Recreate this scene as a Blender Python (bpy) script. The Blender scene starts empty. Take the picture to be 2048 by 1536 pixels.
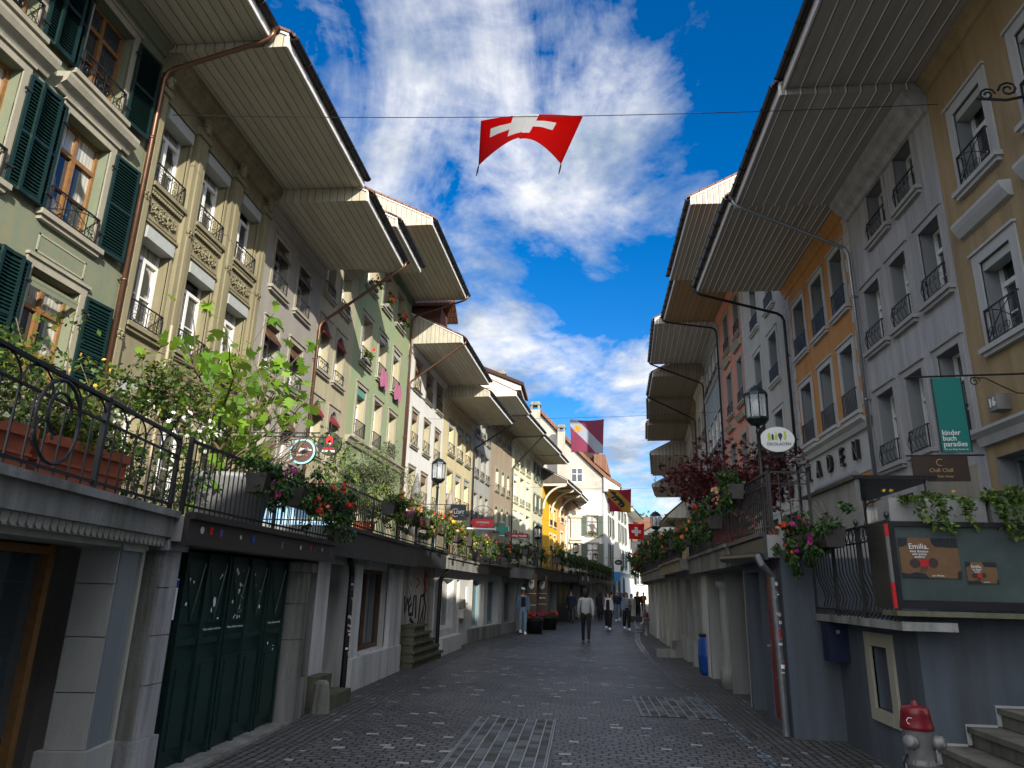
import bpy, bmesh, math, random
from math import sin, cos, pi, radians, sqrt, hypot, atan2, tan
from mathutils import Vector, Matrix
random.seed(7)
SC = bpy.context.scene
COL = SC.collection
R = random.Random(11)

# ------------------------------------------------------------------ materials
MATS = {}
def _new(name):
    m = bpy.data.materials.new(name); m.use_nodes = True
    nt = m.node_tree
    return m, nt, nt.nodes, nt.links, nt.nodes['Principled BSDF']
def pset(b, k, v):
    if k in b.inputs: b.inputs[k].default_value = v
def ramp(N, L, src, stops, interp='LINEAR'):
    r = N.new('ShaderNodeValToRGB'); r.color_ramp.interpolation = interp
    e = r.color_ramp.elements
    while len(e) > 1: e.remove(e[-1])
    e[0].position = stops[0][0]; e[0].color = tuple(stops[0][1]) + ((1,) if len(stops[0][1]) == 3 else ())
    for p, c in stops[1:]:
        x = e.new(p); x.color = tuple(c) + ((1,) if len(c) == 3 else ())
    L.new(src, r.inputs[0]); return r.outputs[0]
def noise(N, L, scale, detail=4, rough=.55, vec=None, dist=0.0):
    n = N.new('ShaderNodeTexNoise'); n.inputs['Scale'].default_value = scale
    n.inputs['Detail'].default_value = detail; n.inputs['Roughness'].default_value = rough
    n.inputs['Distortion'].default_value = dist
    if vec: L.new(vec, n.inputs['Vector'])
    return n.outputs['Fac']
def coords(N, kind='Object'):
    return N.new('ShaderNodeTexCoord').outputs[kind]
def mapping(N, L, src, scale=(1,1,1), rot=(0,0,0), loc=(0,0,0)):
    m = N.new('ShaderNodeMapping'); m.inputs['Scale'].default_value = scale
    m.inputs['Rotation'].default_value = rot; m.inputs['Location'].default_value = loc
    L.new(src, m.inputs['Vector']); return m.outputs[0]
def mixc(N, L, fac, a, b, mode='MIX'):
    m = N.new('ShaderNodeMix'); m.data_type = 'RGBA'; m.blend_type = mode
    for s, v in ((m.inputs[0], fac), (m.inputs[6], a), (m.inputs[7], b)):
        if hasattr(v, 'links') or isinstance(v, bpy.types.NodeSocket): L.new(v, s)
        elif isinstance(v, (int, float)): s.default_value = v
        else: s.default_value = tuple(v) + ((1,) if len(v) == 3 else ())
    return m.outputs[2]
def mth(N, L, op, a, b=None, c=None):
    m = N.new('ShaderNodeMath'); m.operation = op
    for i, v in enumerate((a, b, c)):
        if v is None: continue
        if isinstance(v, bpy.types.NodeSocket): L.new(v, m.inputs[i])
        else: m.inputs[i].default_value = v
    return m.outputs[0]
def bump(N, L, b, h, strength=.3, dist=.01):
    u = N.new('ShaderNodeBump'); u.inputs['Strength'].default_value = strength
    u.inputs['Distance'].default_value = dist
    L.new(h, u.inputs['Height']); L.new(u.outputs[0], b.inputs['Normal'])
def mul(c, k): return tuple(min(1, x*k) for x in c)

def plaster(name, c, rough=.85, grain=70, bmp=.35, stain=.5, c2=None):
    if name in MATS: return MATS[name]
    m, nt, N, L, b = _new(name)
    co = coords(N)
    n1 = noise(N, L, .9, 5, .6, co)
    n2 = noise(N, L, 1.0, 5, .65, mapping(N, L, co, (3.2, 3.2, .28)))
    n3 = noise(N, L, grain, 3, .7, co)
    n4 = noise(N, L, 7, 4, .6, co)
    base = mixc(N, L, ramp(N, L, n1, [(.3, (0,0,0)), (.7, (1,1,1))]), mul(c, .9), mul(c, 1.06))
    d = ramp(N, L, n2, [(.38, (0,0,0)), (.68, (1,1,1))])
    base = mixc(N, L, mth(N, L, 'MULTIPLY', d, min(1, stain*.95)), base, c2 or mul(c, .62))
    base = mixc(N, L, mth(N, L, 'MULTIPLY', ramp(N, L, n4, [(.5, (0,0,0)), (.72, (1,1,1))]), .22*stain + .05), base, mul(c, .72))
    base = mixc(N, L, mth(N, L, 'MULTIPLY', n3, .3), base, mul(c, .75))
    L.new(base, b.inputs['Base Color']); pset(b, 'Roughness', rough); pset(b, 'Specular IOR Level', .25)
    bump(N, L, b, mth(N, L, 'ADD', n3, mth(N, L, 'MULTIPLY', n4, .6)), bmp, .012)
    MATS[name] = m; return m
def paint(name, c, rough=.5, metal=0, var=.15, sc=8, spec=.4, bmp=0):
    if name in MATS: return MATS[name]
    m, nt, N, L, b = _new(name)
    co = coords(N)
    n = noise(N, L, sc, 5, .65, co)
    n2 = noise(N, L, sc*9, 3, .6, co)
    f = ramp(N, L, mth(N, L, 'ADD', mth(N, L, 'MULTIPLY', n, .7), mth(N, L, 'MULTIPLY', n2, .3)), [(.3, (0,0,0)), (.7, (1,1,1))])
    L.new(mixc(N, L, f, mul(c, 1-var), mul(c, 1+var*.6)), b.inputs['Base Color'])
    L.new(mth(N, L, 'ADD', mth(N, L, 'MULTIPLY', n, .25), rough-.12), b.inputs['Roughness'])
    pset(b, 'Metallic', metal); pset(b, 'Specular IOR Level', spec)
    if bmp: bump(N, L, b, n2, bmp, .004)
    MATS[name] = m; return m
def boards(name, c, sp=.2, axis='Y', groove=.06, gc=None, highlight=0.0, worn=.3):
    """painted tongue-and-groove boards, joints at every `sp` metres along the local axis"""
    if name in MATS: return MATS[name]
    m, nt, N, L, b = _new(name)
    co = coords(N); s = N.new('ShaderNodeSeparateXYZ'); L.new(co, s.inputs[0])
    a = s.outputs[axis]
    q = mth(N, L, 'DIVIDE', a, sp); fr = mth(N, L, 'FRACT', q); fl = mth(N, L, 'FLOOR', q)
    wn = N.new('ShaderNodeTexWhiteNoise'); wn.noise_dimensions = '1D'; L.new(fl, wn.inputs['W'])
    g = mth(N, L, 'LESS_THAN', fr, groove)
    g2 = mth(N, L, 'MULTIPLY', g, mth(N, L, 'ADD', .55, mth(N, L, 'MULTIPLY', noise(N, L, 6, 3, .6, co), .6)))
    st = noise(N, L, 1.0, 5, .65, mapping(N, L, co, (.5, 6, 2)))
    st2 = noise(N, L, 2.2, 5, .6, co)
    base = mixc(N, L, wn.outputs['Value'], mul(c, .9), mul(c, 1.05))
    base = mixc(N, L, mth(N, L, 'MULTIPLY', ramp(N, L, st, [(.4, (0,0,0)), (.75, (1,1,1))]), worn), base, mul(c, .62))
    base = mixc(N, L, mth(N, L, 'MULTIPLY', ramp(N, L, st2, [(.52, (0,0,0)), (.8, (1,1,1))]), worn*.8), base, mul(c, .7))
    base = mixc(N, L, g2, base, gc or mul(c, .18))
    if highlight:
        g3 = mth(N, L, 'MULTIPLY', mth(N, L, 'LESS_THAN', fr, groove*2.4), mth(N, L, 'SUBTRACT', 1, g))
        base = mixc(N, L, mth(N, L, 'MULTIPLY', g3, highlight), base, mul(c, 2.3))  # pale line painted beside each joint as a highlight
    L.new(base, b.inputs['Base Color']); pset(b, 'Roughness', .7); pset(b, 'Specular IOR Level', .25)
    bump(N, L, b, mth(N, L, 'SUBTRACT', 1, g), .8, .012)
    MATS[name] = m; return m
def bricks(name, c1, c2, mc, bw, bh, ms, vec=None, rough=.8, off=.5, bmp=.5, rot=(0,0,0), coarse=None, dist=.0, light=None):
    if name in MATS: return MATS[name]
    m, nt, N, L, b = _new(name)
    co = coords(N)
    v = mapping(N, L, co, (1,1,1), rot)
    if dist:
        nn = N.new('ShaderNodeTexNoise'); nn.inputs['Scale'].default_value = 2.2; nn.inputs['Detail'].default_value = 3
        L.new(v, nn.inputs['Vector'])
        sub = N.new('ShaderNodeVectorMath'); sub.operation = 'MULTIPLY_ADD'
        L.new(nn.outputs['Color'], sub.inputs[0]); sub.inputs[1].default_value = (dist, dist, 0)
        L.new(v, sub.inputs[2]); v = sub.outputs[0]
    t = N.new('ShaderNodeTexBrick'); L.new(v, t.inputs['Vector'])
    t.inputs['Scale'].default_value = 1; t.inputs['Brick Width'].default_value = bw
    t.inputs['Row Height'].default_value = bh; t.inputs['Mortar Size'].default_value = ms
    t.inputs['Mortar Smooth'].default_value = .4; t.offset = off
    t.inputs['Color1'].default_value = (0,0,0,1); t.inputs['Color2'].default_value = (1,1,1,1)
    t.inputs['Mortar'].default_value = (.5,.5,.5,1); t.inputs['Bias'].default_value = 0
    col = mixc(N, L, t.outputs['Color'], c1, c2)
    n = noise(N, L, 1.3, 5, .6, co); n2 = noise(N, L, 45, 3, .6, co); n5 = noise(N, L, .33, 4, .6, co)
    col = mixc(N, L, mth(N, L, 'MULTIPLY', n2, .45), col, mul(c1, .6))
    col = mixc(N, L, mth(N, L, 'MULTIPLY', ramp(N, L, n, [(.35, (0,0,0)), (.7, (1,1,1))]), .45), col, mul(c2, .55))
    col = mixc(N, L, mth(N, L, 'MULTIPLY', ramp(N, L, n5, [(.4, (0,0,0)), (.62, (1,1,1))]), .45), col, mul(c2, 1.25))
    if light:
        col = mixc(N, L, ramp(N, L, t.outputs['Color'], [(.962, (0,0,0)), (.975, (1,1,1))]), col, light)
    col = mixc(N, L, t.outputs['Fac'], col, mc)
    L.new(col, b.inputs['Base Color'])
    L.new(mth(N, L, 'ADD', rough-.12, mth(N, L, 'MULTIPLY', n, .25)), b.inputs['Roughness'])
    pset(b, 'Specular IOR Level', .35)
    h = mth(N, L, 'ADD', mth(N, L, 'SUBTRACT', 1, t.outputs['Fac']), mth(N, L, 'MULTIPLY', n2, .35))
    h = mth(N, L, 'ADD', h, mth(N, L, 'MULTIPLY', t.outputs['Color'], .35))
    bump(N, L, b, h, bmp, .02)
    MATS[name] = m; return m
def leafm(name, stops, trans=.35, rough=.5):
    if name in MATS: return MATS[name]
    m, nt, N, L, b = _new(name)
    g = N.new('ShaderNodeNewGeometry')
    c = ramp(N, L, g.outputs['Random Per Island'], stops)
    L.new(c, b.inputs['Base Color']); pset(b, 'Roughness', rough); pset(b, 'Specular IOR Level', .3)
    tr = N.new('ShaderNodeBsdfTranslucent'); L.new(mixc(N, L, .5, c, (.5,.6,.08), 'MIX') if trans > .3 else c, tr.inputs[0])
    mx = N.new('ShaderNodeMixShader'); mx.inputs[0].default_value = trans
    L.new(b.outputs[0], mx.inputs[1]); L.new(tr.outputs[0], mx.inputs[2])
    L.new(mx.outputs[0], N['Material Output'].inputs['Surface'])
    MATS[name] = m; return m
def glass(name, c=(.02,.025,.03), rough=.04, curtain=None):
    if name in MATS: return MATS[name]
    m, nt, N, L, b = _new(name)
    co = coords(N)
    if curtain:
        w = noise(N, L, 1.0, 2, .5, mapping(N, L, co, (26, 1, .6)))
        col = mixc(N, L, ramp(N, L, w, [(.35, (0,0,0)), (.65, (1,1,1))]), mul(curtain, .45), curtain)
        big = noise(N, L, 1.2, 2, .5, co)
        col = mixc(N, L, ramp(N, L, big, [(.45, (0,0,0)), (.5, (1,1,1))]), c, col)
        L.new(col, b.inputs['Base Color'])
    else:
        L.new(mixc(N, L, noise(N, L, 3, 3, .5, co), mul(c, .5), mul(c, 2.2)), b.inputs['Base Color'])
    pset(b, 'Roughness', rough); pset(b, 'Specular IOR Level', .9); pset(b, 'IOR', 1.6)
    bump(N, L, b, noise(N, L, 1.7, 2, .5, co), .12, .02)
    MATS[name] = m; return m

# ------------------------------------------------------------------ mesh builder
class MB:
    def __init__(s): s.v = []; s.f = []; s.mi = []; s.mats = []
    def m(s, mat):
        if mat not in s.mats: s.mats.append(mat)
        return s.mats.index(mat)
    def poly(s, mat, pts):
        n = len(s.v); s.v += [tuple(p) for p in pts]; s.f.append(tuple(range(n, n+len(pts)))); s.mi.append(s.m(mat))
    def box(s, mat, x0, x1, y0, y1, z0, z1, M=None):
        if x0 > x1: x0, x1 = x1, x0
        if y0 > y1: y0, y1 = y1, y0
        if z0 > z1: z0, z1 = z1, z0
        n = len(s.v)
        p = [(x, y, z) for z in (z0, z1) for x, y in ((x0,y0),(x1,y0),(x1,y1),(x0,y1))]
        if M: p = [tuple(M @ Vector(q)) for q in p]
        s.v += p; i = s.m(mat)
        for q in ((3,2,1,0),(4,5,6,7),(0,1,5,4),(1,2,6,5),(2,3,7,6),(3,0,4,7)):
            s.f.append(tuple(n+k for k in q)); s.mi.append(i)
    def prism(s, mat, pts, axis, a0, a1, caps=True, capmat=None):
        """extrude a 2-D outline; axis 'x': pts=(y,z); 'y': pts=(x,z); 'z': pts=(x,y)"""
        def P(q, a): return (a, q[0], q[1]) if axis == 'x' else (q[0], a, q[1]) if axis == 'y' else (q[0], q[1], a)
        n = len(s.v); k = len(pts)
        s.v += [P(q, a0) for q in pts] + [P(q, a1) for q in pts]; i = s.m(mat)
        for j in range(k):
            s.f.append((n+j, n+(j+1) % k, n+k+(j+1) % k, n+k+j)); s.mi.append(i)
        if caps:
            c = s.m(capmat) if capmat else i
            s.f.append(tuple(n+j for j in range(k))[::-1]); s.mi.append(c)
            s.f.append(tuple(n+k+j for j in range(k))); s.mi.append(c)
    def tube(s, mat, pts, r, n=6, caps=True):
        pts = [Vector(p) for p in pts]; rr = r if isinstance(r, (list, tuple)) else [r]*len(pts)
        i = s.m(mat); base = len(s.v); up = None
        for j, p in enumerate(pts):
            d = (pts[min(j+1, len(pts)-1)] - pts[max(j-1, 0)])
            d = d.normalized() if d.length > 1e-9 else Vector((0,0,1))
            if up is None: up = Vector((0,0,1)) if abs(d.z) < .9 else Vector((1,0,0))
            a = d.cross(up);
            if a.length < 1e-6: a = d.cross(Vector((0,1,0)))
            a.normalize(); b2 = a.cross(d).normalized(); up = b2
            for k in range(n):
                t = 2*pi*k/n; s.v.append(tuple(p + (a*cos(t) + b2*sin(t))*rr[j]))
        for j in range(len(pts)-1):
            for k in range(n):
                q = base + j*n
                s.f.append((q+k, q+(k+1) % n, q+n+(k+1) % n, q+n+k)); s.mi.append(i)
        if caps:
            s.f.append(tuple(base+k for k in range(n))[::-1]); s.mi.append(i)
            e = base + (len(pts)-1)*n
            s.f.append(tuple(e+k for k in range(n))); s.mi.append(i)
    def lathe(s, mat, prof, c=(0,0,0), n=14, sx=1, sy=1):
        base = len(s.v); i = s.m(mat)
        for r, z in prof:
            for k in range(n):
                t = 2*pi*k/n; s.v.append((c[0]+r*cos(t)*sx, c[1]+r*sin(t)*sy, c[2]+z))
        for j in range(len(prof)-1):
            for k in range(n):
                q = base+j*n; s.f.append((q+k, q+(k+1) % n, q+n+(k+1) % n, q+n+k)); s.mi.append(i)
        if prof[0][0] > 1e-4: s.f.append(tuple(base+k for k in range(n))[::-1]); s.mi.append(i)
        if prof[-1][0] > 1e-4:
            e = base+(len(prof)-1)*n; s.f.append(tuple(e+k for k in range(n))); s.mi.append(i)
    def add(s, o, M=None):
        n = len(s.v)
        s.v += [tuple(M @ Vector(p)) for p in o.v] if M else list(o.v)
        mp = [s.m(x) for x in o.mats]
        s.f += [tuple(n+k for k in f) for f in o.f]; s.mi += [mp[k] for k in o.mi]
    def mesh(s, name, smooth=False):
        me = bpy.data.meshes.new(name); me.from_pydata(s.v, [], s.f)
        for x in s.mats: me.materials.append(x)
        me.polygons.foreach_set('material_index', s.mi)
        if smooth: me.polygons.foreach_set('use_smooth', [True]*len(s.f))
        me.update(); return me
    def build(s, name, parent=None, smooth=False, M=None):
        return link(name, s.mesh(name, smooth), parent, M)
def link(name, me, parent=None, M=None):
    o = bpy.data.objects.new(name, me); COL.objects.link(o)
    if parent: o.parent = parent
    if M is not None: o.matrix_local = M
    return o
def tag(o, label=None, cat=None, group=None, kind=None):
    if label: o['label'] = label
    if cat: o['category'] = cat
    if group: o['group'] = group
    if kind: o['kind'] = kind
    return o
def thing(name, label, cat, M=None, group=None):
    o = bpy.data.objects.new(name, None); COL.objects.link(o); o.empty_display_size = .3
    if M is not None: o.matrix_world = M
    return tag(o, label, cat, group)
def copy_tree(o, parent=None):
    c = o.copy(); COL.objects.link(c)
    if parent: c.parent = parent
    for ch in list(o.children): copy_tree(ch, c)
    return c
def text_mesh(txt, size, mat, depth=.004, align='CENTER', bold=0.0, sx=1.0, shear=0.0):
    """solid lettering in the local XZ plane, facing -Y"""
    cu = bpy.data.curves.new('lettering', 'FONT'); cu.body = txt; cu.size = size; cu.extrude = depth
    cu.align_x = align; cu.align_y = 'CENTER'; cu.offset = bold; cu.resolution_u = 2; cu.shear = shear
    tmp = bpy.data.objects.new('tmp', cu); COL.objects.link(tmp)
    bpy.context.view_layer.update()
    me = bpy.data.meshes.new_from_object(tmp.evaluated_get(bpy.context.evaluated_depsgraph_get()))
    bpy.data.objects.remove(tmp); bpy.data.curves.remove(cu)
    mb = MB(); i = mb.m(mat)
    mb.v = [(v.co.x*sx, -v.co.z, v.co.y) for v in me.vertices]
    for p in me.polygons: mb.f.append(tuple(p.vertices)); mb.mi.append(i)
    bpy.data.meshes.remove(me); return mb
def T(x=0, y=0, z=0, rz=0, rx=0, ry=0, s=1):
    M = Matrix.Translation((x, y, z)) @ Matrix.Rotation(rz, 4, 'Z')
    if rx: M = M @ Matrix.Rotation(rx, 4, 'X')
    if ry: M = M @ Matrix.Rotation(ry, 4, 'Y')
    if s != 1: M = M @ Matrix.Scale(s, 4)
    return M
RZ = pi   # text facing: rotate by pi about Z to face +Y

# shared materials
M_STONE = plaster('sandstone_trim', (.34,.315,.25), grain=50, stain=.7)
M_STONE_G = plaster('grey_stone_trim', (.36,.36,.36), grain=50, stain=.5)
M_STONE_D = plaster('weathered_stone', (.27,.27,.26), grain=35, stain=1.2, bmp=.7, c2=(.07,.07,.05))
M_STONE_W = plaster('flaking_white_stone', (.42,.42,.43), grain=25, stain=1.5, bmp=.7, c2=(.10,.10,.10))
M_WHITE = paint('white_paint', (.72,.72,.70), .45)
M_CREAM = paint('cream_paint', (.62,.58,.46), .5)
M_WOOD = paint('oiled_wood', (.22,.11,.04), .45, sc=14, var=.35)
M_DWOOD = paint('brown_wood', (.10,.05,.025), .5, var=.4)
M_IRON = paint('wrought_iron', (.022,.022,.024), .45, metal=.3, spec=.5)
M_GUT = paint('dark_gutter_metal', (.035,.033,.032), .4, metal=.7)
M_ZINC = paint('zinc_metal', (.26,.28,.30), .35, metal=.8)
M_COPPER = paint('brown_copper', (.16,.085,.055), .35, metal=.7)
M_GREY = paint('grey_paint', (.20,.205,.21), .5)
M_BLACK = paint('black_paint', (.012,.012,.014), .4)
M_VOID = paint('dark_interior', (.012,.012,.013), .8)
M_SHUT = paint('dark_green_shutter_paint', (.005,.020,.019), .4)
M_SHUTG = paint('grey_green_shutter_paint', (.10,.13,.11), .45)
M_REDP = paint('red_paint', (.42,.015,.02), .4)
M_REDC = paint('dark_red_fabric', (.20,.02,.02), .8)
M_TILE = bricks('clay_roof_tiles', (.16,.075,.045), (.24,.12,.075), (.04,.02,.015), .19, .30, .02, bmp=.9)
M_CONC = plaster('concrete', (.27,.27,.265), grain=60, stain=.9)
M_SOFL = boards('cream_soffit_boards', (.46,.43,.34), .21, 'Y', .09, worn=.7)
M_SOFW = boards('white_soffit_boards', (.68,.66,.58), .17, 'Y', .06)
M_SOFR = boards('grey_soffit_boards', (.39,.37,.345), .30, 'Y', .07, highlight=1.0, worn=.7)
M_SOFR2 = boards('ribbed_grey_soffit', (.36,.34,.30), .20, 'Y', .12, highlight=1.0, worn=.7)
M_SOFB = boards('brown_soffit_boards', (.33,.23,.13), .25, 'Y', .06)
M_GL = glass('window_glass')
M_GLC = glass('curtained_glass', curtain=(.55,.53,.48))
M_GLB = glass('shop_glass', (.03,.04,.045), .05)
# ------------------------------------------------------------------ houses
def frame(side, P, Q):
    """local frame of a facade: x along the wall, y out into the street, z up. returns (matrix, length, s->x)"""
    P = Vector((P[0], P[1], 0)); Q = Vector((Q[0], Q[1], 0)); d = Q-P; L = d.length; d.normalize()
    if side == 'L': o, x = Q, -d
    else: o, x = P, d
    y = Vector((0,0,1)).cross(x)
    M = Matrix(((x.x, y.x, 0, o.x), (x.y, y.y, 0, o.y), (0,0,1,0), (0,0,0,1)))
    return M, L, ((lambda s: L-s) if side == 'L' else (lambda s: s))
def wall_grid(mb, mat, x0, x1, z0, z1, ops, depth=.3, rmat=None, y=0):
    xs = sorted({x0, x1} | {o[0] for o in ops} | {o[1] for o in ops})
    zs = sorted({z0, z1} | {o[2] for o in ops} | {o[3] for o in ops})
    for a, b in zip(xs, xs[1:]):
        for c, d in zip(zs, zs[1:]):
            mx, mz = (a+b)/2, (c+d)/2
            if any(o[0] < mx < o[1] and o[2] < mz < o[3] for o in ops): continue
            mb.poly(mat, [(b,y,c),(a,y,c),(a,y,d),(b,y,d)])
    rm = rmat or mat
    for a, b, c, d in ops:
        e = y-depth
        mb.poly(rm, [(a,y,c),(a,e,c),(a,e,d),(a,y,d)]); mb.poly(rm, [(b,e,c),(b,y,c),(b,y,d),(b,e,d)])
        mb.poly(rm, [(a,y,c),(b,y,c),(b,e,c),(a,e,c)]); mb.poly(rm, [(a,e,d),(b,e,d),(b,y,d),(a,y,d)])
WC = {}
def scroll(mb, cx, y, cz, r, r0=.006, turns=1.4, flip=1, n=12):
    pts = []
    for i in range(n+1):
        t = i/n; a = t*turns*2*pi; q = r*(1-.75*t)
        pts.append((cx+flip*q*cos(a), y, cz+q*sin(a)))
    mb.tube(M_IRON, pts, r0, 4, False)
def rail_mesh(kind, w, h=.5, near=True):
    mb = MB(); y0 = .07; a, b = -w/2, w/2; t = .012 if near else .016
    mb.box(M_IRON, a, b, y0-t, y0+t, h-t, h+t); mb.box(M_IRON, a, b, y0-t*.7, y0+t*.7, .05, .05+t*1.6)
    for x in (a, b): mb.box(M_IRON, x-t, x+t, y0-t, y0+t, .0, h+t); mb.box(M_IRON, x-t, x+t, -.02, y0, h-t, h+t)
    if kind == 'bars':
        k = max(5, int(w/.085))
        for i in range(1, k): x = a+w*i/k; mb.box(M_IRON, x-.007, x+.007, y0-.007, y0+.007, .06, h)
    elif kind == 'x':
        k = 2
        for i in range(k):
            p, q = a+w*i/k, a+w*(i+1)/k
            mb.tube(M_IRON, [(p,y0,.06),(q,y0,h)], .008, 4, False); mb.tube(M_IRON, [(p,y0,h),(q,y0,.06)], .008, 4, False)
            c = (p+q)/2; mb.tube(M_IRON, [(c+.07*cos(u*pi/4), y0, h/2+.03+.07*sin(u*pi/4)) for u in range(9)], .007, 4, False)
            mb.box(M_IRON, q-.007, q+.007, y0-.007, y0+.007, .06, h)
    elif kind == 'scroll':
        k = 4 if near else 3
        for i in range(k):
            c = a+w*(i+.5)/k; r = w/k*.36
            scroll(mb, c, y0, h*.70, r, .007, 1.3, 1 if i % 2 else -1); scroll(mb, c, y0, h*.30, r, .007, 1.3, -1 if i % 2 else 1)
            if i: x = a+w*i/k; mb.box(M_IRON, x-.007, x+.007, y0-.007, y0+.007, .05, h)
    elif kind == 'arc':
        for sg in (1, -1):
            mb.tube(M_IRON, [(sg*(-w/2+w*i/8), y0, .08+(h-.1)*sin(i/8*pi/2)) for i in range(9)], .009, 4, False)
            scroll(mb, sg*w*.36, y0, .2, .1, .008, 1.4, sg); scroll(mb, sg*w*.12, y0, .16, .09, .007, 1.2, -sg)
        for i in range(3): x = a+w*(i+1)/4; mb.box(M_IRON, x-.006, x+.006, y0-.006, y0+.006, .06, h)
    elif kind == 'bow':
        for i in range(5):
            c = a+w*(i+.5)/5
            mb.tube(M_IRON, [(c,y0,h),(c+.03,y0+.05,h*.75),(c-.02,y0+.10,h*.45),(c,y0+.05,h*.15),(c,y0,.05)], .008, 4, False)
            scroll(mb, c+.02, y0+.04, h*.6, .06, .006, 1.2, 1 if i % 2 else -1, 8)
    return mb
def window(parent, cx, z0, w, h, st, rnd):
    """window part (stone surround) with frame, pane, sill, railing, blind sub-parts"""
    key = (st['key'], round(w, 2), round(h, 2))
    dp = st.get('depth', .3); near = st.get('near', True)
    if key not in WC:
        d = {}
        tr = st.get('trim', M_STONE); t = st.get('tw', .13); pr = .03
        mb = MB()
        if t:
            top = h
            mb.box(tr, -w/2-t, -w/2, -.02, pr, 0, h); mb.box(tr, w/2, w/2+t, -.02, pr, 0, h)
            mb.box(tr, -w/2-t, w/2+t, -.02, pr, h, h+t)
            if st.get('arch'):
                n = 8; rr = w/2; f = st['arch']
                pts = [(-w/2+w*i/n, h-f+f*sin(pi*i/n)) for i in range(n+1)]
                mb.prism(tr, [(-w/2, h+.001)] + [(x, z) for x, z in pts] + [(w/2, h+.001)], 'y', -.10, pr-.003)
            if near:
                mb.box(tr, -w/2-t-.03, w/2+t+.03, -.015, pr+.04, h+t, h+t+.05)
                if st.get('hood'):
                    mb.prism(tr, [(0, h+t+.05), (.10, h+t+.12), (.20, h+t+.20), (.20, h+t+.30), (0, h+t+.34)], 'x', -w/2-t-.12, w/2+t+.12)
        d['window'] = mb.mesh('window')
        sm = st.get('sill_mat', tr); mb = MB()
        mb.box(sm, -w/2-t-.05, w/2+t+.05, -dp, .14, -.09, -.002); mb.box(sm, -w/2-t, w/2+t, 0, .09, -.16, -.09)
        d['sill'] = mb.mesh('sill')
        fm = st.get('frame', M_WHITE); mb = MB(); y1, y0 = -dp+.06, -dp
        ft = .06
        mb.box(fm, -w/2, -w/2+ft, y0, y1, 0, h); mb.box(fm, w/2-ft, w/2, y0, y1, 0, h)
        mb.box(fm, -w/2+ft, w/2-ft, y0, y1, 0, ft); mb.box(fm, -w/2+ft, w/2-ft, y0, y1, h-ft, h)
        tz = h*st.get('tz', .70)
        mb.box(fm, -w/2+ft, w/2-ft, y0, y1+.01, tz-.04, tz+.04)
        mb.box(fm, -.045, .045, y0, y1+.015, ft, tz-.04)
        if st.get('mull', 1): mb.box(fm, -.03, .03, y0, y1, tz+.04, h-ft)
        for zz in ([tz*.5] if near or h > 1.6 else []):
            mb.box(fm, -w/2+ft, -.045, y0+.01, y1-.01, zz-.014, zz+.014); mb.box(fm, .045, w/2-ft, y0+.01, y1-.01, zz-.014, zz+.014)
        d['frame'] = mb.mesh('frame')
        for nm, gm in (('pane', M_GL), ('pane2', M_GLC)):
            mb = MB(); mb.box(gm, -w/2, w/2, y0-.03, y0+.012, .0, h); d[nm] = mb.mesh('pane')
        if st.get('rail'):
            d['railing'] = rail_mesh(st['rail'], w+.02, st.get('rh', .48), near).mesh('railing')
        if st.get('blind'):
            bm_, bh = st['blind']; mb = MB(); mb.box(bm_, -w/2+.01, w/2-.01, -dp*.75, -.03 if not st.get('bout') else .08, h-bh, h-.01)
            d['blind'] = mb.mesh('blind')
        if st.get('awn'):
            mb = MB(); mb.prism(st['awn'], [(-.12, h-.06), (.12, h-.42), (.12, h-.50), (-.14, h-.12)], 'x', -w/2+.01, w/2-.01)
            d['awning'] = mb.mesh('awning')
        WC[key] = d
    d = WC[key]
    wdw = link('window', d['window'], parent, T(cx, 0, z0))
    link('frame', d['frame'], wdw)
    link('pane', d['pane2'] if rnd.random() < st.get('curt', .3) else d['pane'], wdw)
    if st.get('sill', 1): link('sill', d['sill'], wdw)
    for k in ('railing', 'blind', 'awning'):
        if k in d and (k != 'blind' or st.get('bout') or rnd.random() < .7): link(k, d[k], wdw)
    if st.get('shut'): shutters(wdw, w, h, st)
    return wdw
def shutters(wdw, w, h, st):
    k = ('sh', round(h, 2), st['key'])
    sw, off = st.get('shw', .62), st.get('sho', .10)
    if k not in WC:
        mb = MB(); m = st['shut']; b = .055
        mb.box(m, 0, b, 0, .04, 0, h); mb.box(m, sw-b, sw, 0, .04, 0, h)
        for z in (0, h*.5-b/2, h-b): mb.box(m, b, sw-b, 0, .04, z, z+b*1.2 if z == 0 else z+b)
        n = int(h/.062)
        for i in range(n):
            z = .08+(h-.16)*i/n
            if abs(z-h*.5) < .05: continue
            mb.poly(m, [(b, .036, z), (sw-b, .036, z), (sw-b, .006, z+.046), (b, .006, z+.046)])
        mb.box(m, b, sw-b, .001, .004, .05, h-.05)
        for z in (h*.15, h*.85): mb.box(M_IRON, -.06, .06, .02, .055, z-.02, z+.02)
        WC[k] = mb.mesh('shutter')
    a = st.get('sha', 6)
    link('shutter', WC[k], wdw, T(w/2+off, .05, 0, radians(a)))
    link('shutter', WC[k], wdw, T(-w/2-off, .05, 0, radians(180-a)) @ Matrix.Diagonal((1,-1,1,1)))
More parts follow.
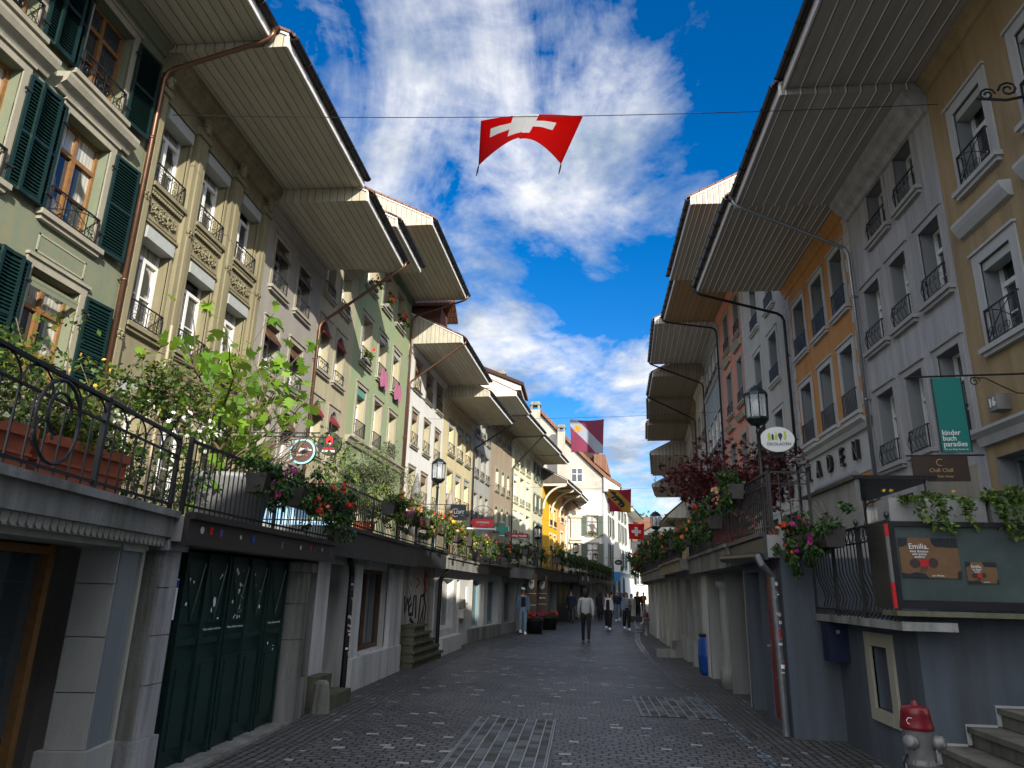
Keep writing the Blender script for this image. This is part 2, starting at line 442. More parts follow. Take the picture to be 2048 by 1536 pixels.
def downpipe(root, x, ov, zg, ztop, zbot, mat=None, name='downpipe', ddx=0, xs=None):
    mat = mat or M_GUT; mb = MB(); xs = x if xs is None else xs
    p = [(x, ov+.04, zg), (x, ov+.02, zg-.14), (x, ov-.06, zg-.24), (x+(xs-x)*.1, ov-.2, zg-.30)]
    p += [(xs, .34, ztop+.10), (xs, .20, ztop), (xs, .13, ztop-.16), (xs, .12, zbot)]
    mb.tube(mat, p, .05, 8)
    for i in range(3):
        z = zbot+(ztop-zbot)*(i+.5)/3; mb.tube(mat, [(xs, .12, z-.03), (xs, .12, z+.03)], .062, 8); mb.box(mat, xs-.015, xs+.015, 0, .12, z-.01, z+.01)
    mb.tube(mat, [(x, ov+.04, zg-.02), (x, ov+.04, zg+.08)], [.06, .10], 8)
    mb.build(name, root, True)
def house(side, P, Q, name, label, cols, rows, zt, ze, ov, wmat, st, soffit, slope=.5, dep=9.0, extra=None,
          gutter=M_GUT, cornice=None, pipes=(), colrows=None, shop=None, seed=0, eave_ext=(0,0), fascia=M_WHITE, base=0, group=None):
    M, L, sx = frame(side, P, Q)
    root = thing(name, label, 'house', M, group); rnd = random.Random(seed+5)
    ops = []; wins = []
    for ri, (z0, z1) in enumerate(rows):
        cc = colrows[ri] if colrows and colrows.get(ri) else cols
        for s0, s1 in cc:
            a, b = sorted((sx(s0), sx(s1))); ops.append((a, b, z0, z1)); wins.append(((a+b)/2, z0, b-a, z1-z0, ri))
    if shop:
        for s0, s1, z0, z1 in shop:
            a, b = sorted((sx(s0), sx(s1))); ops.append((a, b, z0, z1))
    mb = MB(); e = .004
    wall_grid(mb, wmat, e, L-e, base, ze, ops, st.get('depth', .3), st.get('reveal', wmat))
    for x in (e, L-e): mb.poly(wmat, [(x,0,base),(x,-dep,base),(x,-dep,ze),(x,0,ze)])
    mb.poly(wmat, [(e,-dep,base),(L-e,-dep,base),(L-e,-dep,ze),(e,-dep,ze)])
    mb.build('wall', root)
    # eave box with boarded soffit and end cheeks
    x0, x1 = .01-eave_ext[0], L-.01+eave_ext[1]
    rd = dep*.62; zr = ze+.26+(ov+rd)*slope
    mb = MB(); mb.prism(soffit, [(ov, ze), (ov, ze+.26), (-rd, zr), (-dep-.3, ze+.1), (-dep-.3, ze)], 'x', x0, x1)
    mb.box(fascia, x0-.01, x1+.01, ov, ov+.03, ze-.03, ze+.24)
    for xx in (x0-.025, x1+.003): mb.box(fascia, xx, xx+.022, ov-.02, ov+.02, ze-.02, ze+.24)
    for xx in (x0-.03, x1+.002):
        mb.prism(fascia, [(ov+.02, ze+.24), (ov+.02, ze+.34), (-rd, zr+.10), (-rd, zr-.02)], 'x', xx, xx+.028)
    mb.build('eave', root)
    mb = MB(); mb.prism(M_TILE, [(ov+.10, ze+.27), (ov+.10, ze+.33), (-rd, zr+.15), (-dep-.5, ze+.2), (-dep-.5, ze+.12), (-rd, zr+.02)], 'x', x0-.06, x1+.06)
    n = int((x1-x0)/.21)
    for i in range(n):
        x = x0+(x1-x0)*(i+.5)/n; mb.box(M_TILE, x-.08, x+.08, ov+.09, ov+.13, ze+.28, ze+.345)
    mb.build('roof', root)
    mb = MB(); g = []
    for i in range(7): a = pi+pi*i/6; g.append((ov+.12+.085*cos(a), ze+.24+.085*sin(a)))
    for i in range(6, -1, -1): a = pi+pi*i/6; g.append((ov+.12+.072*cos(a), ze+.24+.072*sin(a)))
    mb.prism(gutter, g, 'x', x0, x1)
    n = max(2, int(L/.7))
    for i in range(n+1):
        x = x0+.02+(x1-x0-.04)*i/n
        mb.tube(gutter, [(x, ov+.12+.095*cos(pi+pi*k/6), ze+.24+.095*sin(pi+pi*k/6)) for k in range(7)], .012, 4)
    mb.build('gutter', root)
    cm = cornice or wmat
    mb = MB(); mb.prism(cm, [(0, ze-.32), (.05, ze-.30), (.08, ze-.16), (.16, ze-.08), (.16, ze-.003), (0, ze-.003)], 'x', e, L-e)
    mb.build('cornice', root)
    for p in pipes:
        downpipe(root, sx(p['s']), ov+.08, ze+.16, ze-p.get('drop', 1.1), p.get('zb', zt), p.get('mat'), xs=sx(p.get('s2', p['s'])))
    for cx, z0, w, h, ri in wins:
        s2 = dict(st)
        if st.get('rowst') and ri in st['rowst']: s2.update(st['rowst'][ri]); s2['key'] = st['key']+str(ri)
        window(root, cx, z0, w, h, s2, rnd)
    if shop:
        for s0, s1, z0, z1 in shop:
            a, b = sorted((sx(s0), sx(s1))); shopwin(root, a, b, z0, z1, st.get('depth', .3), st.get('shopframe', M_GREY))
    if extra: extra(root, L, sx)
    return root
def shopwin(root, a, b, z0, z1, dp, fm, nd=None, glassm=None, name='shop_window'):
    mb = MB(); nd = nd or max(1, round((b-a)/1.1)); t = .05
    mb.box(fm, a, b, -dp, -dp+.07, z0, z0+t*1.5); mb.box(fm, a, b, -dp, -dp+.07, z1-t*1.3, z1)
    for i in range(nd+1):
        x = a+(b-a)*i/nd; x = min(max(x, a+t/2), b-t/2); mb.box(fm, x-t/2, x+t/2, -dp, -dp+.065, z0+t*1.5, z1-t*1.3)
    o = mb.build(name, root)
    mb = MB(); mb.box(glassm or M_GLB, a, b, -dp-.02, -dp+.01, z0, z1); mb.build('pane', o)
def quoins(root, x0, x1, z0, z1, mat, h=.36, y=.018):
    mb = MB(); z = z0; i = 0
    while z < z1:
        zz = min(z+h, z1); k = .0 if i % 2 else .09
        a, b = (x0, x1-k) if x0 < x1 else (x1+k, x0)
        mb.box(mat, a, b, -.01, y, z+.008, zz-.008); z += h; i += 1
    mb.build('quoins', root)
def band(root, L, z0, z1, mat, y=.12, name='string_course', x0=.01, x1=None):
    x1 = L-.01 if x1 is None else x1
    mb = MB(); mb.prism(mat, [(0, z0), (y*.4, z0), (y*.6, (z0+z1)/2), (y, z1-.05), (y, z1), (0, z1)], 'x', x0, x1); mb.build(name, root)

LP = [(-8.6,3.0),(-8.6,11.26),(-8.6,16.49),(-8.64,20.77),(-8.62,24.34),(-8.44,31.86),(-8.06,39.32),(-7.40,46.65),(-6.90,52.12),(-5.96,59.06),(-4.75,66.97),(-4.06,71.92),(-2.69,80.82),(-1.64,88.75)]
RP = [(7.0,6.6),(7.0,12.77),(7,17.27),(7,23.12),(7.02,29.67),(7.08,35.02),(7.49,42.01),(7.7,47),(8.25,52.98),(8.75,58.96),(9.9,70),(11,78)]
ZL, ZR = 2.45, 2.3
W1 = plaster('sage_green_render', (.155,.19,.135), stain=.9, c2=(.22,.20,.12))
W2 = plaster('olive_sandstone', (.255,.225,.14), stain=1.0)
W3 = plaster('grey_roughcast', (.30,.28,.25), grain=38, bmp=.9, stain=.3)
W4 = plaster('cream_render_old', (.40,.36,.24), stain=.8)
W5 = plaster('light_green_render', (.24,.31,.19), stain=.7, c2=(.34,.32,.16))
W6 = plaster('white_render', (.68,.68,.66), stain=.6, c2=(.5,.5,.47))
W7 = plaster('pale_yellow_render', (.58,.50,.30), stain=.6)
W8 = plaster('mid_grey_render', (.36,.36,.35), stain=.8)
W9 = plaster('brown_roughcast', (.33,.265,.19), grain=40, stain=.7, bmp=.7)
W10 = plaster('cream_yellow_render', (.68,.66,.48), stain=.4)
W11 = plaster('greenish_cream_render', (.55,.56,.40), stain=.5)
W12 = plaster('vivid_yellow_render', (.72,.38,.015), stain=.25)
W13 = plaster('salmon_render', (.72,.36,.18), stain=.3)
W14 = plaster('bright_white_render', (.66,.66,.625), stain=.25, c2=(.6,.6,.55))
V1 = plaster('ochre_roughcast', (.36,.27,.15), grain=34, bmp=1.0, stain=1.0)
V2 = plaster('pale_grey_roughcast', (.43,.435,.45), grain=42, bmp=.9, stain=.9, c2=(.22,.22,.22))
V3 = plaster('orange_render', (.50,.245,.085), stain=.8)
V4 = plaster('warm_grey_render', (.44,.44,.41), stain=.7)
V5 = plaster('rose_render', (.56,.25,.18), stain=.4)
V6 = plaster('blue_grey_render', (.28,.32,.34), stain=.5)
V7 = plaster('dark_timber_render', (.20,.16,.11), stain=.6)
TG = plaster('painted_grey_trim', (.44,.45,.45), grain=80, stain=.4, bmp=.1)
M_BLG = paint('grey_blind_box', (.36,.38,.36), .5)
M_REV = plaster('grey_reveal', (.20,.215,.225), grain=80, stain=.2, bmp=.1)
M_AWG = paint('green_striped_blind', (.10,.25,.20), .7)
M_PINK = paint('pink_cloth', (.30,.10,.17), .8)

# -- left 1
def ex1(root, L, sx):
    for cx in (sx(6.8), sx(4.7)):   # pediments and sunk panels between floors
        mb = MB(); mb.prism(M_STONE, [(0, 9.42), (.06, 9.42), (.10, 9.50), (.20, 9.56), (.24, 9.66), (.24, 9.72), (0, 9.74)], 'x', cx-.95, cx+.95)
        mb.build('window_hood', root)
        mb = MB(); z0, z1 = 6.66, 6.98
        for a, b, c, d in ((cx-.55, cx+.55, z0, z0+.03), (cx-.55, cx+.55, z1-.03, z1), (cx-.55, cx-.52, z0, z1), (cx+.52, cx+.55, z0, z1)): mb.box(M_STONE, a, b, -.01, .012, c, d)
        mb.build('sunk_panel', root)
    band(root, L, 9.0-2.9, 6.24-.0, W1, .02)
house('L', LP[0], LP[1], 'town_house', 'sage green house with dark green louvred shutters, nearest on the left side', [(6.25,7.35),(4.15,5.25),(2.0,3.1)],
      [(9.98,11.75),(7.32,9.24),(4.5,6.40)], ZL, 12.42, 2.25, W1,
      dict(key='h1', trim=M_STONE, tw=.14, frame=M_WOOD, rail='arc', rh=.5, depth=.26, shut=M_SHUT, tz=.72, curt=.5),
      M_SOFL, slope=.5, extra=ex1, pipes=[dict(s=8.15, s2=8.2, drop=.75, mat=M_COPPER)], shop=[(5.6,7.6,2.6,4.0)], seed=1)
# -- left 2 ornate
def acanthus(mb, m, x, z, y, w, h, rnd):
    """low-relief scrolling foliage panel"""
    for sg in (1, -1):
        for k in range(3):
            cx = x+sg*w*(.10+.28*k); r = h*(.30-.04*k); f = 1 if k % 2 else -1
            pts = [(cx+sg*r*(1-.8*t/10)*cos(t*.75*f), y, z+r*(1-.8*t/10)*sin(t*.75*f)) for t in range(11)]
            mb.tube(m, pts, [.022-.0012*t for t in range(11)], 5)
            for q in range(5):
                a = q*1.25; mb.lathe(m, [(.001,-.02),(.026,-.008),(.022,.012),(.001,.022)], (cx+r*1.15*cos(a), y, z+r*1.15*sin(a)), 6)
    mb.lathe(m, [(.001,-.05),(.05,-.02),(.05,.02),(.001,.05)], (x, y, z), 8)
def ex2(root, L, sx):
    mb = MB()
    for s0, s1 in ((.02,.24),(1.46,1.88),(3.17,3.62),(4.86,5.2)):
        a, b = sorted((sx(s0), sx(s1))); mb.box(W2, a, b, -.01, .10, ZL, 11.55)
        c = (a+b)/2; mb.box(W2, c-.07, c+.07, .1, .135, ZL+.4, 11.2)
        mb.box(W2, a-.04, b+.04, -.01, .16, 11.3, 11.42)
    mb.build('pilasters', root)
    mb = MB(); rn = random.Random(3)
    for s in (.12, 1.67, 3.39, 5.03):   # carved heads on the pilasters
        c = sx(s)
        mb.lathe(W2, [(.001,0),(.07,.03),(.10,.10),(.11,.2),(.09,.28),(.11,.34),(.06,.40),(.001,.42)], (c, .13, 11.45), 10)
        mb.lathe(W2, [(.001,0),(.03,.02),(.03,.06),(.001,.08)], (c, .25, 11.58), 6)
        for k in range(9):
            a = k*.7; mb.lathe(W2, [(.001,-.04),(.045,0),(.001,.04)], (c+.12*cos(a), .16, 11.62+.14*sin(a)), 6)
        mb.build('carved_head', root); mb = MB()
        for z in (8.95, 6.05):
            for k in range(6):
                a = k*pi/3; mb.lathe(W2, [(.001,-.05),(.05,0),(.001,.05)], (c+.075*cos(a), .13, z+.075*sin(a)), 6)
            mb.lathe(W2, [(.001,-.05),(.05,0),(.001,.05)], (c, .16, z), 6); mb.build('rosette', root); mb = MB()
    for (s0, s1), zs in (((.3,1.4), (8.9,)), ((1.95,3.1), (8.9,)), ((3.7,4.8), (8.9,))):
        a, b = sorted((sx(s0), sx(s1)))
        for z in zs:
            mb = MB(); mb.box(W2, a, b, -.01, .035, z+.24, z+.31)
            n = int((b-a)/.07)
            for i in range(n): mb.box(W2, a+(b-a)*i/n, a+(b-a)*i/n+.04, .03, .075, z+.24, z+.31)
            mb.box(W2, a, b, -.01, .05, z-.29, z-.25)
            acanthus(mb, W2, (a+b)/2, z-.02, .035, (b-a)*.5, .42, rn); mb.build('relief_panel', root)
    mb = MB(); mb.prism(W2, [(0,11.75),(.10,11.78),(.16,11.9),(.30,11.98),(.34,12.1),(.34,12.247),(0,12.247)], 'x', .02, L-.02)
    for i in range(26): x = .1+(L-.2)*i/25; mb.box(W2, x-.05, x+.05, .15, .33, 11.97, 12.06)
    mb.build('frieze', root)
house('L', LP[1], LP[2], 'town_house', 'olive sandstone house with carved pilasters, relief panels and white windows', [(.38,1.34),(1.98,3.02),(3.72,4.72)],
      [(9.38,11.2),(6.40,8.46),(3.2,5.3)], ZL, 12.25, 2.62, W2,
      dict(key='h2', trim=W2, tw=.06, frame=M_WHITE, rail='scroll', rh=.46, depth=.28, blind=(M_BLG,.26), bout=1, tz=.74, mull=0, curt=.4),
      M_SOFL, extra=ex2, seed=2)
house('L', LP[2], LP[3], 'town_house', 'narrow grey roughcast house with brown roller blinds beside the carved sandstone house', [(.68,1.58),(2.42,3.34)],
      [(9.65,11.12),(7.25,8.62),(4.6,6.5)], ZL, 11.85, 2.75, W3,
      dict(key='h3', trim=M_STONE, tw=.13, frame=M_WHITE, rail='scroll', rh=.46, depth=.3, awn=M_DWOOD, curt=.3),
      M_SOFL, pipes=[dict(s=4.1, s2=4.2, drop=1.9, mat=M_COPPER)], seed=3, shop=[(.5,1.8,2.6,4.3),(2.3,3.6,2.6,4.3)])
house('L', LP[3], LP[4], 'town_house', 'narrow cream house with red blinds under arched window heads', [(.3,1.12),(1.85,2.68)],
      [(11.2,12.7),(8.5,10.25),(5.75,7.5)], ZL, 13.43, 2.4, W4,
      dict(key='h4', trim=M_STONE, tw=.14, frame=M_WHITE, rail='bow', rh=.4, depth=.3, rowst={1:dict(arch=.3, awn=M_REDC), 2:dict(arch=.3, awn=M_REDC)}),
      M_SOFL, seed=4, shop=[(.3,3.2,2.6,4.5)])
def ex5(root, L, sx):
    band(root, L, 6.75, 7.0, M_STONE, .22)
    for i, (s, z) in enumerate(((3.5,10.15),(5.6,10.15))):
        mb = MB(); a = sx(s)
        for k in range(8):
            for j in range(8):
                def P(u, v): return (a-.42+.84*u, .18+.05*sin(u*9+v*3), z+.42-.75*v-.15*abs(u-.5)+.03*sin(u*14))
                mb.poly(M_PINK, [P(k/8, j/8), P((k+1)/8, j/8), P((k+1)/8, (j+1)/8), P(k/8, (j+1)/8)])
        mb.build('pink_cloth', root)
house('L', LP[4], LP[5], 'town_house', 'tall light green house with red geraniums and pink cloths at its windows', [(.85,1.9),(2.98,4.0),(5.08,6.15)],
      [(13.32,14.9),(10.12,12.05),(7.15,9.1)], ZL, 15.45, 2.75, W5,
      dict(key='h5', trim=M_STONE, tw=.15, frame=M_WHITE, rail='bars', rh=.62, depth=.34, reveal=W4, awn=None, blind=(M_AWG,.3), curt=.4, rowst={0:dict(rail=None, blind=None), 1:dict(blind=(M_BLG,.22))}),
      M_SOFL, extra=ex5, pipes=[dict(s=7.3, s2=7.42, drop=.9, mat=M_COPPER)], seed=5, shop=[(.5,2.2,2.6,4.6),(2.9,4.6,2.6,4.6),(5.2,6.8,2.6,4.6)], cornice=plaster('green_cornice', (.10,.13,.10)))
house('L', LP[5], LP[6], 'town_house', 'white rendered house with grey stone window surrounds left of the yellow one', [(1.2,2.2),(3.42,4.5),(5.68,6.75)],
      [(11.3,12.65),(8.45,10.12),(5.8,7.28)], ZL, 13.2, 2.65, W6,
      dict(key='h6', trim=M_STONE, tw=.14, frame=M_WHITE, rail='x', rh=.6, depth=.34, reveal=W4, blind=(paint('brown_blind',(.20,.13,.09),.7),.35), curt=.3),
      M_SOFL, pipes=[dict(s=.25, s2=.12, drop=1.9, mat=M_COPPER)], seed=6, shop=[(.8,2.8,2.7,4.4),(3.4,6.6,2.7,4.4)])
house('L', LP[6], LP[7], 'town_house', 'pale yellow rendered house with bracket hood behind the left street lamp', [(1.2,2.4),(3.2,4.4),(5.3,6.5)],
      [(9.45,11.4),(6.4,8.4),(3.6,5.2)], ZL, 12.5, 2.7, W7,
      dict(key='h7', trim=M_STONE, tw=.14, frame=M_WHITE, rail='x', rh=.6, depth=.32, near=False, blind=(M_BLG,.3)),
      M_SOFL, pipes=[dict(s=7.1, s2=7.25, drop=1.6)], seed=7)
house('L', LP[7], LP[8], 'town_house', 'mid grey house with paired stone windows above the red oval sign', [(.6,1.55),(2.3,3.25),(4.0,5.0)],
      [(12.0,13.5),(9.2,11.0),(6.2,8.0),(3.3,5.1)], ZL, 14.55, 2.9, W8, dict(key='h8', trim=M_STONE, tw=.16, frame=M_WHITE, rail='x', near=False, depth=.3),
      M_SOFW, seed=8)
house('L', LP[8], LP[9], 'town_house', 'brown roughcast house with slim arched windows above the green cross', [(1.6,2.5),(3.5,4.3),(5.3,6.15)],
      [(12.8,14.1),(9.1,10.8),(6.1,7.85),(3.3,4.9)], ZL, 14.42, 2.8, W9, dict(key='h9', trim=M_STONE, tw=.14, frame=M_CREAM, rail='x', rh=.45, near=False, depth=.36, reveal=W10, arch=.22),
      M_SOFL, pipes=[dict(s=6.7, s2=6.9, drop=2.6)], seed=9)
house('L', LP[9], LP[10], 'town_house', 'cream yellow house with broad triple windows on every floor', [(.75,2.1),(3.0,4.5),(5.4,6.9)],
      [(11.98,14.0),(8.98,11.3),(6.1,8.2),(3.3,5.3)], ZL, 14.27, 2.7, W10, dict(key='h10', trim=W10, tw=.18, frame=M_WHITE, rail='scroll', rh=.45, near=False, depth=.3, blind=(M_WHITE,.5)),
      M_SOFL, seed=10)
house('L', LP[10], LP[11], 'town_house', 'greenish cream house with grey green shutters left of the bright yellow house', [(.9,1.9),(3.0,4.1)],
      [(11.98,13.7),(9.0,10.7),(6.1,8.0),(3.3,5.2)], ZL, 14.2, 2.6, W11, dict(key='h11', trim=M_STONE, tw=.14, frame=M_WHITE, rail='x', rh=.45, near=False, depth=.25, shut=M_SHUTG, shw=.45, sho=.03),
      M_SOFL, seed=11)
def ex12(root, L, sx):
    mb = MB()
    for x in (.15, L*.5, L-.15):   # curved timber brackets carrying the deep eave
        mb.tube(M_CREAM, [(x, .08+2.3*(1-cos(t*pi/16)), 9.7+2.3*sin(t*pi/16)) for t in range(9)], .11, 6)
        mb.box(M_CREAM, x-.09, x+.09, 0, 2.5, 12.02, 12.25); mb.build('eave_bracket', root); mb = MB()
house('L', LP[11], LP[12], 'town_house', 'vivid yellow house with curved white brackets under its eave', [(3.9,5.1),(6.1,7.5)],
      [(8.4,10.25),(5.7,7.45),(3.2,4.8)], ZL, 12.3, 2.6, W12, dict(key='h12', trim=W10, tw=.2, frame=M_WHITE, rail='bars', rh=.6, near=False, depth=.25), boards('dark_soffit', (.12,.10,.08), .25), extra=ex12, seed=12)
house('L', LP[12], LP[13], 'town_house', 'salmon orange house between the vivid yellow and the tall white gabled house', [(1.6,3.3),(4.8,6.4)],
      [(9.4,10.8),(6.6,8.2),(3.3,5.2)], ZL, 12.1, 2.6, W13, dict(key='h13', trim=W10, tw=.2, frame=M_CREAM, rail='bars', rh=.5, near=False, depth=.25), MATS['dark_soffit'], seed=13)

# -- right side
def x_r1(root, L, sx):
    band(root, L, 4.28, 4.55, TG, .22)
    mb = MB(); a = sx(5.35-.0)
    mb.box(M_STONE_D, a-.14, a+.14, 0, .22, 4.74, 5.0); n = mb.build('house_number', root)
    t = text_mesh('16', .2, M_WHITE, .006, bold=.004); q = MB(); q.add(t, T(a, .225, 4.87, pi)); q.build('digits', n)
    for s in (1.0, 3.0, 4.95):
        mb = MB(); mb.prism(TG, [(0, 8.06), (.08, 8.08), (.16, 8.2), (.2, 8.28), (.2, 8.34), (0, 8.36)], 'x', sx(s)-.78, sx(s)+.78); mb.build('window_hood', root)
R1ST = dict(key='r1', trim=TG, tw=.2, frame=M_WHITE, rail='arc', rh=.62, depth=.34, reveal=M_REV, curt=.2, blind=(M_BLG,.16))
house('R', RP[0], RP[1], 'town_house', 'ochre roughcast house number 16, nearest on the right side', [(4.47,5.38),(2.45,3.4),(.4,1.3)],
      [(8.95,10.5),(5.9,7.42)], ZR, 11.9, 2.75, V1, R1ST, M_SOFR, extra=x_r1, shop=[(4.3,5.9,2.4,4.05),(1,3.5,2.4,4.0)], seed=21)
def x_r2(root, L, sx):
    mb = MB(); mb.prism(V2, [(0,11.2),(.08,11.22),(.14,11.34),(.26,11.42),(.34,11.55),(.42,11.6),(.42,11.747),(0,11.747)], 'x', .02, L-.02); mb.build('moulded_cornice', root)
    mb = MB(); mb.box(M_STONE, .3, 2.6, 0, .03, 2.5, 4.05); mb.build('shop_surround', root)
house('R', RP[1], RP[2], 'town_house', 'pale grey roughcast house with scrolled window rails next to number 16', [(.25,1.1),(1.75,2.55),(3.15,4.05)],
      [(9.95,11.2),(7.45,9.0),(4.62,6.32)], ZR, 11.75, 2.85, V2,
      dict(key='r2', trim=M_STONE_G, tw=.14, frame=M_WHITE, rail='bow', rh=.5, depth=.34, reveal=M_REV), M_SOFR,
      colrows={0: [(.85,1.72),(2.35,3.25)]}, extra=x_r2, pipes=[dict(s=4.3, s2=4.42, drop=1.35, mat=M_ZINC)], shop=[(.5,2.4,2.6,3.7),(2.9,3.9,2.35,3.9)], seed=22)
def lettering(root, txt, xs, z, size, depth=.05):
    for ch, x in zip(txt, xs):
        mb = MB(); mb.add(text_mesh(ch, size, M_BLACK, depth, sx=.66, bold=.0), T(x, depth+.03, z, pi)); mb.build('letter', root)
def x_r3(root, L, sx):
    band(root, L, 5.72, 5.98, TG, .26)
    mb = MB(); mb.box(TG, .02, L-.02, -.005, .02, 4.72, 5.72); mb.build('fascia_board', root)
    lettering(root, 'LADEN', [4.8, 3.92, 2.95, 2.0, 1.0], 5.29, .72)
    quoins(root, 0.01, .42, 2.4, 11.5, TG); quoins(root, L-.01, L-.42, 2.4, 11.5, TG)
    mb = MB(); mb.tube(M_GREY, [(.5,.35,4.62),(3.4,.35,4.62)], .09, 10); mb.build('rolled_awning', root)
house('R', RP[2], RP[3], 'town_house', 'orange rendered house with white surrounds and shop fascia reading LADEN', [(.65,1.55),(2.3,3.25),(4.1,5.1)],
      [(9.12,10.85),(6.25,8.08)], ZR, 11.85, 2.95, V3,
      dict(key='r3', trim=TG, tw=.15, frame=M_WHITE, rail='bars', rh=.62, depth=.36, reveal=M_REV, near=True), M_SOFR2,
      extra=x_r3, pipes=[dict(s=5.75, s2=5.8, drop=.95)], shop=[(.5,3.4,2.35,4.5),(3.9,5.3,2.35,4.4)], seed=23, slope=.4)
def x_r4(root, L, sx):
    band(root, L, 5.35, 5.75, TG, .24)
    mb = MB(); mb.box(TG, .02, L-.02, -.005, .02, 4.55, 5.35); mb.build('fascia_board', root)
    lettering(root, 'ÖKO', [3.3, 2.15, 1.0], 5.06, .70)
    quoins(root, L-.01, L-.42, 2.4, 15, TG); quoins(root, .01, .35, 2.4, 15, TG)
house('R', RP[3], RP[4], 'town_house', 'tall warm grey house with shop letters ÖKO left of the orange house', [(1.45,2.5),(3.8,4.85)],
      [(12.05,13.9),(9.18,11.0),(6.2,8.05)], ZR, 15.35, 3.0, V4,
      dict(key='r4', trim=TG, tw=.15, frame=M_WHITE, rail='bars', rh=.55, depth=.34, reveal=M_REV), M_SOFR2, extra=x_r4, shop=[(.6,2.6,2.35,4.4),(3.2,5.6,2.35,4.4)], seed=24)
def x_r5(root, L, sx):
    for s in (.95, 3.4):
        for z in (9.1, 12.35):
            mb = MB(); mb.prism(M_STONE, [(0,z),(.12,z),(.2,z+.15),(.25,z+.22),(0,z+.25)], 'x', s-.75, s+.75); mb.build('window_hood', root)
house('R', RP[4], RP[5], 'town_house', 'rose pink rendered house with stone hoods above its windows', [(.45,1.45),(2.85,3.95)],
      [(13.05,14.9),(9.85,11.9),(6.45,8.45)], ZR, 15.45, 2.75, V5, dict(key='r5', trim=M_STONE, tw=.17, frame=M_WHITE, rail='x', rh=.55, depth=.34, reveal=M_REV, near=False),
      M_SOFB, extra=x_r5, pipes=[dict(s=5.1, s2=5.2, drop=.55)], shop=[(.6,4.6,2.4,4.4)], seed=25)
house('R', RP[5], RP[6], 'town_house', 'blue grey house with broad white window rows behind the red maple', [(.5,1.9),(2.2,3.6),(3.9,5.3),(5.6,6.6)],
      [(12.85,14.6),(8.95,11.0),(5.6,7.6)], ZR, 15.4, 3.2, V6, dict(key='r6', trim=TG, tw=.08, frame=M_WHITE, rail='x', rh=.5, depth=.12, near=False, curt=.8),
      M_SOFR, pipes=[dict(s=6.7, s2=6.8, drop=1.4)], seed=26)
house('R', RP[6], RP[7], 'town_house', 'narrow grey timbered house under dark boarded eaves on the right', [(.9,1.9),(3.0,4.0)],
      [(11.0,12.7),(8.0,9.8),(5,6.8)], ZR, 14.6, 3.1, V4, dict(key='r7', trim=M_STONE, tw=.15, frame=M_WHITE, rail='x', near=False, depth=.3), boards('old_grey_brown_boards', (.27,.23,.17), .22, 'Y', .07), pipes=[dict(s=4.7, s2=4.8, drop=1.6)], seed=27)
house('R', RP[7], RP[8], 'town_house', 'ochre brown house under the patched boarded eave on the right', [(.9,2.0),(3.4,4.5)],
      [(10.6,12.2),(7.8,9.5),(5,6.6)], ZR, 14.4, 3.1, V7, dict(key='r8', trim=M_STONE, tw=.15, frame=M_CREAM, rail='x', near=False, depth=.3), MATS['old_grey_brown_boards'], seed=28)
house('R', RP[8], RP[9], 'town_house', 'dim brown house beyond the patched eave, half hidden by the maple', [(.9,2.0),(3.4,4.5)],
      [(10.6,12.2),(7.8,9.5),(5,6.6)], ZR, 14.1, 3.2, V4, dict(key='r9', trim=M_STONE, tw=.15, frame=M_CREAM, near=False, depth=.3), MATS['old_grey_brown_boards'], seed=29)
house('R', RP[9], RP[10], 'town_house', 'far right house whose projecting eave stands just above the lowest one', [(.9,2.0),(3.4,4.5),(6.5,8)],
      [(9.6,11),(7,8.5),(4.4,6)], ZR, 12.9, 2.9, V4, dict(key='r10', trim=M_STONE, tw=.15, frame=M_CREAM, near=False, depth=.3), M_SOFR, seed=30)
house('R', RP[10], RP[11], 'town_house', 'farthest of the deep eaved houses on the right, with the lowest eave', [(.9,2.0),(3.4,4.5),(6,7)],
      [(8.6,10),(6,7.5)], ZR, 11.8, 2.9, V4, dict(key='r11', trim=M_STONE, tw=.15, frame=M_CREAM, near=False, depth=.3), M_SOFR, seed=31)
# ------------------------------------------------------------------ ground and street
M_SETT = bricks('dark_porphyry_setts', (.050,.048,.046), (.130,.127,.122), (.010,.010,.010), .155, .105, .012, rough=.50, bmp=.7, dist=.22, light=(.30,.30,.29))
M_SETT2 = bricks('pavement_setts', (.055,.054,.052), (.125,.122,.118), (.015,.015,.015), .13, .10, .012, rough=.6, bmp=.7, dist=.1, rot=(0,0,radians(90)), light=(.2,.2,.2))
M_GRND = plaster('distant_ground', (.10,.10,.09), stain=.4)
mb = MB(); n = 1500
mb.poly(M_GRND, [(-n,-n,-.02),(n,-n,-.02),(n,n,-.02),(-n,n,-.02)])
tag(mb.build('ground'), kind='structure')
CL = [(-30,.0),(0,0),(20,0),(32,.1),(45,.9),(60,2.5),(80,5.2),(110,9.5)]
mb = MB()
for (y0, x0), (y1, x1) in zip(CL, CL[1:]):
    mb.poly(M_SETT, [(x0-6,y0,0),(x0+6,y0,0),(x1+6,y1,0),(x1-6,y1,0)])
tag(mb.build('street'), kind='structure')
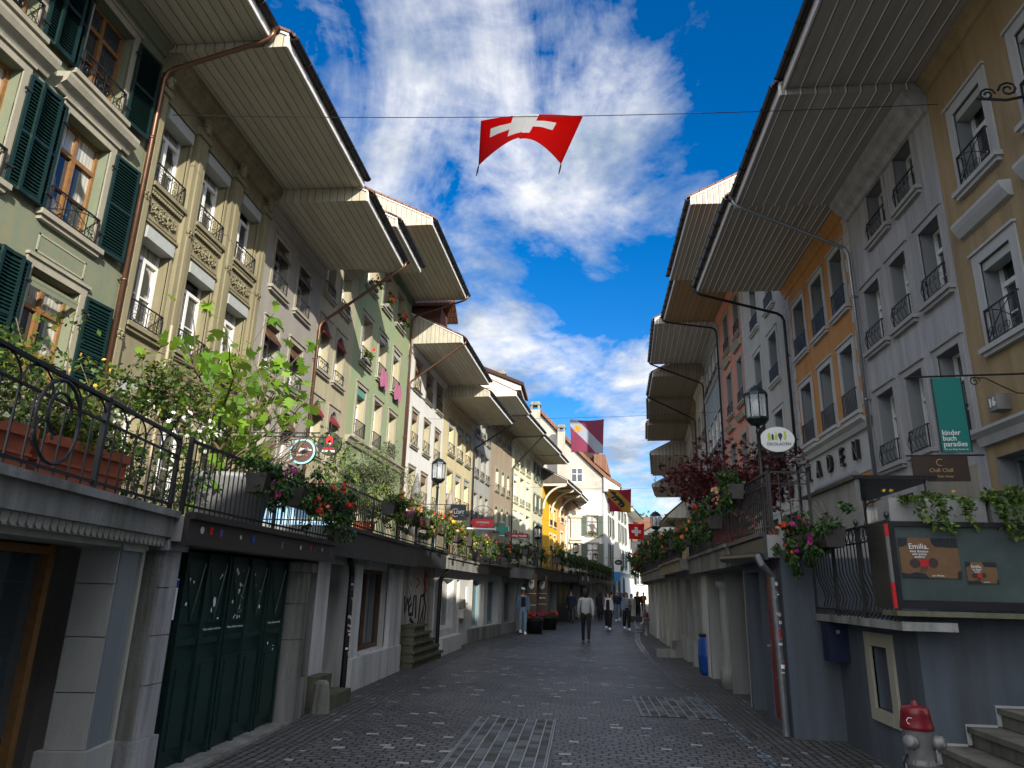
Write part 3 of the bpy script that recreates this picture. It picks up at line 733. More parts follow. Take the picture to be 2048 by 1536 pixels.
# ------------------------------------------------------------------ the low arcades that carry the terraces
WH = plaster('white_arcade_render', (.62,.63,.63), stain=.9, c2=(.25,.25,.23))
WHL = plaster('clean_white_arcade_render', (.58,.58,.565), stain=.4)
GRY = plaster('grey_arcade_render', (.33,.335,.325), stain=1.0)
GRB = plaster('beige_grey_arcade_render', (.44,.43,.385), stain=.8)
SLATE = plaster('slate_blue_render', (.085,.102,.128), grain=60, stain=1.0, bmp=.5, c2=(.05,.055,.06))
DKF = paint('dark_slate_fascia', (.03,.033,.038), .4, var=.4, sc=3)
DKB = paint('dark_brown_fascia', (.035,.030,.028), .45, var=.4)
GATE = paint('dark_green_gate_paint', (.008,.028,.024), .4, var=.5, sc=5)
REDD = paint('dark_red_door_paint', (.16,.012,.014), .4)
STEEL = paint('steel_blue_window_frame', (.20,.36,.42), .45)
BLUEP = paint('blue_plastic', (.01,.06,.26), .35)
PAPER = paint('white_paper', (.7,.72,.75), .6, var=.05)
def door(root, a, b, z0, z1, y, mat, nrow=3, glassy=False, name='door'):
    mb = MB(); mb.box(mat, a, b, y, y+.05, z0, z1); t = .09; w = b-a
    for i in range(nrow):
        c = z0+.08+(z1-z0-.08)*i/nrow; d = z0+(z1-z0-.08)*(i+1)/nrow
        if glassy and i: mb.box(M_GLB, a+t, b-t, y+.05, y+.056, c+.03, d-.03)
        else:
            mb.box(mat, a+t, b-t, y+.05, y+.062, c+.03, d-.03); mb.box(mat, a+t+.05, b-t-.05, y+.062, y+.078, c+.09, d-.09)
    o = mb.build(name, root)
    h = MB(); zc = z0+(z1-z0)*.48
    h.box(M_ZINC, b-.07, b-.03, y+.05, y+.065, zc-.09, zc+.09); h.tube(M_ZINC, [(b-.05,y+.06,zc),(b-.05,y+.11,zc),(b-.16,y+.11,zc)], .010, 6); h.build('handle', o)
    return o
def arcade(side, P, Q, label, wmat, ops, zt, fz0, fmat, over=.22, depth=5.2, seed=0, extra=None, plinth=None, soff=None, name='arcade_shop', base=0):
    M, L, sx = frame(side, P, Q); root = thing(name, label, 'shopfront', M); e = .004
    oo = []
    for o in ops:
        a, b = sorted((sx(o[0]), sx(o[1]))); oo.append((max(a, .02), min(b, L-.02), o[2], o[3], o[4], o[5] if len(o) > 5 else .5, o[6] if len(o) > 6 else None))
    mb = MB()
    wall_grid(mb, wmat, e, L-e, base, fz0+.02, [o[:4] for o in oo], .35)
    for x in (e, L-e): mb.poly(wmat, [(x,0,base),(x,-depth,base),(x,-depth,fz0+.02),(x,0,fz0+.02)])
    mb.build('wall', root)
    mb = MB()
    for a, b, c, d, k, dp, m in oo:   # deep recess behind each opening
        if dp > .36 or k == 'void':
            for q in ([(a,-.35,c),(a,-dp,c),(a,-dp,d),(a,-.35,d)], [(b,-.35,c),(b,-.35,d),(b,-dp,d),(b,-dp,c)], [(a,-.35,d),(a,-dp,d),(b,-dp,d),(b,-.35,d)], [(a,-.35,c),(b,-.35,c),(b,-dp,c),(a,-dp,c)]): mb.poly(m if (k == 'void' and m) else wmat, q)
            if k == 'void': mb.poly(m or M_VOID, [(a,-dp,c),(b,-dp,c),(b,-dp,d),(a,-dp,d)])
    if mb.v: mb.build('recess', root)
    for a, b, c, d, k, dp, m in oo:
        if k == 'shop': shopwin(root, a, b, c, d, dp, m or M_GREY)
        if k == 'door': door(root, a, b, c, d, -dp, m or M_DWOOD)
        if k == 'gdoor': door(root, a, b, c, d, -dp, m or M_GREY, 3, True)
    mb = MB(); mb.box(M_CONC, e, L-e, -depth, over-.05, fz0, zt-.004); mb.box(fmat, e, L-e, over-.05, over, fz0-.03, zt+.02); mb.build('terrace_slab', root)
    mb = MB(); mb.box(fmat, e, L-e, over-.02, over+.05, zt-.03, zt+.03); mb.build('slab_edging', root)
    if plinth:
        mb = MB(); xs = sorted([(o[0], o[1]) for o in oo if o[2] < plinth[0]]); x = e
        for a, b in xs+[(L-e, L)]:
            if a-x > .03: mb.box(plinth[1], x, a-.004, -.02, .035, base, plinth[0]); mb.build('plinth', root); mb = MB()
            x = b+.004
    if extra: extra(root, L, sx)
    return root
# ---- left 0: grey pillar, scalloped trim, wood-framed dark window
def xA0(root, L, sx):
    p0 = sx(2.70); p1 = sx(2.36)
    a, b = sorted((p0, p1)); GR2 = plaster('blue_grey_pillar_face', (.20,.225,.24), stain=.6)
    mb = MB(); GLT = plaster('pale_pillar_stone', (.40,.40,.375), stain=.6)
    for i in range(4):
        z = .45+i*.405; mb.box(GLT, a, b, -.30, .0, z+.004, z+.401)
    mb.box(GR2, a-.004, b-.02, .0, .012, .45, 2.07)  # street face is a darker blue-grey than the rest of the pillar
    mb.box(GLT, a-.05, b+.05, -.34, .05, 0, .45); mb.box(GLT, a-.03, b+.03, -.33, .04, 1.93, 2.0); mb.box(GLT, a-.05, b+.05, -.34, .06, 2.0, 2.10)
    mb.build('pillar', root)
    mb = MB(); n = int(L/.085)   # scalloped fascia trim
    for i in range(n):
        x = L*(i+.5)/n; mb.box(GRB, x-.038, x+.038, .13, .15, 2.03, 2.10); mb.lathe(GRB, [(.001,-.008),(.038,-.008),(.038,.008),(.001,.008)], (0,0,0), 10)
        k = len(mb.v)-40
        for j in range(k, len(mb.v)): vx, vy, vz = mb.v[j]; mb.v[j] = (x+vx, .14+vz, 2.03+vy)
    mb.box(GRB, 0.004, L, .02, .13, 1.99, 2.10); mb.box(GRB, .004, L, -.3, .02, 1.95, 2.04)
    mb.build('scalloped_trim', root)
    mb = MB(); mb.box(M_WOOD, sx(.4), sx(.5), -.62, -.5, 0.1, 1.94); mb.box(M_WOOD, sx(2.28), sx(2.36), -.62, -.5, .1, 2.0); mb.box(M_WOOD, sx(.5), sx(2.28), -.62, -.5, 1.88, 1.94); mb.box(M_WOOD, sx(.5), sx(2.28), -.62, -.5, .1, .25)
    w = mb.build('window', root); g_ = MB(); g_.box(M_GLB, sx(2.28), sx(.5), -.6, -.57, .25, 1.88); g_.build('pane', w)
arcade('L', (-3.36,3.2), (-3.84,6.02), 'grey shop bay with pillar and scalloped trim, nearest on the left', GRB, [(.05,2.80,.0,1.96,'void',.66,GRB)], 2.27, 2.10, M_STONE_D, .2, extra=xA0)
# ---- left 1: dark green gate
def xA1(root, L, sx):
    mb = MB(); zs = [0,.42,.84,1.24,1.64,1.98]
    for i in range(5): mb.box(M_STONE_W, sx(.30), sx(.03), -.30, .03, zs[i]+.004, zs[i+1]-.004)
    mb.box(M_STONE_W, sx(.33), sx(.0), -.30, .06, 0, .42); mb.box(M_STONE_W, sx(.34), sx(-.02), -.3, .07, 1.96, 2.05)
    mb.build('stone_pillar', root)
    mb = MB(); a, b = sorted((sx(3.34), sx(3.78)))
    for z0, z1 in ((.5,1.0),(1.0,1.45),(1.45,1.86)): mb.box(M_STONE_D, a, b, -.3, .0, z0+.004, z1-.004); mb.box(M_STONE_D, a+.1, b-.1, .0, .05, z0+.004, z1-.004)
    mb.box(M_STONE_D, a-.04, b+.04, -.32, .06, 0, .5); mb.box(M_STONE_D, a-.05, b+.05, -.33, .08, 1.86, 1.98)
    mb.build('stone_pillar', root)
    # bollard stone at its foot
    g_ = MB()
    y = -.12; xs = sorted((sx(.36), sx(3.32)))
    leaves = [(.62,1.08),(1.08,1.55),(1.6,2.1),(2.1,2.6),(2.65,3.2)]
    for i, (s0, s1) in enumerate(leaves):
        a, b = sorted((sx(s0), sx(s1))); m = MB(); t = .06
        m.box(GATE, a+.004, b-.004, y-.05, y, .04, 1.98)
        m.box(GATE, a+t, b-t, y, y+.022, .14, .95); m.box(GATE, a+t+.05, b-t-.05, y+.022, y+.036, .2, .9)
        m.box(GATE, a+t, b-t, y, y+.03, 1.10, 1.16); m.box(GATE, a+t, b-t, y, y+.022, 1.3, 1.9)
        c = (a+b)/2; m.tube(GATE, [(a+t,y+.026,1.88),(c,y+.026,1.33),(b-t,y+.026,1.88)], .012, 4)
        m.box(GATE, a, a+.03, y, y+.045, .04, 1.98); m.box(GATE, b-.03, b, y, y+.045, .04, 1.98)
        o = m.build('gate_leaf', root)
        if i in (1, 2, 4):
            q = MB(); q.add(text_mesh('Plakate ankleben verboten', .036, paint('faded_sign_white', (.45,.5,.5), .6), .001), T(c, y+.034, 1.235, pi)); q.build('notice', o)
        q = MB(); rn = random.Random(i)
        if i == 1: q.prism(PAPER, [(c+.03*cos(t*pi/6), 1.5+.05*sin(t*pi/6)) for t in range(12)], 'y', y+.022, y+.025); q.build('round_sticker', o); q = MB()
        for _ in range(26 if i == 2 else 4):
            px, pz, r = c+rn.uniform(-.13,.13), rn.uniform(1.32,1.85) if i != 4 else rn.uniform(.85,1.02), rn.uniform(.004,.02)
            q.prism(PAPER, [(px+r*rn.uniform(.5,1.3)*cos(t*pi/4), pz+r*rn.uniform(.5,1.8)*sin(t*pi/4)) for t in range(8)], 'y', y+.023, y+.026); q.build('poster_scrap', o); q = MB()
    door(root, *sorted((sx(.34), sx(.62))), .05, 1.98, -.2, M_DWOOD, 4)
    q = MB(); q.box(PAPER, sx(.56), sx(.40), -.1, -.096, 1.35, 1.72); q.box(BLUEP, sx(.56), sx(.40), -.096, -.094, 1.64, 1.71); q.build('paper_notice', root)
    q = MB(); q.box(M_STONE_D, sx(3.3), sx(.3), -.2, .12, -.02, .035); q.build('threshold', root)
    rn = random.Random(5)
    cols = [paint('sticker_white', (.45,.45,.45), .5), M_REDP, paint('sticker_purple', (.10,.06,.2), .5), paint('sticker_cream', (.4,.36,.26), .5), BLUEP, paint('sticker_grey', (.12,.12,.12), .5)]
    for k, s in enumerate((.25,.42,.62,1.05,1.35,2.15,2.75,3.1,3.25,3.55,3.7,3.9)):
        q = MB(); r = rn.uniform(.022,.04); x = sx(s); z = 2.15+rn.uniform(-.015,.015)
        if k % 3 == 0: q.prism(cols[k % 6], [(x+r*cos(t*pi/6), z+r*sin(t*pi/6)) for t in range(12)], 'y', .223, .226)
        else: q.box(cols[k % 6], x-r*.8, x+r*.8, .223, .226, z-r, z+r)
        q.build('sticker', root)
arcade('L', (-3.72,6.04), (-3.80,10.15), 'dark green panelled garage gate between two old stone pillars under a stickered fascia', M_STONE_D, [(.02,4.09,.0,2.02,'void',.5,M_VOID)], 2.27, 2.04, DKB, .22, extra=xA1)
# ---- left 2: white shop window box
def xA2(root, L, sx):
    mb = MB(); a, b = sorted((sx(2.05), sx(5.35)))
    mb.box(WH, a, b, -.02, .14, 0, .52); mb.box(WH, a, a+.9, -.02, .10, .52, 2.06); mb.box(WH, b-.36, b, -.02, .10, .52, 2.06)
    mb.build('window_surround', root)
    mb = MB()   # stickered dark downpipe
    x = sx(1.78); mb.tube(M_GUT, [(x+.25,.12,2.12),(x+.12,.12,2.0),(x,.10,1.85),(x,.10,.02)], .05, 8); o = mb.build('downpipe', root)
    mb = MB(); rn = random.Random(8)
    for i in range(30):
        z = .5+rn.random()*1.35; c = rn.choice([PAPER, MATS['sticker_white'], M_REDP, MATS['sticker_cream'], MATS['sticker_purple']]); h = rn.uniform(.015,.045); a0 = rn.uniform(.1, 1.9)
        pts = [(x+.0535*cos(a0+t*.3), .10+.0535*sin(a0+t*.3)) for t in range(4)]
        for p, q in zip(pts, pts[1:]): mb.poly(c, [(p[0],p[1],z),(q[0],q[1],z),(q[0],q[1],z+h),(p[0],p[1],z+h)])
        mb.build('sticker', o); mb = MB()
arcade('L', (-3.98,10.18), (-3.98,15.6), 'white shopfront with big brown framed window over a rendered ledge, left of the graffiti stairs', WH,
       [(1.0,2.0,0,2.03,'door',.55,M_DWOOD),(2.45,4.45,.55,2.0,'shop',.2,M_DWOOD)], 2.55, 2.15, DKF, .36, extra=xA2)
# ---- left 3: graffiti wall with stone stairs
def xA3(root, L, sx):
    M_SPR = paint('black_spray_paint', (.01,.01,.012), .6); M_SPR2 = paint('red_spray_paint', (.28,.012,.012), .6); M_SPR3 = paint('pale_spray_paint', (.30,.30,.30), .7)
    Y = .008
    def stroke(m, pts, r, nm='graffiti'):
        q = MB(); q.tube(m, [(sx(s), Y, z) for s, z in pts], r, 6)
        q.v = [(a, Y+(b-Y)*.12, c) for a, b, c in q.v]; q.build(nm, root)
    stroke(M_SPR3, [(.95,1.72),(.78,1.88),(.66,1.96),(.62,1.85),(.72,1.7),(.95,1.5),(1.2,1.7),(1.28,1.88),(1.2,1.97),(1.08,1.9),(.95,1.72)], .03)
    stroke(M_SPR2, [(1.42,1.9),(1.72,1.82),(1.42,1.70)], .03)
    stroke(M_SPR2, [(2.4,1.96),(2.2,2.02),(2.05,1.9),(2.2,1.76),(2.4,1.66),(2.3,1.5),(2.02,1.5)], .034)
    stroke(M_SPR2, [(2.25,2.08),(2.17,1.4)], .028); stroke(M_SPR2, [(2.36,2.08),(2.28,1.38)], .028)
    stroke(M_SPR, [(.45,1.5),(.5,1.15),(.75,1.45)], .05); stroke(M_SPR, [(.8,1.2),(1.05,1.33),(.95,1.5),(.8,1.35),(.9,1.1),(1.1,1.1)], .05)
    stroke(M_SPR, [(1.2,1.05),(1.25,1.5),(1.45,1.5),(1.5,1.0)], .05); stroke(M_SPR, [(1.75,.85),(1.9,1.5),(2.2,1.52),(2.45,1.2),(2.3,.75),(2.0,.55),(1.85,.75),(2.2,1.25),(2.15,.8)], .05)
    stroke(M_SPR, [(1.0,1.0),(1.5,.82),(2.0,.42),(2.35,.28)], .05); stroke(M_SPR, [(1.5,.55),(2.05,.40),(2.35,.22),(2.1,.55)], .05); stroke(M_SPR, [(2.45,.6),(2.46,.58)], .04); stroke(M_SPR, [(2.6,.52),(2.61,.50)], .04)
arcade('L', (-3.98,15.62), (-3.88,18.85), 'flaking plaster bay covered in black graffiti behind the mossy stone stairs', plaster('flaking_plaster', (.50,.48,.43), stain=1.3, c2=(.16,.12,.08)), [], 2.6, 2.2, DKF, .3, extra=xA3)
mb = MB(); MOSS = plaster('mossy_stone', (.13,.125,.09), grain=30, stain=1.3, bmp=.8, c2=(.05,.06,.02))
M0, L0, sx0 = frame('L', (-3.98,15.62), (-3.88,18.85))
t_ = thing('stone_stairs', 'mossy old stone steps climbing along the graffiti wall', 'stairs', M0)
for i in range(5):
    s1 = 3.15-i*.46; z = .18*(i+1); q = MB()
    q.box(MOSS, sx0(s1), sx0(.35), .004, .30, z-.18, z-.055); q.box(MOSS, sx0(s1+.06), sx0(.33), .004, .34, z-.055, z); q.build('step', t_)
# ---- left 4: bright white shop with round-cornered window and mailboxes
def xA4(root, L, sx):
    mb = MB(); a, b = sorted((sx(.25), sx(2.9))); mb.box(WHL, a, b, -.05, .22, 0, .42); mb.build('window_ledge', root)
    for k, (s, z) in enumerate(((3.62,1.12),(3.62,.82),(3.95,.82))):
        q = MB(); q.box(M_CREAM if k else M_STONE, sx(s)-.15, sx(s)+.15, .0, .14, z, z+.26); q.box(M_GREY, sx(s)-.1, sx(s)+.1, .14, .145, z+.19, z+.205); q.build('letter_box', root)
    q = MB(); q.box(PAPER, sx(4.9), sx(4.45), .0, .03, 1.25, 1.75); q.build('notice_board', root)
    q = MB(); x = sx(.12); q.tube(M_GUT, [(x-.5,.25,2.2),(x-.3,.2,2.1),(x,.12,1.95),(x,.10,.02)], .055, 8); q.build('downpipe', root)
arcade('L', (-3.86,18.88), (-3.74,23.8), 'bright white shop with a round cornered window, letter boxes and a rendered ledge', WHL,
       [(.55,2.5,.6,1.95,'shop',.2,M_WHITE),(2.95,3.42,0,1.95,'void',.9)], 2.5, 2.22, M_STONE_D, .3, extra=xA4)
arcade('L', (-3.74,23.82), (-3.18,28.7), 'white shop with steel blue framed windows next to the letter boxes', WHL, [(.5,2.1,.45,2.0,'shop',.3,STEEL),(2.6,4.4,.45,2.0,'shop',.3,STEEL)], 2.5, 2.22, M_GUT, .32, plinth=(.42, M_STONE_D))
arcade('L', (-3.16,28.75), (-2.5,33.5), 'grey shop with green framed glass door behind the man in denim', GRY, [(.3,2.2,.4,2.0,'shop',.3,M_GREY),(2.6,3.4,0,2.0,'gdoor',.4,MATS['grey_paint']),(3.7,4.6,.4,2.0,'shop',.3,M_GREY)], 2.72, 2.2, M_STONE_G, .3)
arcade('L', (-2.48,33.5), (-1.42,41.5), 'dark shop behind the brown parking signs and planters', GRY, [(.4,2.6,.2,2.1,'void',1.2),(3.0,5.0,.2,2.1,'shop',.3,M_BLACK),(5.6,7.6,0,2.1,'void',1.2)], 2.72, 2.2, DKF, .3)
LAMPW = bpy.data.materials.new('lit_shop_strip'); LAMPW.use_nodes = True; b_ = LAMPW.node_tree.nodes['Principled BSDF']; b_.inputs['Emission Color'].default_value = (1,.62,.3,1); b_.inputs['Emission Strength'].default_value = 1.2
def xA7(root, L, sx):
    for s in (.8, 1.2, 2.2, 2.6):
        q = MB(); q.box(LAMPW, sx(s)-.03, sx(s)+.03, -.36, -.33, .9, 1.9); q.build('light_strip', root)
arcade('L', (-1.40,41.5), (-.55,46.2), 'dark shop with warm lit window strips and a dark green front', GATE, [(.4,1.6,.6,2.1,'shop',.4,M_BLACK),(1.9,3.1,.6,2.1,'shop',.4,M_BLACK),(3.5,4.4,0,2.1,'void',1)], 2.7, 2.25, DKF, .3, extra=xA7)
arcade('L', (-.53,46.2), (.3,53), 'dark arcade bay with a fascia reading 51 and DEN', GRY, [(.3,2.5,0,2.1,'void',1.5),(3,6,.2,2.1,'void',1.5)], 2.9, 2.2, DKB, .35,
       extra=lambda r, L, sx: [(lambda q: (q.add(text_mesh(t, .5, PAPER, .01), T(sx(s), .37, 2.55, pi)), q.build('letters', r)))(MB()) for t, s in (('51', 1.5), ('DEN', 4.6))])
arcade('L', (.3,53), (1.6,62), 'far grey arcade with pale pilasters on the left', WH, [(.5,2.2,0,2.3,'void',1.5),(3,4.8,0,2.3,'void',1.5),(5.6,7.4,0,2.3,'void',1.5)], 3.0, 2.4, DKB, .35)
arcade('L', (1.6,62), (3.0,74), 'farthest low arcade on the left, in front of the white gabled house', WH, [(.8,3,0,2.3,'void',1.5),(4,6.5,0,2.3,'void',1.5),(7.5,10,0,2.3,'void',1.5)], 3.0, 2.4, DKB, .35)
# ---- right side
M1, L1_, sx1 = frame('R', (3.25,7.6), (3.25,9.85))
paint('weathered_pipe', (.13,.14,.15), .5, .3, var=.4)
def xB1(root, L, sx):
    q = MB(); x = .02
    q.tube(MATS['weathered_pipe'], [(x-.05,.3,2.22),(x-.1,.26,2.1),(x+.02,.1,1.95),(x+.02,.08,.02)], .045, 8); o = q.build('downpipe', root)
    q = MB(); rn = random.Random(18)
    for i in range(34):
        z = .75+rn.random()*1.15; c = rn.choice([PAPER, MATS['sticker_white'], M_REDP, MATS['sticker_cream'], MATS['sticker_grey'], BLUEP]); h = rn.uniform(.012,.05); a0 = rn.uniform(.3, 3.6)
        pts = [(x+.02+.048*cos(a0+t*.35), .08+.048*sin(a0+t*.35)) for t in range(4)]
        for p, r in zip(pts, pts[1:]): q.poly(c, [(p[0],p[1],z),(r[0],r[1],z),(r[0],r[1],z+h),(p[0],p[1],z+h)])
        q.build('sticker', o); q = MB()
arcade('R', (2.62,9.9), (2.66,12.35), 'slate blue bay with a dark red door and a sticker covered downpipe', SLATE, [(.28,.95,.1,2.05,'door',.07,REDD),(1.35,2.3,0,2.05,'void',.8,GRY)], 2.5, 2.2, DKF, .2, extra=xB1)
def xB2(root, L, sx):
    q = MB(); a = 2.35
    q.lathe(M_STONE_D, [(.19,0),(.19,.3),(.15,.36),(.13,.5),(.125,1.7),(.12,1.78),(.15,1.82),(.19,1.88),(.19,1.96)], (a,-.1,0), 12); q.build('stone_column', root, True)
    q = MB(); q.box(WHL, 4.1, 4.9, -.3, .01, 0, 2.1); q.build('white_pier', root)
arcade('R', (2.66,12.36), (2.75,17.4), 'grey bay resting on a round stone column, with a deep dark entrance', GRY, [(.05,1.6,0,2.15,'void',2.6,GRY),(1.6,3.9,0,2.15,'void',2.6,GRB)], 2.5, 2.18, M_STONE_D, .25, extra=xB2)
arcade('R', (2.75,17.42), (2.8,22.4), 'grey stone clad bay with narrow glazed doors, beyond the blue barrel', GRY, [(.4,1.2,0,2.1,'gdoor',.25,M_GREY),(1.6,2.6,.0,2.1,'shop',.3,M_GREY),(4.0,4.8,0,2.1,'void',.8)], 2.5, 2.25, plaster('worn_copper_sheet', (.30,.26,.19), stain=1), .45, plinth=(.6, M_STONE_G))
arcade('R', (2.8,22.42), (2.88,28), 'beige grey bay with two dark doorways past the copper edged slab', GRB, [(.3,1.3,0,2.1,'void',.8),(2.2,3.2,0,2.1,'void',.8),(4.2,5,.2,2.1,'shop',.3,M_GREY)], 2.5, 2.2, M_STONE_D, .3)
arcade('R', (2.88,28.02), (3.0,34), 'pale grey bay behind the far hydrant on the right', WH, [(.6,1.6,0,2.1,'void',.8),(3,4.2,.3,2.1,'shop',.3,M_BLACK)], 2.5, 2.2, M_STONE_D, .3)
arcade('R', (3.0,34.02), (3.9,43), 'dim grey bay far down the right side with three openings', GRY, [(.6,2.2,0,2.1,'void',.8),(3.4,5,.3,2.1,'shop',.3,M_BLACK),(6,7.6,0,2.1,'void',.8)], 2.5, 2.2, M_STONE_D, .3)
arcade('R', (3.9,43.02), (5.4,53), 'dark bay beyond the crowd on the right side', GRY, [(.6,2.6,0,2.1,'void',.8),(4,6,0,2.1,'void',.8)], 2.5, 2.2, DKB, .3)
arcade('R', (5.4,53.02), (7.4,64), 'last dark bay where the street bends away to the right', GRY, [(.6,2.6,0,2.1,'void',.8),(4,6,0,2.1,'void',.8)], 2.5, 2.2, DKB, .3)
# slate building facing the camera
t_ = thing('corner_shop', 'dark slate blue corner wall with a small sandstone window, right foreground', 'building', T(0,0,0))
mb = MB()
mb.poly(SLATE, [(2.62,9.893,0),(3.25,9.88,0),(3.25,9.88,2.3),(2.62,9.893,2.3)][::-1])
g2 = MB(); wall_grid(g2, SLATE, 0, 2.28, 0, 1.55, [(.72,1.18,.55,1.2)], .22)
mb.add(g2, frame('R', (3.25,7.6), (3.25,9.88))[0])
mb.poly(SLATE, [(3.25,7.6,0),(9,7.6,0),(9,7.6,1.55),(3.25,7.6,1.55)]); mb.poly(SLATE, [(3.25,7.6,1.55),(9,7.6,1.55),(9,9.9,1.55),(3.25,9.9,1.55)])
mb.poly(SLATE, [(3.25,7.6,1.55),(3.25,9.88,1.55),(3.25,9.88,1.552),(3.25,7.6,1.552)]); mb.build('wall', t_)
mb = MB(); MM = frame('R', (3.25,7.6), (3.25,9.88))[0]
mb.box(M_STONE, .58, .72, -.02, .03, .42, 1.34); mb.box(M_STONE, 1.18, 1.32, -.02, .03, .42, 1.34); mb.box(M_STONE, .72, 1.18, -.02, .03, 1.2, 1.34); mb.box(M_STONE, .72, 1.18, -.02, .035, .42, .55)
o = mb.build('window', t_, M=MM); mb = MB(); mb.box(M_VOID, .72, 1.18, -.24, -.2, .55, 1.2); mb.build('pane', o)
mb = MB(); mb.box(M_STONE_D, 3.0, 3.5, 7.3, 9.95, 1.42, 1.50); mb.box(MOSS, 2.96, 9, 7.28, 7.62, 1.553, 1.60); mb.build('balcony_slab', t_)
mb = MB(); mb.box(SLATE, 4.4, 9, 8.6, 12.7, 1.552, 2.3); mb.build('parapet', t_)
mb = MB(); mb.tube(M_GUT, [(2.35,12.4,2.28),(2.35,9.85,2.2)], .06, 8); mb.build('gutter', t_)
# terrace floors bridging arcades to houses (right, near)
mb = MB(); mb.box(M_CONC, 2.9, 7.0, 9.92, 12.3, 2.2, 2.29); tag(mb.build('terrace'), kind='structure')
plaster('step_stone', (.14,.135,.115), grain=30, stain=1.3, bmp=.8, c2=(.045,.045,.035))
# stairs in the right foreground
t_ = thing('stone_stairs', 'worn grey stone steps in the bottom right corner against the slate wall', 'stairs', T(0,0,0))
for i in range(5):
    z = .23+.172*i; x = 3.03+.29*i; q = MB(); SS_ = MATS['step_stone']
    q.box(SS_, x, 5.2, 6.35-.05*i, 7.58, z-.165, z-.05); q.box(SS_, x-.03, 5.2, 6.32-.05*i, 7.585, z-.05, z)
    q.build('step', t_)
    q = MB(); q.box(M_STONE_G, x-.035, x+.25, 7.586, 7.598, z-.16, z+.02); q.build('wall_trim', t_)
# small stone steps
for nm, lab, x, y, w, d, mat in (('stone_step', 'pair of worn stone steps between the right stone pillar and the white shopfront', -3.78, 10.9, .42, .8, MOSS), ('stone_step', 'low stone step jutting from the beige grey bay on the right', 2.55, 21.4, .5, .7, M_STONE_D)):
    t_ = thing(nm, lab, 'step', T(x, y, 0)); q = MB(); q.box(mat, -w, w*.6, -d/2, d/2, 0, .2); q.build('tread', t_)
    q = MB(); q.box(mat, -w, 0, -d/2+.05, d/2-.2, .2, .42) if x < 0 else q.box(mat, 0, w, -d/2+.1, d/2, .2, .42); q.build('tread', t_)
t_ = thing('guard_stone', 'small tapered guard stone at the foot of the right stone pillar', 'stone', T(-3.62,10.25,0)); q = MB(); q.lathe(M_STONE_D, [(.14,0),(.13,.15),(.10,.38),(.06,.42)], (0,0,0), 9); q.build('stone', t_)
# ------------------------------------------------------------------ railings
def railing(label, P, Q, z, h, sp=.115, style='bars', posts=1.4, group=None, belly=0):
    P = Vector((P[0],P[1],z)); Q = Vector((Q[0],Q[1],z)); d = Q-P; L = d.length
    near = P.y < 7
    M = Matrix.Translation(P) @ Matrix.Rotation(atan2(d.y, d.x), 4, 'Z')
    t = thing('iron_railing', label, 'railing', M, group); r = .0052 if near else .007; zt = h if style != 'arches' else h-.17
    mb = MB(); mb.box(M_IRON, 0, L, -.018, .018, h-.012, h+.012); mb.build('handrail', t)
    mb = MB(); mb.box(M_IRON, 0, L, -.012, .012, .06, .08)
    if style != 'bars': mb.box(M_IRON, 0, L, -.012, .012, h-.17, h-.155)
    mb.build('lower_rail', t)
    n = int(L/sp); mb = MB()
    for i in range(1, n):
        x = L*i/n
        if belly: mb.tube(M_IRON, [(x,0,zt),(x,-.01*belly,zt*.5),(x,-.10*belly,zt*.22),(x,-.06*belly,zt*.08),(x,0,.0)], r, 5, False)
        else: mb.box(M_IRON, x-r, x+r, -r, r, .0, zt)
    tag(mb.build('bars', t), kind=None)
    if style == 'arches':
        mb = MB(); k = int(L/.33)
        for i in range(k):
            c = L*(i+.5)/k; w = L/k*.5
            mb.tube(M_IRON, [(c+w*cos(a*pi/8), 0, h-.16+.15*sin(a*pi/8)) for a in range(9)], .008, 4, False)
        mb.build('arched_band', t)
    if style == 'cross':
        mb = MB(); k = int(L/.14)
        for i in range(k):
            a, b = L*i/k, L*(i+1)/k; mb.tube(M_IRON, [(a,0,h-.155),(b,0,h-.01)], .005, 4, False); mb.tube(M_IRON, [(b,0,h-.155),(a,0,h-.01)], .005, 4, False)
        mb.build('crossed_band', t)
    k = max(1, int(L/posts))
    for i in range(k+1):
        x = L*i/k; q = MB(); q.box(M_IRON, x-.018, x+.018, -.018, .018, -.02, h+.02)
        if style == 'cross': q.lathe(M_IRON, [(.001,0),(.02,.01),(.03,.04),(.02,.07),(.001,.08)], (x,0,h+.02), 8)
        q.build('post', t)
    return t
railing('wrought iron railing with a band of small arches in front of the terracotta trough', (-3.22,3.3), (-3.68,6.0), 2.29, .67, .17, 'arches', 1.35)
t_ = thing('iron_ornament', 'large curled iron scroll circle on the railing at the left edge', 'ornament', T(-3.20,3.9,2.62,radians(100)))
q = MB(); q.tube(M_IRON, [(.24*cos(a*pi/10), 0, .26*sin(a*pi/10)) for a in range(21)], .012, 6, False); q.tube(M_IRON, [(.13*cos(a*pi/8), 0, .05+.13*sin(a*pi/8)) for a in range(13)], .01, 6); q.tube(M_IRON, [(-.13+.1*cos(a*pi/8), 0, -.12+.1*sin(a*pi/8)) for a in range(11)], .01, 6); q.build('scroll', t_)
railing('plain black bar railing above the dark green garage gate', (-3.62,6.1), (-3.66,10.1), 2.3, .66, .10)
railing('black bar railing with a rusty corner post above the white shopfront', (-3.66,10.5), (-3.66,15.5), 2.57, .62, .105)
railing('short black railing return at the step in the left terrace', (-3.68,10.45), (-4.9,10.45), 2.57, .62, .105)
railing('black bar railing above the graffiti recess', (-3.68,15.6), (-3.60,18.8), 2.62, .60, .105)
railing('black bar railing above the bright white shop', (-3.58,18.9), (-3.45,23.8), 2.53, .62, .11)
railing('black bar railing above the steel blue windows', (-3.45,23.9), (-2.9,28.6), 2.53, .62, .12)
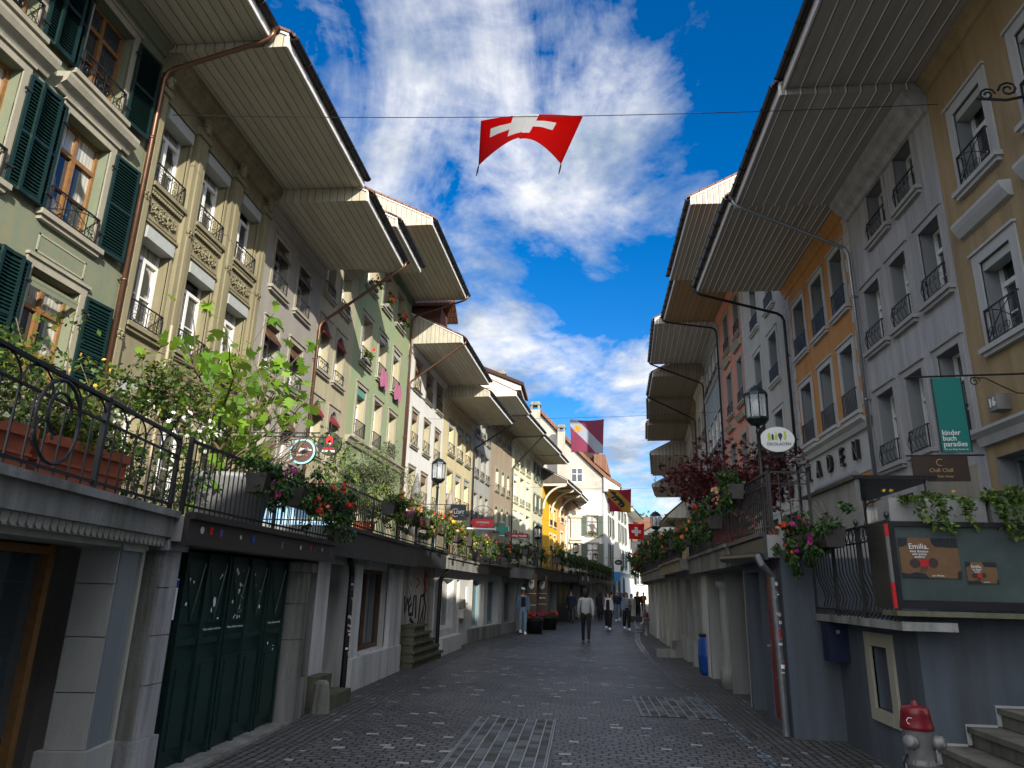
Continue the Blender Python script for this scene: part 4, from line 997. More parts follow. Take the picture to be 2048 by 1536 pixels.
railing('crossed black railing above the grey shop behind the man in denim', (-2.9,28.8), (-2.2,33.4), 2.75, .75, .14, 'cross')
railing('dark railing above the shop behind the parking signs', (-2.2,33.5), (-1.15,41.4), 2.75, .7, .16)
railing('far dark railing above the shop with the lit strips', (-1.1,41.5), (-.2,46.1), 2.75, .7, .18)
railing('far dark railing above the fascia with big letters', (-.2,46.2), (.6,52.9), 2.95, .7, .2)
railing('farthest dark railing on the left terrace, hung with flowers', (.6,53), (3.3,73), 3.05, .7, .3)
railing('bellied black balcony railing beside the glass display case', (3.03,9.9), (3.03,7.42), 1.5, .95, .105, 'cross', .8, belly=-1)
railing('black railing of the raised terrace behind the near right lamp post', (2.55,9.95), (2.5,12.3), 2.55, .80, .11, 'cross')
railing('black railing returning toward the shops beside the lamp post', (2.56,9.93), (3.08,9.93), 2.55, .80, .12, 'cross')
railing('black bar railing above the round stone column', (2.46,12.4), (2.52,17.3), 2.53, .68, .11)
railing('black bar railing above the copper edged slab', (2.35,17.5), (2.4,22.3), 2.53, .68, .12)
railing('dark railing above the two dark doorways on the right', (2.55,22.5), (2.62,28), 2.53, .68, .13)
railing('dark railing above the far hydrant on the right', (2.62,28.1), (2.75,34), 2.53, .68, .14)
railing('distant dark railing on the right terrace behind the far lamp', (2.75,34.1), (5.2,53), 2.53, .7, .25)
# ------------------------------------------------------------------ foliage
G1 = leafm('fig_leaf', [(0,(.05,.13,.012)),(.5,(.10,.22,.018)),(1,(.19,.33,.025))], .4)
G2 = leafm('dark_leaf', [(0,(.012,.035,.010)),(.6,(.03,.075,.016)),(1,(.08,.14,.025))], .2)
G3 = leafm('mixed_leaf', [(0,(.02,.045,.010)),(.5,(.06,.115,.018)),(.85,(.13,.19,.028)),(1,(.26,.17,.05))], .3)
G4 = leafm('olive_leaf', [(0,(.035,.055,.02)),(.5,(.09,.12,.05)),(1,(.22,.25,.14))], .2)
G5 = leafm('maple_leaf', [(0,(.035,.006,.008)),(.6,(.075,.012,.014)),(1,(.14,.02,.02))], .25)
G6 = leafm('ivy_leaf', [(0,(.03,.07,.015)),(.5,(.07,.13,.02)),(1,(.16,.22,.04))], .3)
B_RED = leafm('red_petals', [(0,(.45,.01,.01)),(1,(.75,.05,.03))], .2)
B_ORG = leafm('orange_petals', [(0,(.70,.12,.03)),(1,(.80,.30,.10))], .2)
B_MAG = leafm('magenta_petals', [(0,(.22,.008,.10)),(1,(.40,.02,.22))], .1)
B_PEA = leafm('peach_petals', [(0,(.65,.30,.16)),(1,(.80,.50,.32))], .2)
B_WHT = leafm('white_petals', [(0,(.75,.75,.70)),(1,(.8,.8,.78))], .2)
B_YEL = leafm('yellow_petals', [(0,(.7,.42,.03)),(1,(.8,.6,.1))], .2)
TWIG = paint('twig_bark', (.12,.09,.06), .8)
def rv(rn): 
    z = rn.uniform(-1,1); a = rn.uniform(0,2*pi); r = sqrt(1-z*z); return Vector((r*cos(a), r*sin(a), z))
def leaf(mb, m, p, size, rn, ratio=.5, up=.3, shape=None):
    d = (rv(rn)+Vector((0,0,-up))).normalized(); n = (rv(rn)+Vector((0,0,1.2))).normalized(); s = d.cross(n)
    if s.length < .1: return
    s.normalize(); n = s.cross(d); p = Vector(p)
    if shape is None: mb.poly(m, [p, p+d*size*.45+s*size*ratio*.5, p+d*size, p+d*size*.45-s*size*ratio*.5])
    else:
        c = p+d*size*.35; k = len(shape)
        pts = [c+d*size*u+s*size*v+n*size*(.12*abs(v)*-1) for u, v in shape]
        mb.poly(m, pts)
FIG = [(-.35,0),(-.28,.18),(-.05,.48),(.05,.25),(.22,.50),(.28,.16),(.65,.0),(.28,-.16),(.22,-.50),(.05,-.25),(-.05,-.48),(-.28,-.18)]
MPL = [(-.3,0),(-.1,.12),(.0,.55),(.12,.14),(.45,.38),(.25,.08),(.75,0),(.25,-.08),(.45,-.38),(.12,-.14),(0,-.55),(-.1,-.12)]
IVY = [(-.2,0),(-.25,.3),(.05,.22),(.15,.42),(.3,.15),(.7,0),(.3,-.15),(.15,-.42),(.05,-.22),(-.25,-.3)]
def cloud(mb, m, c, rad, n, size, rn, ratio=.5, shape=None, up=.3, clumps=0):
    cs = [Vector((c[0]+rn.gauss(0,.5)*rad[0], c[1]+rn.gauss(0,.5)*rad[1], c[2]+rn.gauss(0,.5)*rad[2])) for _ in range(clumps)]
    for i in range(n):
        if cs:
            q = rn.choice(cs); v = rv(rn)*(rn.random()**.5)*.33; p = (q.x+v.x*rad[0], q.y+v.y*rad[1], q.z+v.z*rad[2])
        else:
            v = rv(rn)*(rn.random()**.4); p = (c[0]+v.x*rad[0], c[1]+v.y*rad[1], c[2]+v.z*rad[2])
        leaf(mb, m, p, size*rn.uniform(.6,1.25), rn, ratio, up, shape)
def blossom(mb, m, p, r, rn):
    p = Vector(p); d = rv(rn); d.z = abs(d.z)*.5; a = d.cross(Vector((0,0,1))).normalized(); b = a.cross(d).normalized()
    for ring, (rr, k) in enumerate(((1,6),(.6,5))):
        for i in range(k):
            t = 2*pi*i/k+ring*.5; e = a*cos(t)+b*sin(t); f = a*cos(t+.5)+b*sin(t+.5); g_ = a*cos(t-.5)+b*sin(t-.5)
            mb.poly(m, [p, p+f*r*rr*.6+d*r*.2, p+e*r*rr+d*r*(.15+.3*ring), p+g_*r*rr*.6+d*r*.2])
BOXES = {}
def flower_box(label, x, y, z, rz, flowers, var=0, s=1.0, lm=None, group='flower boxes hung along the terrace railings', dens=1.0, size=.07, bl=.038, big=False):
    """trough hung outside the railing; local y = outward"""
    lm = lm or G2; key = (tuple(m.name for m in flowers), var, lm.name, dens)
    if key not in BOXES:
        rn = random.Random(var*17+len(flowers)); d = {}
        mb = MB(); mb.prism(DKB, [(-.10,-.18),(.10,-.18),(.13,.03),(.14,.05),(-.14,.05),(-.13,.03)], 'x', -.42, .42); d['planter'] = mb.mesh('planter')
        mb = MB(); cloud(mb, lm, (0,.03,.12), (.52,.24,.20), int(800*dens), size, rn, .55, None, .5, 14)
        cloud(mb, lm, (0,.14,-.10), (.48,.14,.26), int(560*dens), size, rn, .55, None, 1.2, 12)
        for i in range(14):
            a = rn.uniform(-.45,.45); mb.tube(TWIG, [(a,0,.05),(a*1.1,.08,.25),(a*1.25,.14,.3+rn.random()*.1)], .003, 3, False)
        d['foliage'] = mb.mesh('foliage')
        mb = MB()
        for k, m in enumerate(flowers):
            for c in range(2):
                cx = rn.uniform(-.45,.45); cz = rn.uniform(-.22,.22)
                for i in range(3): blossom(mb, m, (cx+rn.gauss(0,.05), .20+rn.uniform(-.02,.1)-abs(cz)*.1, cz+rn.gauss(0,.06)), bl*rn.uniform(.7,1.3), rn)
        d['blossoms'] = mb.mesh('blossoms'); BOXES[key] = d
    t = thing('flower_box', label, 'flower box', T(x,y,z,rz,s=s), group)
    for k, me in BOXES[key].items(): link(k, me, t)
    return t
WL, WR = radians(-90), radians(90)   # outward = +X / -X
fb = flower_box
fb('flower box with magenta and peach blooms at the near end above the green gate', -3.50, 7.6, 2.80, WL, [B_MAG, B_ORG], 1, .9)
fb('flower box thick with scarlet begonias over the middle of the gate railing', -3.48, 8.6, 2.78, WL, [B_RED, B_RED, B_ORG], 2, .95)
fb('flower box of red begonias over the far end of the gate railing', -3.48, 9.5, 2.76, WL, [B_RED, B_RED], 3, .95)
fb('bushy flower box below the two round signs', -3.50, 10.05, 2.78, WL, [B_RED, B_MAG], 4, .65)
fb('flower box with orange begonias under the olive tree', -3.44, 12.7, 3.10, WL, [B_ORG, B_ORG, B_MAG], 5, 1.0, G3)
fb('flower box trailing purple and orange left of the tall lamp', -3.44, 14.2, 3.10, WL, [B_MAG, B_ORG, B_PEA], 6, 1.0, G3)
fb('flower box with mixed pink blooms above the graffiti', -3.44, 15.7, 3.12, WL, [B_PEA, B_MAG, B_RED], 7, 1.0, G3)
fb('flower box spilling yellow and peach blooms at the lamp foot', -3.40, 17.2, 3.12, WL, [B_YEL, B_PEA, B_ORG], 8, 1.05, G3)
fb('leafy flower box above the downpipe elbow on the white shop', -3.36, 18.9, 3.05, WL, [B_ORG, B_MAG], 9, 1.0, G3)
fb('small leafy flower box under the closed grey parasol', -3.25, 20.6, 3.05, WL, [B_PEA], 10, 1.0, G3)
fb('flower box in front of the orange parasol cloth', -3.20, 22.4, 3.05, WL, [B_YEL, B_ORG], 11, 1.0, G3)
fb('dark flower box with red dots below the square dark sign', -3.10, 24.4, 3.05, WL, [B_RED, B_MAG], 12, 1.1)
fb('dark flower box with orange dots below the red oval sign', -2.90, 26.2, 3.05, WL, [B_RED, B_ORG], 13, 1.1)
fb('dark flower box above the steel blue windows', -2.68, 28.0, 3.05, WL, [B_RED], 14, 1.1)
fb('dark flower box under the green pharmacy cross', -2.4, 30.4, 3.3, WL, [B_MAG], 15, 1.1)
fb('dark flower box under the crimson sign board', -2.0, 33.4, 3.35, WL, [B_RED], 16, 1.1)
for i, (x, y) in enumerate(((-1.3,38.5),(-.9,41.8),(-.55,43.6),(-.2,45.6),(.2,48.5),(.5,51.5),(.9,54.5),(1.3,57.5),(1.7,60.5),(2.1,63.5))):
    fb('dark trailing flower box hung on the far left terrace, past the vivid yellow house', x, y, 3.35, WL, [B_RED], 14, 1.5, group='dark flower boxes far along the left terrace')
fb('flower box with magenta phlox beside the glass display case', 2.83, 8.75, 2.42, WR, [B_MAG, B_MAG], 20, .95)
fb('flower box with drooping orange begonias at the balcony end', 2.80, 9.55, 2.40, WR, [B_ORG, B_ORG, B_RED], 21, .95)
fb('flower box of peach begonias just left of the near right lamp post', 2.38, 11.6, 3.32, WR, [B_PEA, B_PEA], 22, 1.0)
fb('flower box with vermilion blooms below the peach begonias', 2.30, 13.0, 2.98, WR, [B_RED], 23, 1.0)
fb('deep green flower box below the maple trunk', 2.30, 14.6, 2.92, WR, [B_ORG], 24, 1.0)
fb('dark flower box with red dots above the blue barrel', 2.30, 16.4, 2.92, WR, [B_RED], 25, 1.0)
fb('flower box over the copper edged slab with orange dots', 2.20, 18.6, 2.95, WR, [B_ORG], 26, 1.05)
fb('flower box with magenta blooms on the far half of the copper edged slab', 2.22, 20.6, 2.98, WR, [B_MAG], 27, 1.1)
fb('flower box with yellow orange blooms left of the maple', 2.35, 23.2, 3.02, WR, [B_ORG], 28, 1.1)
fb('dark flower box just right of the far lamp post', 2.45, 26.2, 3.12, WR, [B_RED], 29, 1.2)
fb('dark flower box behind the far right lamp post', 2.5, 29.4, 3.1, WR, [B_RED, B_ORG], 30, 1.2)
for i, (x, y) in enumerate(((2.6,32.4),(2.75,35.2),(3.1,38.4),(3.5,41.5),(4.0,44.8))):
    fb('dark red dotted flower box hung on the distant right terrace', x, y, 3.1, WR, [B_RED], 29, 1.5, group='dark flower boxes far along the right terrace')
# geraniums on house windows
for i, (s, z, lab) in enumerate(((1.4,13.35,'geranium pot at the left top window of the light green house'),(3.5,13.35,'red geranium pot at the middle top window of the light green house'),(5.6,13.35,'red geranium pot at the right top window of the light green house'),(1.35,10.15,'leafy plant pot at the left middle window of the light green house'))):
    M, L, sx = frame('L', LP[4], LP[5]); p = M @ Vector((sx(s), .12, z)); rn = random.Random(i)
    t_ = thing('window_plant', lab, 'potted plant', T(p.x,p.y,p.z,WL)); q = MB(); q.box(M_STONE_D, -.35, .35, -.1, .1, 0, .14); q.build('planter', t_)
    q = MB(); cloud(q, G3, (0,.05,.35), (.38,.2,.3), 420, .09, rn, .6, None, .2, 8); q.build('foliage', t_)
    q = MB(); [blossom(q, B_RED, (rn.uniform(-.35,.35), .15, rn.uniform(.3,.7)), .09, rn) for _ in range(9 if i != 3 else 1)]; q.build('blossoms', t_)
# ---- fig tree
def limb(mb, m, p, d, l, r, rn, depth, tips, spread=.7, n=3, up=.25):
    pts = [Vector(p)]; dd = Vector(d).normalized()
    for i in range(4):
        dd = (dd+rv(rn)*.16+Vector((0,0,up*.15))).normalized(); pts.append(pts[-1]+dd*l/4)
    mb.tube(m, pts, [r*(1-.12*i) for i in range(5)], 6 if r > .015 else 4, False)
    tips.append((pts[-1], dd)); 
    if depth > 1: tips.append((pts[2], dd))
    if depth <= 0: return
    for i in range(n):
        limb(mb, m, pts[-1] if i else pts[2], dd+rv(rn)*spread+Vector((0,0,up)), l*rn.uniform(.6,.85), r*.6, rn, depth-1, tips, spread, n, up)
rn = random.Random(42)
t_ = thing('fig_tree', 'fig tree with big bright lobed leaves on the left terrace', 'tree', T(-4.55,8.15,2.3))
q = MB(); tips = []
for i, d in enumerate(((.25,.55,.7),(.15,-.35,.9),(.35,.9,.35),(-.1,.2,1),(.1,.75,.8),(.3,-.6,.6),(.4,1.2,.45))): limb(q, TWIG, (0,0,.35), d, .75, .026, rn, 2, tips, .75, 3, .2)
for d in ((.0,1.0,.85),(-.05,1.0,1.0),(-.1,.55,1),(.1,-.5,.6)): limb(q, TWIG, (0,.1,.5), d, 1.15, .028, rn, 2, tips, .8, 3, .12)
q.tube(TWIG, [(0,0,0),(.02,0,.36),(0,.1,.5)], [.06,.05,.045], 8); q.build('trunk', t_)
q = MB()
for p, d in tips:
    for k in range(rn.choice((4,5,6))):
        w_ = p+rv(rn)*.17
        wy = 8.15+w_.y
        if (w_.z+.6)/wy < .235 and (w_.x-4.55)/wy > -.475: continue
        leaf(q, G1, w_, rn.uniform(.12,.22), rn, shape=FIG, up=.35)
cloud(q, G1, (.1,.2,.45), (.3,1.0,.3), 70, .14, rn, shape=FIG)
q.build('crown', t_)
# ---- rose and shrub tangle
t_ = thing('rose_bush', 'tangled rose and shrub hedge behind the arched railing, with dry vines and white blooms', 'shrub', T(-4.15,5.2,2.3))
q = MB(); rn = random.Random(9)
for i in range(60):
    y = rn.uniform(-1.5,1.9); h = rn.uniform(.5,1.25); a = rn.uniform(-.35,.35); q.tube(TWIG, [(rn.uniform(-.2,.3),y,.1),(rn.uniform(-.2,.3),y+a*.4,h*.6),(rn.uniform(-.2,.4),y+a,h)], .005, 3, False)
for i in range(55):
    t0 = rn.uniform(0,2*pi); rr = rn.uniform(.33,.48); q.tube(TWIG, [(.1+rn.uniform(-.15,.15), 1.25+rr*1.25*cos(t0+t*.4), 1.22+.22*rr*2*sin(t0+t*.4)+rn.uniform(-.04,.04)) for t in range(5)], .007, 3, False)
q.build('stems', t_)
q = MB(); cloud(q, G3, (0,-.3,.85), (.35,1.3,.42), 2600, .055, rn, .6, None, .2, 46); cloud(q, G3, (.05,1.0,1.05), (.3,.8,.28), 1500, .055, rn, .6, None, .2, 26); cloud(q, G2, (0,.2,.45), (.3,1.9,.35), 1900, .06, rn, .6, None, .2, 30)
q.build('crown', t_)
q = MB(); [blossom(q, B_WHT, (.25+rn.uniform(-.1,.2), rn.uniform(.5,1.8), rn.uniform(.72,1.0)), .026, rn) for _ in range(46)]; [blossom(q, B_YEL, (.2, rn.uniform(-.6,.2), rn.uniform(.9,1.15)), .02, rn) for _ in range(6)]
q.build('blossoms', t_)
t_ = thing('support_pole', 'pale bamboo pole leaning up out of the shrub hedge', 'pole', T(0,0,0)); q = MB(); q.tube(paint('bamboo', (.30,.24,.16), .6), [(-4.0,6.1,2.3),(-4.25,6.45,4.25)], .018, 6); q.build('pole', t_)
# ---- herbs in terracotta trough
TERR = paint('terracotta', (.34,.095,.045), .65, var=.25, sc=4)
for y_, lab in ((4.90,'terracotta trough of green herbs, farther of the two behind the arched railing'),(3.88,'terracotta trough of green herbs at the left edge of the view')):
    t_ = thing('terracotta_trough', lab, 'planter', T(-3.87,y_,2.30,radians(-90)))
    q = MB(); q.prism(TERR, [(-.13,0),(.13,0),(.16,.30),(.19,.30),(.19,.37),(-.19,.37),(-.19,.30),(-.16,.30)], 'x', -.46, .46); q.prism(TERR, [(-.19,.18),(.165,.18),(.165,.2),(-.19,.2)], 'x', -.47, .47); q.build('trough', t_)
    q = MB(); cloud(q, G3, (0,0,.50), (.5,.26,.2), 1500, .045, random.Random(4), .6, None, .1, 26); q.build('herbs', t_)
t_ = thing('grey_tub', 'big round grey planter tub behind the gate railing', 'planter', T(-4.35,8.3,2.27)); q = MB(); q.lathe(M_GREY, [(.42,0),(.5,.6),(.53,.62),(.53,.68),(.47,.68),(.45,.5),(.001,.5)], (0,0,0), 24); q.build('tub', t_, True)
# ---- olive
t_ = thing('olive_tree', 'rounded grey green olive tree in a pot above the white shopfront', 'tree', T(-4.35,13.9,2.55)); rn = random.Random(77)
q = MB(); q.lathe(TERR, [(.16,0),(.22,.35),(.25,.38),(.2,.38),(.001,.3)], (0,0,0), 14); q.build('pot', t_)
q = MB(); tips = []; [limb(q, TWIG, (0,0,.7), (cos(a), sin(a), .9), .38, .018, rn, 2, tips, .9, 3, .1) for a in (0,1.3,2.6,3.9,5.1)]; q.tube(TWIG, [(0,0,.3),(.02,.02,.72)], .03, 6); q.build('trunk', t_)
q = MB(); cloud(q, G4, (0,0,1.35), (.62,.72,.52), 9500, .062, rn, .26, None, -.3, 60); cloud(q, G3, (.3,-.3,.65), (.45,.9,.35), 1500, .06, rn, .6, None, .2, 24); q.build('crown', t_)
t_ = thing('climbing_plant', 'wispy climbing plant with pale leaves reaching past the black round sign', 'plant', T(-4.2,11.6,2.55)); rn = random.Random(31)
q = MB(); tips = []
for i in range(9): limb(q, TWIG, (rn.uniform(-.2,.2),rn.uniform(-.5,.5),.2), (rn.uniform(-.2,.3),rn.uniform(-.3,.6),1), .8, .007, rn, 1, tips, .5, 2, .3)
q.build('stems', t_); q = MB(); [leaf(q, G6, p+rv(rn)*.12, .11, rn, .6) for p, d in tips for _ in range(7)]; cloud(q, G1, (.1,-.3,.5), (.35,.8,.35), 380, .10, rn, .6, None, .2, 12); q.build('crown', t_)
# ---- maple
t_ = thing('maple_tree', 'dark red lace leaf maple standing on the right terrace', 'tree', T(3.45,16.2,2.7,s=1.05)); rn = random.Random(61)
q = MB(); tips = []
for a in range(9): limb(q, TWIG, (0,0,.4), (cos(a*.75)*.75, sin(a*.75)*.95, .85), .85, .022, rn, 2, tips, .8, 3, .12)
q.tube(TWIG, [(0,0,0),(.02,0,.42)], [.06,.045], 8); q.build('trunk', t_)
q = MB()
for p, d in tips:
    for k in range(26): leaf(q, G5, p+rv(rn)*.28, .14, rn, shape=MPL, up=-.1)
q.build('crown', t_)
# ---- ivy on display case
t_ = thing('stone_planter', 'long concrete trough overflowing with ivy on top of the display case', 'planter', T(0,0,0)); q = MB(); q.box(M_CONC, 3.12, 4.05, 7.55, 7.85, 2.44, 2.70); q.box(M_CONC, 4.1, 6.2, 7.55, 7.85, 2.44, 2.68); q.build('trough', t_)
q = MB(); rn = random.Random(12)
for (cx, w, n) in ((3.5,.34,900),(4.22,.28,700)):
    cloud(q, G6, (cx,7.6,2.70), (w,.16,.09), int(n*.7), .06, rn, shape=IVY, clumps=10)
    for k in range(18):
        x = cx+rn.uniform(-w*.7,w*1.1); z = 2.7; l = rn.uniform(.1,.42)
        for j in range(int(l*85)): leaf(q, G6, (x+.30*j/85+rn.gauss(0,.025), 7.38+rn.gauss(0,.02), z-j/85), .055, rn, shape=IVY, up=.8)
q.build('ivy', t_); q = MB(); [blossom(q, B_YEL, (rn.choice((3.15,3.8,4.4))+rn.gauss(0,.05), 7.6, 2.78), .02, rn) for _ in range(14)]; q.build('blossoms', t_)
# ---- flower tubs on the street
for i, (x, y, lab) in enumerate(((-1.96,30.3,'round dark flower tub just right of the man in denim'),(-1.5,33.6,'round dark flower tub with pink blooms, farther of the two by the parking signs'))):
    t_ = thing('flower_tub', lab, 'flower tub', T(x,y,0)); q = MB(); q.lathe(M_BLACK, [(.30,0),(.36,.5),(.38,.52),(.34,.52),(.001,.46)], (0,0,0), 16); q.build('tub', t_, True)
    rn = random.Random(i); q = MB(); cloud(q, G2, (0,0,.6), (.4,.4,.18), 500, .08, rn, .6); q.build('foliage', t_); q = MB(); [blossom(q, rn.choice((B_MAG,B_RED)), (rn.uniform(-.38,.38), rn.uniform(-.38,.2), rn.uniform(.6,.8)), .06, rn) for _ in range(34)]; q.build('blossoms', t_)
t_ = thing('yellow_shrub', 'small yellow leaved shrub in front of the vivid yellow house', 'shrub', T(-1.5,42,2.8)); q = MB(); q.tube(TWIG, [(0,0,0),(0,0,.8)], .03, 5); q.build('stem', t_); q = MB(); cloud(q, leafm('yellow_leaf', [(0,(.3,.2,.02)),(1,(.65,.45,.03))], .3), (0,0,1.1), (.7,.7,.8), 900, .12, random.Random(3), .6, None, .2, 16); q.build('crown', t_)
# ------------------------------------------------------------------ street lamps
def lamp(label, x, y, zt, zb, s=1.0, tx=0):
    t = thing('street_lamp', label, 'street lamp', T(x,y,zb,s=1)); LG = paint('dark_green_lamp_paint', (.009,.015,.015), .35)
    h = zt-zb; hd = .62*s; z0 = h-hd
    q = MB(); q.lathe(LG, [(.05,0),(.05,.15),(.035,.2),(.035,z0*.45),(.045,z0*.46),(.045,z0*.5),(.03,z0*.52),(.03,z0-.12),(.045,z0-.1),(.03,z0-.06),(.03,z0)], (0,0,0), 10); q.build('post', t, True)
    q = MB(); r = .165*s; q.lathe(LG, [(.05,z0),(r*.7,z0+.02),(r*1.05,z0+.09*s),(r*1.05,z0+.12*s),(.001,z0+.12*s)], (0,0,0), 8); hh = z0+.12*s; q.lathe(LG, [(r*1.12,hh+.36*s),(r*1.12,hh+.39*s),(r*.5,hh+.49*s),(.03,hh+.5*s),(.02,hh+.53*s),(.001,hh+.53*s)], (0,0,0), 8)
    for k in range(8):
        a = 2*pi*k/8; q.tube(LG, [(r*cos(a),r*sin(a),hh),(r*1.05*cos(a),r*1.05*sin(a),hh+.37*s)], .009*s, 4)
    o = q.build('lantern', t)
    gm = bpy.data.materials.get('lamp_glass')
    if not gm:
        gm, nt, N_, L_, b = _new('lamp_glass'); pset(b, 'Base Color', (.55,.6,.65,1)); pset(b, 'Roughness', .08); pset(b, 'Alpha', .35)
    q = MB(); q.lathe(gm, [(r*.96,hh+.004),(r*1.0,hh+.36*s)], (0,0,0), 8)
    q.f = q.f[:8]; q.mi = q.mi[:8]; q.build('pane', o)
    q = MB(); q.lathe(paint('frosted_bulb', (.6,.6,.58), .4), [(.001,hh+.05*s),(.05*s,hh+.06*s),(.055*s,hh+.24*s),(.02*s,hh+.3*s),(.001,hh+.3*s)], (0,0,0), 10); q.build('bulb', o, True)
lamp('tall dark green street lamp rising from the near right terrace', 2.70, 10.85, 4.84, 2.4, 1.0)
lamp('dark green street lamp beside the closed parasols on the left', -3.5, 16.8, 4.75, 2.5, .98)
lamp('small dark street lamp standing out against the sky on the right', 2.9, 28.6, 4.82, 2.5, 1.15)
lamp('street lamp in front of the vivid yellow house', -2.3, 37.0, 4.95, 2.7, 1.2)
lamp('street lamp before the white gabled house, left of two', -.42, 46.5, 4.7, 2.7, 1.1)
lamp('street lamp before the white gabled house, right of two', 1.0, 56.5, 4.6, 2.9, 1.1)
# ------------------------------------------------------------------ flags on wires
def wire(label, P, Q, sag, r=.008):
    t = thing('span_wire', label, 'wire', T(0,0,0)); q = MB(); P = Vector(P); Q = Vector(Q)
    q.tube(M_IRON, [P.lerp(Q, i/24)+Vector((0,0,-sag*4*(i/24)*(1-i/24))) for i in range(25)], r, 5); q.build('cable', t)
    return t
def flag(label, P, w, h, rz, colf, shape, n=48, fold=.0, cat='flag'):
    """cloth grid; colf(u,v) gives the dyed colour field, shape(u,v) gives the local offset"""
    t = thing('flag', label, cat, T(P[0],P[1],P[2],rz)); q = MB()
    for i in range(n):
        for j in range(n):
            m = colf((i+.5)/n, (j+.5)/n)
            q.poly(m, [shape(a/n, b/n) for a, b in ((i,j),(i,j+1),(i+1,j+1),(i+1,j))])
    me = q.mesh('cloth', True); bm = bmesh.new(); bm.from_mesh(me); bmesh.ops.remove_doubles(bm, verts=bm.verts, dist=1e-5); bm.to_mesh(me); bm.free()
    o = link('cloth', me, t); sm = o.modifiers.new('thickness', 'SOLIDIFY'); sm.thickness = .004
    return t
def cloth(name, c):
    if name in MATS: return MATS[name]
    m, nt, N_, L_, b = _new(name); pset(b, 'Base Color', tuple(c)+(1,)); pset(b, 'Roughness', .75)
    tr = N_.new('ShaderNodeBsdfTranslucent'); tr.inputs[0].default_value = tuple(c)+(1,); mx = N_.new('ShaderNodeMixShader'); mx.inputs[0].default_value = .55
    bump(N_, L_, b, noise(N_, L_, 9, 3, .5, coords(N_)), .3, .02)
    L_.new(b.outputs[0], mx.inputs[1]); L_.new(tr.outputs[0], mx.inputs[2]); L_.new(mx.outputs[0], N_['Material Output'].inputs['Surface']); MATS[name] = m; return m
F_R, F_W, F_Y, F_K, F_P = cloth('flag_red', (.70,.008,.012)), cloth('flag_white', (.78,.78,.78)), cloth('flag_gold', (.70,.42,.02)), cloth('flag_black', (.03,.03,.045)), cloth('flag_crimson', (.55,.02,.08))
def swiss(u, v): return F_W if (abs(u-.5) < .10 and abs(v-.5) < .31) or (abs(v-.5) < .10 and abs(u-.5) < .31) else F_R
# big flag: hung from its upper corners, blown towards the camera so its middle rises
wire('thin wire across the street carrying the big red flag', (-8.45,11.64,11.0), (6.95,12.3,11.0), .16)
def big(u, v):
    x = (-2.02+(-.30)*v)*(1-u)+(.04-.49*v)*u
    return (x+.0, 1.72*v+.06*sin(u*7)*v, -.02+.10*v+(.10+.60*v)*sin(pi*u)**.9*(1 if u < .5 else .95)+.015*sin(u*40)*v*(1-v))
BF = flag('large red flag with white cross billowing on the wire high over the street', (0,12,10.84), 2, 2, 0, lambda u, v: F_W if (abs(u-.45) < .125 and v < .72) or (abs(u-.45) < .345 and .22 < v < .46) else F_R, big, 66)
q = MB()
for u in (0, 1):
    p = Vector(big(u, 1)); q.tube(M_BLACK, [p, p+Vector((-.02,.03,-.1)), p+Vector((-.05,.05,-.22))], [.015,.02,.01], 5)
q.build('cord', BF)
wire('thin wire carrying the purple red and white star flag', (-8.15,35.6,10.3), (7.1,35.0,10.55), .14)
def star(u, v, cu, cv, r0, r1, k=7):
    a = atan2(v-cv, u-cu); d = hypot(u-cu, v-cv); f = abs(((a*k/(2*pi)+.25) % 1)-.5)*2
    return d < r1+(r0-r1)*f
F_W2 = cloth('flag_pale', (.50,.53,.62)); F_P = cloth('flag_muted_crimson', (.34,.06,.14))  # pale, muted colours stand in for sky light showing through the cloth
def thun(u, v):
    if star(u, v, .22, .27, .15, .055): return F_Y
    return F_W2 if abs(u-v) < .22 else F_P
def hang(w, h, skew=0.0, wav=.05): return lambda u, v: (u*w+skew*v*(1-2*u), wav*sin(u*8+v*3)*v, -h*v+.08*w*((2*u-1)**2)*(1-v)*.6+.03*sin(u*5)*v)
flag('crimson and white diagonal flag with a gold star hanging over the street', (-.61,35.2,10.12), 1.7, 1.65, 0, thun, hang(1.73,1.66,.07), 72)
wire('distant wire carrying the bear flag', (-6.9,50.2,8.9), (8.1,50.0,8.95), .2)
F_C = cloth('flag_dull_crimson', (.38,.02,.05)); F_Y2 = cloth('flag_dull_gold', (.50,.29,.03))
def bern(u, v):
    # diagonal gold band with a walking black bear
    d = u-v
    if abs(d) > .36: return F_C
    s = (u+v)/2; t = d   # along / across the band
    if abs(t) > .33: return F_Y2
    X = s*1.5-.15; Y = t*1.1
    if ((X-.55)/.36)**2+((Y-.03)/.13)**2 < 1: return F_K
    if ((X-.17)/.13)**2+((Y-.06)/.11)**2 < 1: return F_K
    if ((X-.05)/.07)**2+((Y-.0)/.05)**2 < 1: return F_K
    if ((X-.20)/.04)**2+((Y-.18)/.05)**2 < 1: return F_K
    for c, w in ((.30,.055),(.45,.05),(.72,.05),(.86,.06)):
        if abs(X-c-(Y+.1)*.25) < w and -.30 < Y < 0: return F_K
        if abs(X-c+.05) < w and -.31 < Y < -.25: return F_K
    return F_Y2
flag('red and gold flag with a walking black bear hanging over the street', (1.82,50,8.65), 1.65, 1.5, 0, bern, hang(1.62,1.55,.06), 60)
wire('farthest wire carrying the smaller red flag', (-3.5,60.2,7.45), (8.9,60,7.6), .2)
flag('smaller red flag with white cross hanging far down the street', (3.80,60,7.2), 1.3, 1.3, 0, swiss, hang(1.34,1.25,.06), 40)
flag('narrow white and red flag hanging beyond the smaller cross flag', (5.0,74,6.6), 1, 1.8, 0, lambda u, v: F_W if v < .55-.4*u+.1 else F_R, hang(1.0,1.9,.03), 20)
